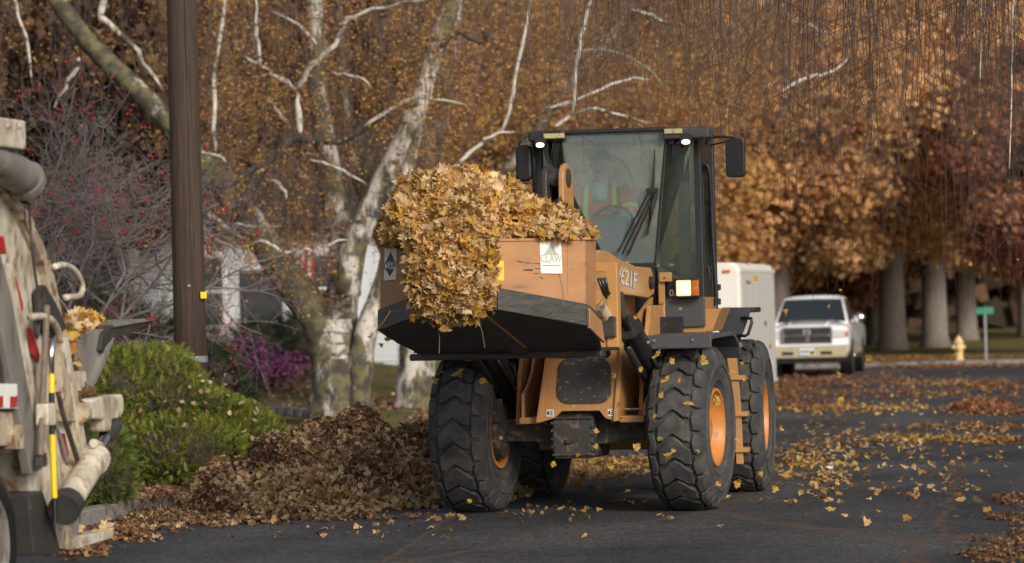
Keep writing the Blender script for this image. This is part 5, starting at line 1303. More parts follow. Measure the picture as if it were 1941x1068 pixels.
# front body wall, sub frame and light bar
tplate([(-400, 200), (-60, 250), (-20, 420), (10, 600), (34, 760), (30, 860), (-400, 860)], -2.40, -.06, 'body_wall', 'truck_cream', bevel=.02)
tplate([(-200, 728), (33, 728), (34, 775), (-200, 776)], -.02, .06, 'light_bar', 'white_paint', bevel=.006)
for i, (xa, xb) in enumerate(((-2, 6), (20, 33), (-30, -14))):
    tplate([(xa, 752), (xb, 751), (xb, 772), (xa, 773)], .061, .065, 'reflector', 'tape_red', bevel=0)
tplate([(-200, 780), (24, 780), (30, 846), (-200, 848)], -.6, .02, 'sub_frame', 'truck_rust', bevel=.01)
tplate([(25, 806), (44, 806), (46, 852), (28, 852)], -.02, .055, 'bracket_plate', 'truck_rust', bevel=.006)
tplate([(30, 850), (60, 850), (74, 930), (114, 1046), (60, 1052), (40, 960)], -.6, -.1, 'lower_body', 'truck_dark', bevel=.01)
tplate([(54, 940), (80, 930), (100, 985), (114, 1040), (112, 1050), (64, 1052)], -.5, .03, 'mud_flap', 'truck_dark', bevel=.006)
# diagonal red tape
for pts in ([(23, 520), (30, 524), (44, 578), (43, 590), (36, 582)], [(57, 622), (63, 628), (76, 676), (74, 688), (66, 672)], [(117, 825), (123, 822), (131, 862), (128, 873)], [(4, 448), (8, 450), (13, 482), (8, 478)]):
    tplate(pts, .0, .056 if pts[0][0] < 20 else .022, 'reflective_tape', 'tape_red', bevel=0)
# top box, big pipe, black flap
b = MB(); q = TP(0, 222, .25); q2 = TP(50, 284, .25); q1 = TP(-60, 222, .25)
tb = MB(); tb.box(-.9, .25, q1[0], q2[0], q2[1], q[1]); bx = tb.build('top_box', 'truck_cream', truck, bevel=.012)
for (x, y) in ((14, 240), (36, 240)):
    s_, z_ = TP(x, y, .25); b = MB(); b.lathe([(.25, .018), (.268, .014)], (0, s_, z_), 'x', 10); b.build('bolt', 'truck_rust', bx)
sa, za = TP(-60, 272, .12); sb_, zb_ = TP(45, 338, .12)
b = MB(); b.tube([(.10, sa, za), (.12, sb_, zb_)], .115, 20); pp = b.build('packer_cylinder', 'truck_grey', truck, smooth=40)
b = MB(); b.tube([(.12, sb_, zb_), (.12, sb_ + .05, zb_ - .03)], .13, 20); b.build('end_cap', 'truck_grey', pp, smooth=40)
tplate([(-8, 280), (20, 286), (28, 296), (16, 296), (-8, 292)], .05, .1, 'lug', 'truck_cream')
tplate([(38, 360), (44, 360), (56, 384), (54, 388), (44, 378)], .02, .06, 'rubber_flap', 'truck_dark')
tplate([(76, 552), (86, 540), (104, 570), (124, 612), (122, 628), (100, 640), (80, 600)], .0, .05, 'black_flap', 'truck_dark', bevel=.004)
# rods and cable
def ttube(pts, r, name, mt, lat=.08, n=8, parent=None):
    P = [Vector((lat, *TP(x, y, lat))) for x, y in pts]; b = MB(); b.tube(smooth_path(P, 3) if len(P) > 2 else P, r, n); return b.build(name, mt, parent or truck, smooth=True)
ttube([(55, 385), (58, 440), (64, 500), (72, 560), (74, 610)], .010, 'cable', 'truck_dark')
ttube([(103, 506), (122, 503), (140, 512), (152, 530), (156, 550), (148, 562), (124, 564)], .022, 'grab_handle', 'truck_cream', .06)
ttube([(57, 602), (80, 600), (98, 608), (110, 628), (114, 650)], .024, 'grab_handle', 'truck_cream', .09)
ttube([(74, 612), (70, 640), (66, 600), (80, 590)], .012, 'hose', 'truck_dark', .07)
ttube([(110, 745), (118, 780), (130, 820), (146, 870), (148, 885)], .018, 'hose', 'truck_dark', .07)
ttube([(96, 770), (105, 800), (120, 850), (128, 880)], .014, 'hose', 'truck_grey', .1)
# hopper side rails
tplate([(112, 668), (134, 668), (148, 740), (146, 800), (124, 800)], -.05, .05, 'side_rail', 'truck_rust', bevel=.008)
tplate([(120, 640), (130, 640), (168, 860), (160, 940), (150, 940), (156, 860)], -.08, .055, 'side_rail', 'truck_cream', bevel=.008)
tplate([(150, 704), (164, 704), (164, 740), (152, 742)], -.05, .07, 'side_block', 'truck_cream', bevel=.006)
# hopper lip: inclined wing plates
tplate([(155, 720), (150, 640), (172, 628), (219, 620), (206, 664), (186, 704), (172, 742)], -.10, -.05, 'hopper_wing', 'truck_grey', bevel=.006)
b = MB(); A = [TP(*p, -.02) for p in ((196, 634), (206, 622), (224, 615), (258, 610), (292, 605), (291, 612), (262, 626), (236, 636), (214, 650), (200, 672), (190, 664))]
b.prism(A, -2.3, -.02, 'x'); b.build('hopper_lip', 'truck_dark', truck, bevel=.008)
b = MB(); A = [TP(*p, .0) for p in ((214, 615), (290, 604), (292, 608), (216, 621))]; b.prism(A, -2.31, .0, 'x'); b.build('lip_edge', 'truck_grey', truck, bevel=.004)
tplate([(276, 604), (290, 603), (290, 606), (276, 607)], .001, .004, 'reflective_tape', 'tape_red', bevel=0)
tplate([(203, 658), (218, 640), (200, 690), (174, 742), (168, 742), (190, 694)], -.12, -.01, 'wing_edge', 'truck_grey', bevel=.004)
# cylinder bracket and lift cylinder
tplate([(176, 757), (184, 754), (232, 747), (235, 756), (235, 780), (230, 792), (214, 796), (210, 818), (200, 818), (198, 796), (180, 794)], .03, .14, 'cylinder_bracket', 'truck_cream', bevel=.015)
s1, z1_ = TP(182, 775, .1); b = MB(); b.tube([(.06, s1 - .25, z1_ - .02), (.06, s1 + .02, z1_)], .07, 12); b.build('bracket_pivot', 'truck_rust', truck, smooth=40)
c0 = Vector((.10, *TP(208, 818, .10))); c1 = Vector((.13, *TP(181, 868, .13))); c2 = Vector((.16, *TP(124, 962, .16)))
b = MB(); b.tube([c0, c1], .032, 14); b.build('cylinder_rod', 'chrome', truck, smooth=40)
b = MB(); b.tube([c0 + (c0 - c1) * .25, c0 - (c0 - c1) * .12], .062, 14); b.build('rod_end', 'truck_dark', truck, smooth=40)
b = MB(); b.tube([c1, c1 + (c2 - c1) * .06], .105, 18); b.tube([c1 + (c2 - c1) * .05, c2], .088, 18); lc_ = b.build('lift_cylinder', 'truck_cream', truck, smooth=40)
b = MB(); b.tube([c2 - (c2 - c1) * .1, c2 + (c2 - c1) * .06], .105, 18); b.build('cylinder_base', 'truck_dark', lc_, smooth=40)
b = MB(); b.tube([c1 + Vector((.02, -.1, .1)), c1 + Vector((.02, .02, .08))], .03, 10); b.build('port', 'truck_cream', lc_)
# rear step
tplate([(137, 1026), (150, 1016), (212, 1006), (216, 1012), (214, 1020), (146, 1042), (138, 1040)], -.75, -.02, 'rear_step', 'truck_cream', bevel=.008)
tplate([(106, 990), (136, 1000), (140, 1044), (110, 1040)], -.4, .0, 'step_bracket', 'truck_rust', bevel=.008)
tplate([(116, 984), (150, 980), (150, 1010), (130, 1030)], -.5, -.06, 'step_gusset', 'truck_grey')
# wheel
ws, wz = TP(-22, 1000, .0); wr = .50
def truck_wheel(s):
    b = MB(); prof = [(-.28, .30), (-.29, .40), (-.285, .46), (-.25, wr), (-.02, wr + .004), (.0, wr - .01), (.02, wr - .03), (.025, .42), (.01, .31)]
    b.lathe(prof, (0, 0, 0), 'x', 48, cap=False)
    for k in range(5):
        for j in range(48):
            a0 = 2 * math.pi * (j + .15) / 48; a1 = 2 * math.pi * (j + .85) / 48
            x0 = -.245 + k * .046; x1 = x0 + .036
            V = [(x, (wr + h) * math.cos(a), (wr + h) * math.sin(a)) for h in (-.005, .012) for a in (a0, a1) for x in (x0, x1)]
            b.add(V, [(0, 1, 3, 2), (4, 6, 7, 5), (0, 4, 5, 1), (2, 3, 7, 6), (0, 2, 6, 4), (1, 5, 7, 3)])
    w_ = empty('wheel'); w_.parent = truck; w_.location = (.0, s, wr)
    b.build('tyre', 'car_black', w_, smooth=40)
    b = MB(); b.lathe([(.015, .315), (.03, .31), (.02, .285), (-.04, .275), (-.09, .22), (-.06, .16), (.02, .14), (.06, .12), (.07, 0)], (0, 0, 0), 'x', 40, cap=False)
    b.build('rim', 'truck_grey', w_, smooth=35)
    b = MB()
    for k in range(10):
        a = 2 * math.pi * k / 10; b.lathe([(-.08, .018), (-.045, .014)], (0, .19 * math.cos(a), .19 * math.sin(a)), 'x', 6)
    b.build('wheel_nut', 'truck_rust', w_)
truck_wheel(ws); truck_wheel(ws - 1.25)
b = MB(); b.box(-1.9, -.55, ws - 6, ws + 1.2, .55, .9); b.build('chassis', 'truck_dark', truck)
b = MB(); b.lathe([(-2.3, .08), (-.1, .08)], (0, ws, wr), 'x', 12); b.lathe([(-2.3, .08), (-.1, .08)], (0, ws - 1.25, wr), 'x', 12); b.build('axle', 'truck_dark', truck)
for s_ in (ws, ws - 1.25):
    b = MB(); b.lathe([(-2.4, .3), (-2.41, .5), (-2.1, .5), (-2.1, .3)], (0, s_, wr), 'x', 32, cap=False); b.build('tyre', 'rubber_side', truck, smooth=40)
b = MB(); b.box(-2.4, -.05, ws - 7.5, ws - .9, .95, 3.3); b.build('body', 'truck_cream', truck, bevel=.05)
b = MB(); b.box(-2.3, -.1, ws - 9.6, ws - 7.7, .7, 2.9); b.build('driver_cab', 'truck_cream', truck, bevel=.12)
for x in (-2.25, -.1):
    b = MB(); b.lathe([(x - .15, .3), (x - .15, .5), (x + .1, .5), (x + .1, .3)], (0, ws - 8.4, wr), 'x', 32, cap=False); b.build('tyre', 'rubber_side', truck, smooth=40)
# shovels hung on the truck's side
def tthing(name, label, cat, pix, lat=.14):
    s_, z_ = TP(*pix, lat); return empty(name, MT @ Vector((lat, s_, z_)), -RA)
def rel(root, pix, lat): s_, z_ = TP(*pix, lat); return root.matrix_world.inverted() @ (MT @ Vector((lat, s_, z_)))
sh_ = tthing('fork', '', '', (99, 985)); tag(sh_, 'hand tool with bright yellow and black handle clipped upright to the truck', 'tool')
bpy.context.view_layer.update()
def seg(root, pa, pb, r, name, mt, lat=.14, lat2=None):
    b = MB(); b.tube([rel(root, pa, lat), rel(root, pb, lat2 or lat)], r, 12); return b.build(name, mt, root, smooth=40)
seg(sh_, (104, 990), (103, 944), .019, 'shaft', 'car_black'); seg(sh_, (103, 944), (99, 824), .020, 'yellow_grip', 'shovel_yellow'); seg(sh_, (99, 824), (98, 745), .019, 'shaft', 'car_black'); seg(sh_, (98, 745), (98, 710), .020, 'yellow_grip', 'shovel_yellow')
b = MB(); b.tube([rel(sh_, p, .14) for p in ((98, 712), (97, 670), (99, 650), (104, 640))], [.017, .022, .024, .014], 12); b.build('socket', 'chrome', sh_, smooth=True)
cl = tplate([(91, 766), (106, 764), (107, 806), (92, 808)], .08, .165, 'tool_clip', 'truck_cream', bevel=.012)
br = tthing('broom', '', '', (76, 862), .12); tag(br, 'weathered grey wooden tool handle leaning against the truck side', 'tool')
bpy.context.view_layer.update()
seg(br, (76, 864), (89, 580), .022, 'handle', 'worn_wood', .12, .10)
b = MB(); b.obox(rel(br, (78, 872), .11), (.05, .10, .09)); b.build('head', 'truck_dark', br, bevel=.01)

# ================================================================ white cargo trailer
tc = at(1406, 640, 57); TRA = -R(10.4)
trailer = empty('cargo_trailer', (tc.x, 57, 0), TRA); tag(trailer, 'white enclosed cargo trailer parked between loader and pickup', 'trailer')
TL, TW, TH0, TH1 = 5.2, 2.1, .42, 2.50
def rr(x0, x1, z0, z1, r): return rrect(x0, x1, z0, z1, r, 5)
prof = [(-TW, TH0), (0, TH0), (0, TH1 - .14), (-.04, TH1 - .04), (-.14, TH1), (-TW + .14, TH1), (-TW + .04, TH1 - .04), (-TW, TH1 - .14)]
b = MB(); b.loft([[(x * .97 - .03, -.06, TH0 + (z - TH0) * .975 + .02) for x, z in prof], [(x, .0, z) for x, z in prof], [(x, TL, z) for x, z in prof]]); tr_ = b.build('box', 'trailer_white', trailer, bevel=.01)
for k in range(5):
    b = MB(); b.box(.002, .010, .12 + k * 1.0, .12 + k * 1.0 + .985, TH0 + .06, TH1 - .16); b.build('side_panel', 'trailer_side_shaded', trailer, bevel=.003)
b = MB(); b.box(.003, .02, .05, TL, TH0, TH0 + .055); b.build('lower_trim', 'trailer_side_shaded', trailer, bevel=.004)
b = MB(); b.box(.003, .016, .05, TL, TH1 - .155, TH1 - .10); b.build('upper_trim', 'trailer_white', trailer, bevel=.004)
for x in (-.28, -1.8):
    b = MB(); b.box(x, x + .13, -.085, -.055, TH1 - .17, TH1 - .12); b.build('marker_lamp', 'amber', trailer, bevel=.006)
b = MB(); b.box(.011, .03, 3.4, 3.5, 1.42, 1.5); b.build('door_latch', 'car_black', trailer)
b = MB(); b.box(-1.5, -.6, -.10, -.06, .55, .9); b.build('stone_guard', 'car_chrome', trailer, bevel=.005)
for y in (2.55, 3.4):
    for x in (-.02, -TW + .05):
        b = MB(); b.lathe([(x - .10, .2), (x - .10, .33), (x + .08, .33), (x + .09, .2), (x + .05, .19), (x + .05, 0)], (0, y, .33), 'x', 28); b.build('wheel', 'rubber_side', trailer, smooth=40)
b = MB(); b.prism([(2.1, .70), (2.2, .80), (3.75, .80), (3.85, .70), (3.85, .55), (2.1, .55)], .012, .12, 'x'); b.build('fender', 'trailer_side_shaded', trailer, bevel=.01)
b = MB(); b.tube([(-.9 * TW, 0, .42), (-TW / 2, -1.3, .45)], .04, 6); b.tube([(-.1 * TW, 0, .42), (-TW / 2, -1.3, .45)], .04, 6); b.tube([(-TW / 2, -1.1, .05), (-TW / 2, -1.1, .7)], .035, 6); b.build('tow_frame', 'car_black', trailer)

# ================================================================ white pickup
pc = at(1531, 690, 83)
pick_ = empty('pickup_truck', (pc.x, 83, 0), -R(9.5)); tag(pick_, 'white pickup with chrome grille and beige bumper parked facing the camera', 'pickup')
def sect(y, pts): return [(x, y, z) for x, z in pts] 
def half(pts): return pts + [(-x, z) for x, z in pts[::-1]]
def body():
    # lower body: cross sections front to back
    S = []
    for y, wv, zlo, zsh, ztop in ((0.05, .93, .62, 1.08, 1.14), (.12, .97, .58, 1.12, 1.20), (.6, 1.0, .55, 1.14, 1.255), (1.35, 1.01, .50, 1.16, 1.31), (1.5, 1.01, .48, 1.17, 1.32), (3.4, 1.01, .48, 1.18, 1.33), (3.75, 1.01, .48, 1.18, 1.32), (5.8, 1.0, .52, 1.18, 1.32)):
        S.append(sect(y, half([(wv * .96, zlo), (wv, zlo + .15), (wv, zsh - .12), (wv * .975, zsh), (wv * .90, zsh + .06), (wv * .55, ztop), (wv * .2, ztop + .012)])))
    b = MB(); b.loft(S); bo = b.build('body', 'car_white', pick_, smooth=38, bevel=.01)
    # cab
    b = MB(); b.loft([sect(1.42, half([(.90, 1.22), (.90, 1.25), (.5, 1.27), (.2, 1.27)])), sect(2.25, half([(.90, 1.22), (.715, 1.86), (.5, 1.90), (.2, 1.915)])), sect(3.1, half([(.90, 1.22), (.72, 1.88), (.5, 1.93), (.2, 1.945)])), sect(3.75, half([(.90, 1.22), (.70, 1.84), (.5, 1.88), (.2, 1.89)]))]); cabp = b.build('cab', 'car_white', pick_, smooth=40)
    # windscreen
    def ws(t, k): # t up the screen
        y = 1.47 + .74 * t; z = 1.285 + .575 * t; return (k * (.83 - .15 * t), y - .02, z + .012 + .01 * (1 - abs(k)))
    g = [[ws(t, k) for k in (-1, -.5, 0, .5, 1)] for t in (0, .5, .94)]
    b = MB(); V = [p for r in g for p in r]; F = []
    for j in range(2):
        for i in range(4): F.append((j * 5 + i, j * 5 + i + 1, (j + 1) * 5 + i + 1, (j + 1) * 5 + i))
    V2 = [(x, y + .012, z - .012) for x, y, z in V]; n_ = len(V)
    b.add(V, F); b.add(V2, [f[::-1] for f in F]); b.build('windscreen', 'car_glass', pick_, smooth=True)
    for s in (-1, 1):
        b = MB(); P = [(.905 * s, 1.85, 1.25), (.745 * s, 2.38, 1.80), (.745 * s, 2.9, 1.83), (.90 * s, 2.95, 1.25)]
        b.add(P + [(x - .01 * s, y, z) for x, y, z in P], [(0, 1, 2, 3), (4, 7, 6, 5), (0, 4, 5, 1), (1, 5, 6, 2), (2, 6, 7, 3), (3, 7, 4, 0)]); b.build('side_window', 'car_glass', pick_)
        b = MB(); P = [(.905 * s, 3.0, 1.25), (.75 * s, 2.98, 1.82), (.745 * s, 3.5, 1.78), (.90 * s, 3.62, 1.25)]
        b.add(P + [(x - .01 * s, y, z) for x, y, z in P], [(0, 1, 2, 3), (4, 7, 6, 5), (0, 4, 5, 1), (1, 5, 6, 2), (2, 6, 7, 3), (3, 7, 4, 0)]); b.build('side_window', 'car_glass', pick_)
        b = MB(); b.sphere((1.13 * s, 1.86, 1.36), (.13, .07, .12), 14, 8); b.tube([(.92 * s, 1.9, 1.28), (1.08 * s, 1.87, 1.33)], .035, 8); mi_ = b.build('door_mirror', 'car_chrome', pick_, smooth=True)
        # head lamps, fog lamps, wheels, arches, sill
        b = MB(); b.prism([(.60 * s, .90), (.60 * s, 1.10), (.95 * s, 1.10), (.97 * s, .98), (.93 * s, .92)], .02, .14, 'y'); hl_ = b.build('headlight', 'lens_clear', pick_, bevel=.02)
        b = MB(); b.box(min(.91 * s, .985 * s), max(.91 * s, .985 * s), .0, .14, .95, 1.05); b.build('indicator', 'amber', hl_, bevel=.01)
        b = MB(); b.lathe([(-.10, .055), (-.075, .06)], (.72 * s, 0, .62), 'y', 16); b.build('fog_light', 'lens_clear', pick_)
        for y in (.98, 4.7):
            b = MB(); x = .86 * s; b.lathe([(x - .14, .24), (x - .14, .37), (x - .10, .405), (x + .10, .405), (x + .14, .37), (x + .14, .24)], (0, y, .405), 'x', 36, cap=False); w_ = b.build('wheel', 'rubber_side', pick_, smooth=40)
            b = MB(); b.lathe([(x + .13 * s, .245), (x + .12 * s, .22), (x + .06 * s, .20), (x + .09 * s, .05), (x + .09 * s, 0)], (0, y, .405), 'x', 24); b.build('rim', 'car_chrome', w_, smooth=40)
            b = MB(); b.lathe([(min(.80 * s, 1.018 * s), .475), (max(.80 * s, 1.018 * s), .475)], (0, y, .44), 'x', 32); b.build('wheel_arch', 'car_black', pick_)
        b = MB(); b.box(min(.9 * s, 1.03 * s), max(.9 * s, 1.03 * s), 1.5, 4.2, .40, .50); b.build('side_step', 'car_chrome', pick_, bevel=.02)
        b = MB(); b.box(min(.99 * s, 1.022 * s), max(.99 * s, 1.022 * s), 1.5, 4.15, .50, .66); b.build('lower_trim', 'car_beige', pick_, bevel=.01)
    # grille: black mouth, chrome surround and cross bars
    b = MB(); b.prism(rrect(-.56, .56, .78, 1.16, .06), -.03, .10, 'y'); gr = b.build('grille', 'car_black', pick_, bevel=.01)
    b = MB()
    for (x0, x1, z0, z1) in ((-.60, .60, 1.13, 1.18), (-.60, .60, .76, .81), (-.60, -.55, .79, 1.15), (.55, .60, .79, 1.15), (-.55, .55, .95, .995), (-.045, .045, .79, 1.15)):
        b.box(x0, x1, -.055, -.028, z0, z1)
    b.build('chrome_bar', 'car_chrome', gr, bevel=.008)
    b = MB()
    for k in range(3):
        for z in (.84, .90, 1.03, 1.09): b.box(-.54, .54, -.045, -.031, z - .009, z + .009) if k == 0 else None
    b.build('grille_slat', 'car_chrome', gr)
    # emblem: shield with curled horns
    b = MB(); b.prism([(-.075, 1.10), (.075, 1.10), (.07, 1.0), (0, .91), (-.07, 1.0)], -.075, -.057, 'y'); em = b.build('emblem', 'car_chrome', gr, bevel=.006)
    b = MB()
    for s in (-1, 1): b.tube([(.01 * s, -.08, 1.09), (.06 * s, -.085, 1.11), (.09 * s, -.085, 1.06), (.06 * s, -.085, 1.01), (.04 * s, -.085, 1.04)], .012, 6)
    b.build('horn', 'lens_clear', em, smooth=True)
    # bumper
    b = MB(); b.prism([(-.98, .74), (.98, .74), (1.0, .60), (.92, .44), (-.92, .44), (-1.0, .60)], -.12, .16, 'y'); bu = b.build('bumper', 'car_beige', pick_, bevel=.04)
    b = MB(); b.box(-.99, .99, -.10, .14, .735, .78); b.build('bumper_top', 'car_white', bu, bevel=.015)
    for s in (-1, 1):
        b = MB(); b.box(min(.32 * s, .60 * s), max(.32 * s, .60 * s), -.128, -.10, .52, .60); b.build('air_intake', 'car_black', bu, bevel=.01)
    b = MB(); b.box(-.17, .17, -.145, -.122, .52, .68); lp = b.build('license_plate', 'plate_white', bu, bevel=.004)
    b = MB()
    for k in range(6): b.box(-.135 + k * .046, -.105 + k * .046, -.149, -.146, .57, .63)
    b.build('plate_print', 'blue_grey', lp)
    b = MB(); b.box(-.85, .85, -.02, 1.6, .33, .5); b.build('under_tray', 'car_black', pick_)
    # inside shapes seen through the glass are left dark; hood crease
    for s in (-1, 1):
        b = MB(); b.tube([(.42 * s, .14, 1.20), (.46 * s, .7, 1.285), (.50 * s, 1.4, 1.335)], .02, 8); b.build('hood_crease', 'car_white', pick_, smooth=True)
    b = MB(); b.tube([(.1, 1.50, 1.31), (.55, 1.56, 1.36)], .010, 6); b.tube([(-.5, 1.50, 1.31), (-.02, 1.54, 1.35)], .010, 6); b.build('wiper', 'car_black', pick_)
body()

# ================================================================ utility pole
pb = at(362, 700, 38.2); pb.z = .10
pole = empty('utility_pole', pb); tag(pole, 'dark brown wooden utility pole behind the juniper', 'utility pole')
b = MB(); P = [(0, 0, -.2), (0, 0, 2), (0, 0, 5), (0, 0, 9.5)]; b.tube(P, [.185, .178, .165, .14], 20); b.build('shaft', 'pole_wood', pole, smooth=True)
zz_ = at(365, 682, 38.0).z - pb.z
b = MB(); b.lathe([(zz_ - .035, .187), (zz_ + .035, .187)], (0, 0, 0), 'z', 24, cap=False); b.lathe([(zz_ - .035, .183), (zz_ - .035, .187)], (0, 0, 0), 'z', 24, cap=False); b.build('metal_band', 'galv', pole, smooth=40)
yt = at(385, 560, 38.0) - pb
b = MB(); b.obox((yt.x, -.14, yt.z), (.075, .008, .075), Matrix.Rotation(R(30), 3, 'Z')); b.build('tag', 'shovel_yellow', pole, bevel=.004)
b = MB(); b.lathe([(-.20, .014), (-.15, .018)], (.02, 0, 2.1), 'y', 8); b.build('bolt', 'galv', pole)
b = MB(); b.tube([(.06, -.175, 0), (.06, -.172, 2.5), (.055, -.165, 5), (.05, -.14, 9)], .008, 6); b.build('ground_wire', 'bark_dark', pole)
b = MB(); b.box(-1.2, 1.2, -.25, -.13, 8.8, 8.92); b.build('cross_arm', 'pole_wood', pole, bevel=.01)

# ================================================================ street furniture far right
hp = ground(1818, 684, .1); hy = empty('fire_hydrant', (hp.x, hp.y, .1)); tag(hy, 'pale yellow fire hydrant on the far verge', 'fire hydrant')
b = MB(); b.lathe([(0, .16), (.05, .16), (.05, .11), (.46, .11), (.47, .14), (.50, .14), (.52, .12), (.60, .08), (.64, .03), (.67, .03), (.67, 0)], (0, 0, 0), 'z', 18); b.build('barrel', 'hydrant_yellow', hy, smooth=40)
for s in (-1, 1):
    b = MB(); b.lathe([(.08 * s, .06), (.17 * s, .06), (.18 * s, .04)], (0, 0, .36), 'x', 12); b.build('outlet_cap', 'hydrant_yellow', hy, smooth=40)
b = MB(); b.lathe([(-.19, .05), (-.18, .075), (-.08, .075)], (0, 0, .34), 'y', 14); b.build('outlet_cap', 'hydrant_yellow', hy, smooth=40)
sp_ = ground(1869, 682, .1); sg = empty('street_sign', (sp_.x, sp_.y, .1)); tag(sg, 'green street name sign on a thin grey post at far right', 'street sign')
top = at(1867, 590, sp_.y).z - .1
b = MB(); b.tube([(0, 0, -.1), (0, 0, top + .08)], .035, 8); b.build('post', 'galv', sg)
b = MB(); b.box(-.23, .23, -.045, -.037, top - .08, top + .10); b.build('name_plate', 'sign_green', sg, bevel=.004)
b = MB(); b.box(-.012, -.004, -.2, .2, top + .11, top + .26); b.build('name_plate', 'sign_green', sg, bevel=.002)

# ================================================================ junipers in front
def juniper(name, label, cx, cy, z0, lobes, nsprig, palette, seed, slen=.22, group=None):
    """dense spreading juniper: feathery sprigs over a lumpy mound"""
    r_ = np.random.default_rng(seed)
    root = empty(name, (cx, cy, z0)); tag(root, label, 'shrub', group)
    pts = []; nr = []
    L_ = np.array(lobes)   # x y z rx ry rz
    vol = L_[:, 3] * L_[:, 5]; vol = vol / vol.sum()
    which = r_.choice(len(L_), nsprig * 3, p=vol)
    u = r_.normal(0, 1, (len(which), 3)); u /= np.linalg.norm(u, axis=1, keepdims=True)
    q = r_.uniform(.86, 1.03, (len(which), 1))
    P = L_[which, :3] + u * L_[which, 3:] * q
    keep = P[:, 2] > .02
    for k in range(len(L_)):
        d = np.linalg.norm((P - L_[k, :3]) / L_[k, 3:], axis=1); keep &= ~((d < .84) & (which != k))
    P = P[keep][:nsprig]; N_ = (u / L_[which, 3:])[keep][:nsprig]; N_ /= np.linalg.norm(N_, axis=1, keepdims=True)
    n = len(P)
    # sprig template: axis with slim paired blades
    tv = []; tt = []
    def blade(p, d, w):
        p = np.array(p); d = np.array(d); s_ = np.cross(d, [0, 0, 1.0]); s_ = s_ / (np.linalg.norm(s_) + 1e-9) * w; b0 = len(tv)
        tv.extend([p - s_, p + s_, p + d * .55 + s_ * .8, p + d, ]); tt.append((b0, b0 + 1, b0 + 2, b0 + 3))
    blade((0, 0, 0), (0, 1.0, .12), .02)
    for k in range(5):
        y = .12 + .17 * k; ln = .40 * (1 - .11 * k)
        for s in (-1, 1): blade((0, y, .02 * k), (s * ln * .62, ln * .8, .07 * ((k % 2) * 2 - 1)), .024)
    tv = np.array(tv); tt = np.array(tt)
    ax = N_ * .75 + np.array([0, 0, .32]) + r_.normal(0, .38, (n, 3)); ax /= np.linalg.norm(ax, axis=1, keepdims=True)
    x = np.cross(ax, r_.normal(0, 1, (n, 3))); x /= np.linalg.norm(x, axis=1, keepdims=True); z = np.cross(x, ax)
    M = np.stack([x, ax, z], axis=2); sc = r_.uniform(.6, 1.25, n) * slen
    V = np.einsum('nij,kj->nki', M, tv) * sc[:, None, None] + P[:, None, :] - (N_ * .05)[:, None, :]
    K = np.repeat(pick(palette, n) * r_.uniform(.75, 1.25, (n, 1)), len(tv), axis=0)
    T = (tt[None] + (np.arange(n) * len(tv))[:, None, None]).reshape(-1, 4)
    o = link_mesh('foliage', np_mesh('foliage', V.reshape(-1, 3), T, K), 'needle_attr', root); o['kind'] = 'stuff'
    core = MB()
    for x_, y_, z_, a, b, c in lobes: core.sphere((x_, y_, z_), (a * .86, b * .86, c * .86), 14, 9)
    core.build('inner_branches', 'twig_dark', root, smooth=True)
    st = MB(); st.tube([(0, 0, -.1), (.05, 0, .3), (.1, .1, .6)], [.07, .05, .03], 7); st.build('stem', 'bark_dark', root)
    return root
JG = [(.26, .29, .045), (.20, .235, .035), (.34, .35, .07), (.14, .17, .03), (.08, .105, .022)]
jp = at(335, 930, 35.6)
rj = random.Random(4); lob = [(0, .1, .50, .78, .70, .55), (-.45, 0, .56, .55, .55, .58), (.45, 0, .42, .60, .6, .46), (-.15, -.2, .86, .56, .55, .46), (.22, -.1, .56, .6, .6, .42), (-.55, -.3, .95, .45, .5, .5), (.72, -.05, .35, .42, .5, .42), (0, -.55, .38, .75, .5, .40), (-.5, -.5, .45, .5, .45, .45)]
for k in range(30):
    a = rj.uniform(0, 6.28); e_ = rj.uniform(.1, 1.4); lob.append((.78 * math.cos(a) * math.cos(e_) - .05, .62 * math.sin(a) * math.cos(e_) - .1, .42 + .74 * math.sin(e_) * (1 - .38 * math.cos(a)), rj.uniform(.20, .36), rj.uniform(.18, .30), rj.uniform(.09, .16)))
jun = juniper('juniper_bush', 'broad bright green juniper mound in front of the utility pole', jp.x + .02, 35.7, .12, lob, 15000, JG, 3, .13, 'juniper bushes by the kerb')
j2 = at(188, 985, 32.6)
juniper('juniper_bush', 'narrow darker green juniper right behind the truck cylinder', j2.x, 32.7, .12, [(0, 0, .42, .30, .32, .50), (-.16, .1, .75, .25, .3, .34), (.12, .05, .28, .24, .3, .34), (-.3, .2, .5, .3, .3, .6)], 4200, [(.15, .20, .03), (.10, .15, .025), (.18, .22, .04), (.07, .10, .02)], 5, .11, 'juniper bushes by the kerb')
j3 = at(410, 690, 47)
juniper('yew_bush', 'dark green bush between utility pole and purple flowers', j3.x, 47, .13, [(0, 0, .55, .42, .5, .75), (-.3, .1, .45, .4, .4, .6), (.25, 0, .35, .3, .4, .5)], 1500, [(.035, .05, .022), (.05, .065, .028), (.025, .035, .018)], 8, .24)
j4 = at(585, 640, 74)
juniper('evergreen_bush', 'dark green foundation bush before the white house wall', j4.x, 74, .7, [(0, 0, .5, .9, .7, .75), (-1.0, .1, .4, .8, .7, .6)], 900, [(.05, .08, .05), (.04, .06, .04), (.07, .09, .05)], 9, .3)
j5 = at(90, 500, 62)
juniper('evergreen_bush', 'tall dark hedge behind the berry tree at left', j5.x, 62, .3, [(0, 0, 1.0, 1.3, .8, 1.3), (1.2, .2, .8, 1.2, .8, 1.1), (-1.3, 0, 1.2, 1.2, .8, 1.5), (2.3, .1, .6, .9, .7, .9)], 2600, [(.035, .045, .022), (.05, .06, .028), (.08, .07, .03)], 10, .32)
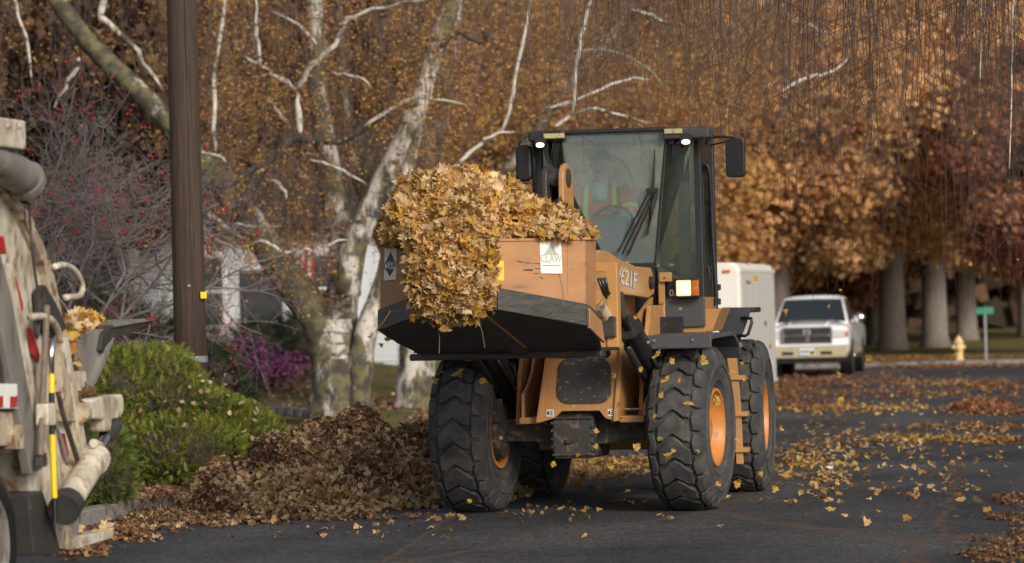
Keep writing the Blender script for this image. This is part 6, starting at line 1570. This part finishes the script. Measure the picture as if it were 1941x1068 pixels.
# fallen leaves caught on the juniper
n = 75
u = rng.normal(0, 1, (n, 3)); u /= np.linalg.norm(u, axis=1, keepdims=True); u[:, 1] = -np.abs(u[:, 1]); u[:, 2] = np.abs(u[:, 2]) * .9
pos = np.array(jun.location) + np.array([-.02, -.08, .5]) + u * np.array([.98, .85, .82])
for i in range(n):
    pass
o = scatter('leaf_litter', pos, u + np.array([0, -.3, .5]), rng.uniform(.04, .085, n), pick([(.45, .30, .18), (.36, .22, .12), (.5, .38, .25), (.3, .15, .10)], n), .6)
tag(o, 'dry tan leaves caught on the green juniper mound', 'leaves', kind='stuff')

# ================================================================ purple flowering bush
pp_ = at(512, 690, 66); fb = empty('flowering_bush', (pp_.x, 66, .45)); tag(fb, 'bush covered in magenta purple blossoms beside the birch trunk', 'shrub')
lobes = np.array([(-.42, 0, .62, .42, .4, .45), (0, .1, .42, .45, .4, .38), (.42, 0, .36, .40, .4, .34), (-.55, -.1, .35, .35, .3, .35), (.1, -.2, .25, .6, .3, .25)])
n = 2600; w_ = rng.integers(0, 5, n); u = rng.normal(0, 1, (n, 3)); u /= np.linalg.norm(u, axis=1, keepdims=True)
P = lobes[w_, :3] + u * lobes[w_, 3:] * rng.uniform(.6, 1.05, (n, 1)); k = P[:, 2] > .02
col = np.where((rng.random((n, 1)) < .40 + .35 * (u[:, 2:3] > .1)), pick([(.50, .09, .40), (.58, .15, .50), (.42, .07, .34), (.62, .24, .54)], n), pick([(.06, .05, .025), (.09, .05, .03), (.05, .06, .03)], n))
o = scatter('blossom', P[k], (u + np.array([0, -.3, .3]))[k], rng.uniform(.06, .11, n)[k], col[k], .6, LEAF5, 'flower_attr', fb); o['kind'] = 'stuff'
b = MB()
for i in range(24):
    q = lobes[i % 5]; b.tube(limb_path((q[0] * .4, 0, 0), (q[0] + random.uniform(-.2, .2), q[1] + random.uniform(-.2, .2), q[2] + .2), 3, .5), [.02, .014, .01, .006], 4)
b.build('stem', 'twig_dark', fb)
# low stone edging in the lawn
se_ = empty('stone_edging', at(500, 730, 58)); se_.location.z = lawn_z(se_.location); tag(se_, 'low curved grey stone edging on the lawn behind the juniper', 'edging')
for i in range(9):
    p = at(452 + i * 17, 716 + 3.0 * i * (1 + .06 * i), 58 - .1 * i) - se_.location
    b = MB(); b.obox((0, 0, 0), (.15, .22, .16), Matrix.Rotation(R(-12 - 4 * i), 3, 'Z')); o = b.build('stone', 'stone', se_, bevel=.03); o.location = (p.x, p.y, max(.03, p.z * .3)); o.rotation_euler = (random.uniform(-.1, .1), random.uniform(-.1, .1), 0)

# ================================================================ bare berry tree at the left
bt = at(75, 800, 42); bt.z = .13
berry = empty('berry_tree', bt); berry.scale = (1, 1, 1.16); tag(berry, 'leafless grey twiggy tree dotted with small red berries behind the truck', 'tree')
def grow(start, dirv, ln, r, depth, out, tips, r_):
    n = 5; P = [start]; d = dirv.normalized()
    for i in range(n):
        d = (d + Vector((r_.gauss(0, .16), r_.gauss(0, .16), r_.gauss(.02, .13)))).normalized(); P.append(P[-1] + d * ln / n)
    out.append((P, [r * (1 - .55 * i / n) for i in range(n + 1)]))
    if depth == 0: tips.append(P[-1]); return
    k = {5: 6, 4: 5, 3: 5, 2: 5, 1: 4}[depth]
    for j in range(k):
        t = r_.uniform(.35, 1.0); q = P[min(n, int(t * n + .5))]
        side = Vector((r_.gauss(0, 1.1), r_.gauss(0, .7), r_.gauss(.02, .38))).normalized()
        grow(q, (d * .75 + side * .85), ln * r_.uniform(.52, .74), r * .52, depth - 1, out, tips, r_)
out = []; tips = []; rb = random.Random(21)
for (dx, dy, dz) in ((-.35, .1, 1), (.25, -.1, 1), (.7, .1, .9), (-.8, 0, .9), (.1, .3, 1.1), (1.0, -.2, .7)):
    grow(Vector((0, 0, .2)), Vector((dx, dy, dz)), 2.1, .04, 4, out, tips, rb)
limb_p = [o_ for o_ in out if o_[1][0] > .010]; tw = [o_ for o_ in out if o_[1][0] <= .010]
b = MB(); b.tube([(0, 0, -.15), (0, 0, .25)], [.12, .08], 10); b.build('trunk', 'twig_grey', berry, smooth=True)
b = MB()
for P, r in limb_p: b.tube(P, r, 6)
b.build('limb', 'twig_grey', berry, smooth=True)
me = strands_mesh('twig', np.array([[tuple(p) for p in P] for P, r in tw]), np.array([r for P, r in tw]) * .65 + .0014); o = link_mesh('twig', me, 'twig_grey', berry); o['kind'] = 'stuff'
# small bud twigs at the tips
TP_ = np.array([tuple(t) for t in tips]); n = len(TP_) * 2; i0 = rng.integers(0, len(TP_), n); dirs = rng.normal(0, 1, (n, 3)); dirs[:, 2] += .5; dirs /= np.linalg.norm(dirs, axis=1, keepdims=True)
ts = np.linspace(0, 1, 3)[None, :, None]; ln = rng.uniform(.05, .16, (n, 1, 1)); S0 = TP_[i0] + rng.normal(0, .03, (n, 3))
me = strands_mesh('twig', S0[:, None] + dirs[:, None] * ts * ln, np.tile([.0022, .002, .0034], (n, 1))); o = link_mesh('twig', me, 'twig_grey', berry); o['kind'] = 'stuff'
# berries: mostly in a few layers
sel = TP_[(rng.random(len(TP_)) < .30)]
b = MB()
for p in sel:
    if math.sin(p[2] * 5.2 + p[0] * .9) < .15 and random.random() < .85: continue
    for _ in range(random.choice((1, 1, 2, 3))):
        q = p + rng.normal(0, .035, 3); s_ = random.uniform(.014, .022)
        b.add([(q[0] + s_, q[1], q[2]), (q[0] - s_, q[1], q[2]), (q[0], q[1] + s_, q[2]), (q[0], q[1] - s_, q[2]), (q[0], q[1], q[2] + s_), (q[0], q[1], q[2] - s_)], [(0, 2, 4), (2, 1, 4), (1, 3, 4), (3, 0, 4), (2, 0, 5), (1, 2, 5), (3, 1, 5), (0, 3, 5)])
o = b.build('berry', 'berry', berry, smooth=True); o['kind'] = 'stuff'

# ================================================================ near weeping birch over the street (trunk outside the frame)
nb = empty('birch_tree', (8.4, 34.5, .1)); tag(nb, 'bare brown birch twigs hanging down over the street at upper right', 'tree', 'weeping birches on the lawn')
b = MB(); b.tube([(0, 0, -.2), (-.1, 0, 1.5), (-.1, 0, 4), (-.5, -.3, 6.5), (-1.2, -.6, 9)], [.34, .27, .22, .17, .1], 14); b.build('trunk', 'birch_bark', nb, smooth=True)
b = MB()
for (x, y, z, x0, z0) in ((-8.5, -4.5, 7.2, -.3, 5), (-6.5, -6.0, 6.6, -.2, 4.6), (-7.2, -1.5, 7.6, -.4, 5.6), (-4.5, -5.5, 6.4, -.1, 4.4), (-5.5, 2.0, 7.4, -.4, 5.9), (-9.5, -2.5, 7.8, -.5, 6)):
    b.tube(limb_path((x0, 0, z0), (x, y, z), 7, .5, .8), [.11, .10, .085, .07, .055, .045, .03, .02], 7)
b.build('limb', 'birch_bark', nb, smooth=True)
NB = [(.52, .33, .14), (.45, .27, .10), (.38, .2, .08)]
curtain(nb, 150, 1080, 1945, (-330, -180), (40, 330), 27.5, 32, 50, NB, .0042, .045, wav=.08, side=2.2, mt='twig_dark', K=11, ncl=34)
curtain(nb, 100, 1480, 1950, (-330, -180), (240, 570), 28, 34, 50, NB, .0042, .045, wav=.09, side=2.4, mt='twig_dark', K=11, ncl=22)
curtain(nb, 50, 900, 1300, (-330, -200), (0, 200), 29, 34, 20, NB, .0036, .045, wav=.06, side=1.6, K=11, ncl=14)
curtain(nb, 140, 1000, 1960, (-330, -180), (60, 400), 36, 46, 120, NB, .0048, .05, wav=.1, side=1.8, ncl=40)
for (pts, w0) in (([(1921, -260), (1920, 0), (1919, 60), (1917, 200), (1913, 320)], 4.5), ([(1862, -260), (1860, 60), (1856, 180)], 2.5)):
    branch(pts, w0, w0 * .7, 29.5, 'truck_cream', nb, 'pale_twig', .1, 6)

# ================================================================ leaves
leaf_mes = []
for i, (tv, tt) in enumerate(MAPLES):
    # a stalk makes single leaves read as maple leaves
    v = np.vstack([tv, [(-.008, -.27, 0), (.008, -.27, 0), (.02, -.55, .06), (.035, -.55, .06)]]); n0 = len(tv)
    me = bpy.data.meshes.new('leaf'); me.from_pydata([tuple(p) for p in v], [], [tuple(t) for t in tt] + [(n0, n0 + 1, n0 + 3, n0 + 2)]); me.update(); leaf_mes.append(me)
def leaf_variants(matn):
    out = []
    for me in leaf_mes:
        m2 = me.copy(); m2.materials.clear(); m2.materials.append(MATS[matn]); out.append(m2)
    return out
def place_leaf(variants, p, nrm, size, jitter, parent=None, name='leaf'):
    M = rot_from(np.array([nrm]), None, np.array([jitter]))[0]
    o = bpy.data.objects.new(name, random.choice(variants)); C.objects.link(o)
    M4 = Matrix(M.tolist()).to_4x4() @ Matrix.Scale(size, 4); M4.translation = Vector(p)
    if parent is not None: o.parent = parent
    o.matrix_local = M4
    return o
VG = leaf_variants('leaf_gold'); VD = leaf_variants('leaf_dull'); VA = leaf_variants('leaf_air'); VR = leaf_variants('leaf_road')

# ---- heap in the bucket
heap = empty('leaf_heap', MFW @ Vector((0, -2.9, 1.7))); heap.rotation_euler = (0, 0, FY)
tag(heap, 'golden maple leaves heaped in the loader bucket and spilling over its front', 'leaves')
OFF = np.array([0, -2.9, 1.7])
EL = np.array([(-.24, -2.92, 2.42, .66, .62, .61), (-.13, -3.52, 2.25, .40, .30, .48), (.36, -2.80, 2.40, .46, .55, .32), (-.58, -2.85, 2.46, .34, .45, .38),
               (-.12, -3.66, 2.07, .33, .17, .27), (.64, -2.75, 2.40, .24, .45, .15), (-.30, -3.2, 2.60, .46, .42, .40), (.06, -3.1, 2.50, .40, .42, .34), (-.36, -3.4, 2.34, .26, .25, .36)])
def heap_points(n, lo=.93, hi=1.05):
    w_ = EL[:, 3] * EL[:, 5]; w_ = w_ / w_.sum(); P = np.zeros((0, 3)); N_ = np.zeros((0, 3))
    while len(P) < n:
        k = rng.choice(len(EL), n, p=w_); u = rng.normal(0, 1, (n, 3)); u /= np.linalg.norm(u, axis=1, keepdims=True)
        lump = 1 + .05 * np.sin(u[:, :1] * 9 + k[:, None]) + .05 * np.sin(u[:, 2:] * 11 + 2 * k[:, None])
        p = EL[k, :3] + u * EL[k, 3:] * rng.uniform(lo, hi, (n, 1)) * lump
        ok = np.ones(n, bool)
        for j in range(len(EL)):
            d = np.linalg.norm((p - EL[j, :3]) / EL[j, 3:], axis=1); ok &= ~((d < .90) & (k != j))
        inside = (np.abs(p[:, 0]) < .9) & (p[:, 1] > BV1 + .03) & (p[:, 2] < ZT - .10) & (np.abs(p[:, 0]) * 1.02 - .28 < (p[:, 1] - BV1))
        # nothing may poke out below the rim except over the front edge
        side = (p[:, 2] < ZT + .03) & ~((p[:, 1] < BV1 + .08) & (p[:, 0] > -.46) & (p[:, 0] < .26))
        ok &= ~inside & ~side
        P = np.vstack([P, p[ok]]); nn = u / EL[k, 3:]; nn /= np.linalg.norm(nn, axis=1, keepdims=True); N_ = np.vstack([N_, nn[ok]])
    return P[:n], N_[:n]
P, N_ = heap_points(6500)
cols = pick(GOLD, len(P), [3, 3, 2, 3, 1.3, 1.3, 2]); lf = np.sin(P[:, :1] * 8 + 2) * np.sin(P[:, 2:] * 9) + .5 * np.sin(P[:, :1] * 17 + P[:, 2:] * 13); cols = cols * np.clip(1.0 + .16 * lf, .6, 1.2)
scatter('leaf_mass', P - OFF, N_ + np.array([0, -.1, .25]), rng.uniform(.075, .165, len(P)), cols, .62, None, 'leaf_attr', heap)['kind'] = 'stuff'
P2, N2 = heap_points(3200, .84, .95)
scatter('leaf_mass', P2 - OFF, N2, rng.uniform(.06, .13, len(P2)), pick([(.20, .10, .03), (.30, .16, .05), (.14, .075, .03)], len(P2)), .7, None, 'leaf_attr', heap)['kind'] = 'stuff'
core = MB()
for x, y, z, a, b_2, c in EL[[0, 1, 2, 3, 6, 7]]: core.sphere((x - OFF[0], y - OFF[1], z - OFF[2]), (a * .82, b_2 * .82, c * .82), 16, 10)
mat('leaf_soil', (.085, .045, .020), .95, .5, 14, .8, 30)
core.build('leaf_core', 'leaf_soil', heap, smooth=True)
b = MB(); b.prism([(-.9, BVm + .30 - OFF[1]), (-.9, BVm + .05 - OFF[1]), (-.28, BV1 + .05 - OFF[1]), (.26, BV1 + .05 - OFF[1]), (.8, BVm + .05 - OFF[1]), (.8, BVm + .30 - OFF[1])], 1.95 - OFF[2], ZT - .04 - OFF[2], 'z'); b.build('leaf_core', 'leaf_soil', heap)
P, N_ = heap_points(290, 1.0, 1.07)
for p, nn in zip(P, N_): place_leaf(VG, p - OFF, nn + np.array([0, -.2, .2]), random.uniform(.11, .185), .45, heap)
# strings of leaves hanging from the spill
n = 90; P = np.column_stack([rng.uniform(-.48, .22, n), rng.uniform(-3.80, -3.55, n), rng.uniform(1.70, 1.98, n)])
P[:, 2] += .18 * np.abs(P[:, 0] + .1)
scatter('leaf_mass', P - OFF, rng.normal(0, 1, (n, 3)), rng.uniform(.05, .11, n), pick(GOLD, n), .5, None, 'leaf_attr', heap)['kind'] = 'stuff'
b = MB()
for (x, y, dx, dy) in ((795, 350, -12, -40), (760, 415, -35, -8), (1135, 440, 30, 25), (740, 590, -30, 40), (1060, 520, 8, 60), (830, 620, 2, 50), (905, 600, 14, 60)):
    a = FP(x, y, -3.6); c = FP(x + dx, y + dy, -3.7); b.tube([Vector((a[0], -3.6, a[1])) - Vector(OFF), Vector(((a[0] + c[0]) / 2 + .02, -3.68, (a[1] + c[1]) / 2)) - Vector(OFF), Vector((c[0], -3.7, c[1])) - Vector(OFF)], .003, 4)
b.build('straw', 'worn_wood', heap)

# ---- big pile by the kerb
PCX, PCY = -1.62, 34.5
pile = empty('leaf_pile', (PCX, PCY, 0)); tag(pile, 'big brown pile of raked leaves on the street left of the loader', 'leaves')
_ph = [(random.uniform(0, 6), random.uniform(0, 6), random.uniform(1.2, 5), random.uniform(1.2, 5), random.uniform(.02, .055)) for _ in range(14)]
def pile_h(x, y):
    """x, y arrays relative to the pile's centre"""
    a = (x * RX.x + y * RX.y); b = (x * RY.x + y * RY.y)
    e1 = np.maximum(0, 1 - (a / 1.75) ** 2 - (b / 1.9) ** 2)
    h = 0.55 * e1 ** .75
    h = h + .25 * np.exp(-(((a + .05) / .6) ** 2 + ((b + .1) / .75) ** 2)) + .10 * np.exp(-(((a + .85) / .4) ** 2 + ((b + .2) / .6) ** 2)) + .18 * np.exp(-(((a - 1.0) / .5) ** 2 + ((b - .2) / .7) ** 2))
    bump = 0
    for p, q, f, g, am in _ph: bump = bump + am * np.sin(f * a * 1.6 + p) * np.sin(g * b * 1.6 + q)
    return np.where(e1 > 0, h * .97 + bump * np.minimum(1, e1 * 4), -.02)
g = np.linspace(-2.2, 2.2, 80); X, Y = np.meshgrid(g, g); Z = pile_h(X, Y) - .015
V = np.column_stack([X.ravel(), Y.ravel(), Z.ravel()]); idx = np.arange(6400).reshape(80, 80)
T = np.stack([idx[:-1, :-1], idx[:-1, 1:], idx[1:, 1:], idx[1:, :-1]], axis=-1).reshape(-1, 4)
keep = (Z.ravel()[T] > -.034).any(axis=1)
link_mesh('leaf_core', np_mesh('leaf_core', V, T[keep], smooth=True), 'leaf_soil', pile)
def pile_points(n, front=True):
    xs = np.zeros(0); ys = np.zeros(0)
    while len(xs) < n:
        x = rng.uniform(-2.1, 2.1, n * 2); y = rng.uniform(-2.1, .9, n * 2); k = pile_h(x, y) > -.01; xs = np.append(xs, x[k]); ys = np.append(ys, y[k])
    x = xs[:n]; y = ys[:n]; e = .03
    h = pile_h(x, y); nx = -(pile_h(x + e, y) - pile_h(x - e, y)) / (2 * e); ny = -(pile_h(x, y + e) - pile_h(x, y - e)) / (2 * e)
    nn = np.column_stack([np.clip(nx, -2, 2), np.clip(ny, -2, 2), np.ones(n)]); nn /= np.linalg.norm(nn, axis=1, keepdims=True)
    return np.column_stack([x, y, np.maximum(h, .005)]), nn
P, N_ = pile_points(21000)
P = P + N_ * rng.uniform(-.01, .03, (len(P), 1))
# the lower right and lower front hold fresher, paler leaves
lowf = np.sin(P[:, 0] * 3.1 + 1) * np.sin(P[:, 2] * 6 + P[:, 1] * 2.2) + .6 * np.sin(P[:, 0] * 7.3 + P[:, 2] * 9)
fresh = (rng.random(len(P)) < .16 + .40 * ((P[:, 2] < .42) & (P[:, 0] > -.9)) + .16 * lowf)
cols = np.where(fresh[:, None], pick([(.50, .35, .19), (.56, .42, .25), (.43, .27, .13), (.46, .29, .11), (.54, .46, .29)], len(P)), pick([(.21, .125, .07), (.31, .19, .10), (.115, .07, .047), (.25, .14, .09), (.40, .27, .15), (.15, .09, .06), (.24, .12, .105)], len(P)) * np.clip(1.0 + .3 * lowf[:, None], .55, 1.4))
scatter('leaf_mass', P, N_, np.where(fresh, rng.uniform(.05, .115, len(P)), rng.uniform(.022, .07, len(P))), cols, .55, None, 'leaf_attr', pile)['kind'] = 'stuff'
P, N_ = pile_points(300); P = P + N_ * .025
for p, nn in zip(P, N_): place_leaf(VD, p, nn, random.uniform(.09, .16), .35, pile)

# ---- loose leaves over the street
def patch(x, y, wx, wy, n, z=0.0):
    """leaves strewn round a photo pixel on the ground"""
    out = []
    for _ in range(n):
        px_ = x + random.gauss(0, wx * .5); py_ = y + random.gauss(0, wy * .5)
        p = ground(px_, max(py_, 640), z)
        out.append((p.x, p.y, z))
    return out
YEL = [(.56, .37, .12), (.50, .29, .09), (.60, .43, .20), (.42, .22, .07), (.36, .18, .08)]
BRN = [(.36, .18, .075), (.28, .13, .055), (.44, .24, .10), (.22, .10, .05), (.32, .13, .08)]
LITT = [(.22, .115, .06), (.28, .15, .08), (.15, .08, .045), (.33, .19, .10)]
far = []; farc = []
def add(pts, pal, sc=1.0):
    for p in pts: far.append((*p, sc)); farc.append(random.choice(pal))
add(patch(1640, 776, 190, 9, 420), YEL); add(patch(1530, 772, 90, 14, 260), BRN); add(patch(1862, 774, 70, 14, 200), BRN); add(patch(1900, 782, 60, 10, 200), BRN)
add(patch(1745, 835, 150, 6, 320), YEL); add(patch(1885, 838, 60, 6, 160), YEL + BRN); add(patch(1850, 812, 160, 7, 200), YEL + BRN)
add(patch(1545, 855, 80, 30, 110), YEL); add(patch(1530, 882, 70, 10, 110), YEL); add(patch(1560, 905, 90, 26, 80), YEL)
add(patch(1700, 748, 280, 10, 380), BRN + YEL[:2]); add(patch(1790, 727, 170, 8, 480), BRN + YEL[:3]); add(patch(1900, 735, 90, 6, 300), BRN)
add(patch(1560, 722, 150, 14, 700), BRN); add(patch(1480, 742, 90, 16, 500), BRN); add(patch(1700, 694, 260, 5, 1500), BRN); add(patch(1680, 685, 280, 3, 1200), BRN + YEL[:1]); add(patch(1500, 690, 200, 5, 500), BRN)
add(patch(1150, 890, 110, 22, 300), YEL); add(patch(1180, 880, 90, 8, 200), YEL + BRN); add(patch(1100, 905, 60, 20, 70), YEL)
add(patch(1650, 860, 330, 90, 150), YEL); add(patch(1700, 930, 320, 60, 60), YEL)
add(patch(1885, 1056, 60, 14, 320), LITT, .55); add(patch(1932, 1010, 26, 50, 110), LITT, .55); add(patch(1915, 950, 30, 8, 170), LITT, .7); add(patch(1910, 984, 50, 4, 90), LITT, .6); add(patch(1900, 1034, 60, 14, 60), LITT, .5)
# gutter at the left and the fringe of the big pile
add(patch(235, 1015, 60, 14, 420), DULL[1:6] + BRN, .75); add(patch(300, 985, 70, 20, 700), DULL[1:6], .75); add(patch(400, 990, 120, 10, 380), DULL[1:6], .8); add(patch(600, 985, 240, 6, 300), DULL[1:6], .8); add(patch(150, 1045, 60, 14, 220), BRN + DULL[1:3], .75)
add(patch(640, 1010, 260, 22, 26), DULL[1:6], .6); add(patch(1000, 975, 200, 20, 26), YEL, .8)
add(patch(985, 938, 30, 5, 40), DULL[1:6], .8)
A = np.array(far); n = len(A)
A[:, 2] = rng.uniform(.008, .035, n) + (A[:, 1] > 92) * .1
o = scatter('leaf_litter', A[:, :3], np.tile([0, 0, 1.0], (n, 1)), rng.uniform(.06, .13, n) * A[:, 3], np.array(farc), .35)
tag(o, 'fallen leaves strewn in bands over the dark street', 'leaves', kind='stuff')
# leaves on the lawns and in the gutter behind the kerb
pts = [];
for (x, y, wx, wy, k, z) in ((275, 925, 70, 22, 700, .15), (560, 760, 90, 18, 600, .16), (600, 700, 120, 14, 500, .3), (480, 740, 70, 30, 300, .2), (720, 770, 60, 14, 400, .16), (820, 790, 40, 10, 300, .15), (705, 700, 40, 30, 400, .2)):
    for q in patch(x, y, wx, wy, k, z): pts.append((q[0], q[1], max(lawn_z(q), .14) + random.uniform(.0, .03)))
o = scatter('leaf_litter', np.array(pts), np.tile([0, 0, 1.0], (len(pts), 1)), rng.uniform(.06, .13, len(pts)), pick([(.36, .22, .13), (.28, .15, .10), (.42, .29, .19), (.3, .16, .08)], len(pts)), .4)
tag(o, 'dry leaves lying on the lawn beside the kerb', 'leaves', kind='stuff')
# small red brown heap at the far right
hp2 = ground(1862, 778); rh = empty('leaf_pile', (hp2.x, hp2.y, 0)); rh.scale = (.8, .8, .8); tag(rh, 'small red brown leaf heap on the street near the right edge', 'leaves')
n = 700; u = rng.normal(0, 1, (n, 3)); u /= np.linalg.norm(u, axis=1, keepdims=True); u[:, 2] = np.abs(u[:, 2])
scatter('leaf_mass', u * np.array([.62, .5, .24]) * rng.uniform(.8, 1.05, (n, 1)), u, rng.uniform(.08, .15, n), pick(BRN + [(.30, .10, .06)], n), .6, None, 'leaf_attr', rh)['kind'] = 'stuff'

# ---- single leaves: 300 on the asphalt near the loader, the rest fly
GR = 'single leaves lying on the street'
spots = patch(1570, 880, 150, 90, 110) + patch(1700, 850, 300, 60, 90) + patch(1300, 960, 300, 30, 22) + patch(1150, 890, 110, 20, 48) + patch(1650, 960, 250, 50, 14) + patch(700, 1010, 300, 24, 16)
for p in spots:
    o = place_leaf(VR, (p[0], p[1], .03), (0, 0, 1), random.uniform(.07, .12), .28, None, 'fallen_leaf')
    wx_, wy_ = p[0], p[1]
    zone = 'in front of the loader wheels' if wy_ < 31 and wx_ > -.8 and wx_ < 2.2 else ('on the bare asphalt before the big leaf pile' if wx_ <= -.8 else ('under the loader between its wheels' if wx_ < 2.6 and wy_ < 42 else ('on the asphalt just right of the loader' if wx_ < 3.7 and wy_ < 40 else ('far down the street beyond the loader' if wy_ > 42 else 'on the open asphalt at right'))))
    tag(o, 'single yellow brown maple leaf lying ' + zone, 'leaf', GR)
FA = 'maple leaves falling through the air'
air = [(868, 706, 16), (824, 722, 12), (914, 720, 14), (838, 705, 6), (1245, 673, 14), (1335, 685, 14), (1262, 720, 16), (1291, 720, 10), (1252, 750, 10), (1272, 685, 9), (1360, 760, 14), (1332, 678, 8), (1308, 764, 12), (1388, 708, 8), (1322, 858, 10), (1268, 866, 12),
       (1252, 832, 8), (1276, 852, 7), (1300, 768, 8), (1205, 852, 14), (1172, 766, 10), (1165, 712, 9), (1178, 792, 9), (1130, 818, 8), (1130, 848, 8), (1400, 915, 14), (1440, 900, 10), (1362, 916, 10), (1410, 690, 7), (1432, 532, 12), (1420, 535, 8), (1488, 594, 12), (1570, 580, 6),
       (1648, 680, 10), (1590, 712, 9), (1540, 670, 8), (1462, 657, 7), (1410, 720, 6), (1592, 758, 12), (1592, 846, 12), (1705, 848, 11), (1745, 895, 10), (1746, 866, 8), (1560, 930, 12), (1675, 918, 12), (1620, 880, 9), (1735, 928, 9), (1548, 918, 10), (1500, 890, 12), (1470, 925, 9),
       (1480, 812, 9), (1400, 835, 10), (735, 645, 9), (722, 655, 8), (745, 705, 7), (700, 640, 5), (745, 745, 6), (830, 570, 7), (1185, 530, 9), (1205, 600, 8), (1320, 545, 6), (1210, 845, 6), (1090, 770, 6), (1048, 880, 9), (1240, 790, 7), (1095, 860, 7), (1215, 700, 8), (1230, 650, 7), (950, 830, 6), (890, 950, 7),
       (1576, 45, 9), (1572, 22, 8), (1828, 255, 8), (1848, 250, 9), (1728, 252, 7), (1770, 240, 6), (1860, 228, 6), (1795, 165, 6), (1560, 160, 5), (1508, 245, 5), (1765, 290, 6), (1290, 585, 6), (1440, 470, 7), (1840, 500, 6)]
for (x, y, s) in air:
    on_tyre = y > 650 and 1235 < x < 1400
    d = random.uniform(29.2, 30.0) if x < 1420 else random.uniform(28.5, 33.5)
    if 800 < x < 985 and y > 640: d = random.uniform(30.4, 30.9)
    if y < 300: d = random.uniform(28, 32)
    p = at(x, y, d)
    gz = ground(x, y)
    if p.z < .06: p = at(x, y, max(20, gz.y - 1.2)) if gz.y - 1.2 > 20 else p
    o = place_leaf(VA, p, (random.uniform(-.6, .6), -1, random.uniform(-.3, .7)), 1.75 * s * d / FPX * random.uniform(.85, 1.1), .45, None, 'falling_leaf')
    zone = ('among the hanging twigs at upper right' if y < 320 else 'in front of the near left tyre' if x < 985 and x > 800 and y > 640 else 'below the left side of the raised bucket' if x < 800 else
            'in front of the near right tyre' if 1235 < x < 1395 and y > 640 else 'in front of the axle between the tyres' if x < 1235 and y > 640 else 'beside the rear right tyre' if x < 1470 and y > 640 else
            'in front of the white pickup' if 1470 <= x < 1660 and 560 < y < 740 else 'in front of the white trailer' if 1400 < x < 1470 else 'in front of the lift arm and head lamp' if y <= 640 and x < 1400 else 'over the open street right of the loader')
    tag(o, 'yellow maple leaf falling ' + zone, 'leaf', FA)
# leaves in the truck's hopper
hl2 = empty('hopper_leaves', MT @ Vector((-.3, *TP(160, 690, -.3))), -RA); tag(hl2, 'yellow brown leaves piled in the open truck hopper', 'leaves')
bpy.context.view_layer.update()
P = []
for i in range(420):
    px_ = random.uniform(126, 205); yt_ = 596 + abs(px_ - 160) * .35 + max(0, px_ - 190) * .8; y_ = yt_ + random.random() ** 1.6 * (110 if px_ < 160 else 28)
    lat = random.uniform(-.6, -.02) if px_ < 150 else random.uniform(-.9, -.1)
    s_, z_ = TP(px_, y_, lat); P.append(tuple(hl2.matrix_world.inverted() @ (MT @ Vector((lat, s_, z_)))))
n = len(P); scatter('leaf_mass', np.array(P), np.tile([.6, -.5, .6], (n, 1)), rng.uniform(.07, .15, n), pick(GOLD, n), .6, None, 'leaf_attr', hl2)['kind'] = 'stuff'
b = MB(); A = [TP(*p, -.25) for p in ((128, 640), (140, 604), (165, 606), (200, 618), (170, 640), (150, 690))]; 
mi_ = MT; inv = hl2.matrix_world.inverted()
vs = [inv @ (MT @ Vector((l, a[0], a[1]))) for l in (-2.0, -.25) for a in A]; nA = len(A)
b.add(vs, [tuple(range(nA))[::-1], tuple(range(nA, 2 * nA))] + [(i, (i + 1) % nA, nA + (i + 1) % nA, nA + i) for i in range(nA)]); b.build('leaf_core', 'leaf_soil', hl2)
for i in range(24):
    px_ = random.uniform(146, 176); y_ = random.uniform(738, 757); s_, z_ = TP(px_, y_, .05); P = inv @ (MT @ Vector((.05, s_, z_)))
    place_leaf(VD, P, (.5, -.5, .7), random.uniform(.07, .12), .5, hl2)
for (x, y) in ((182, 1005), (200, 1002), (142, 1006), (150, 1012)):
    s_, z_ = TP(x, y, -.1); P = inv @ (MT @ Vector((-.1, s_, z_))); place_leaf(VG, P, (.3, -.6, .7), .16, .4, hl2)
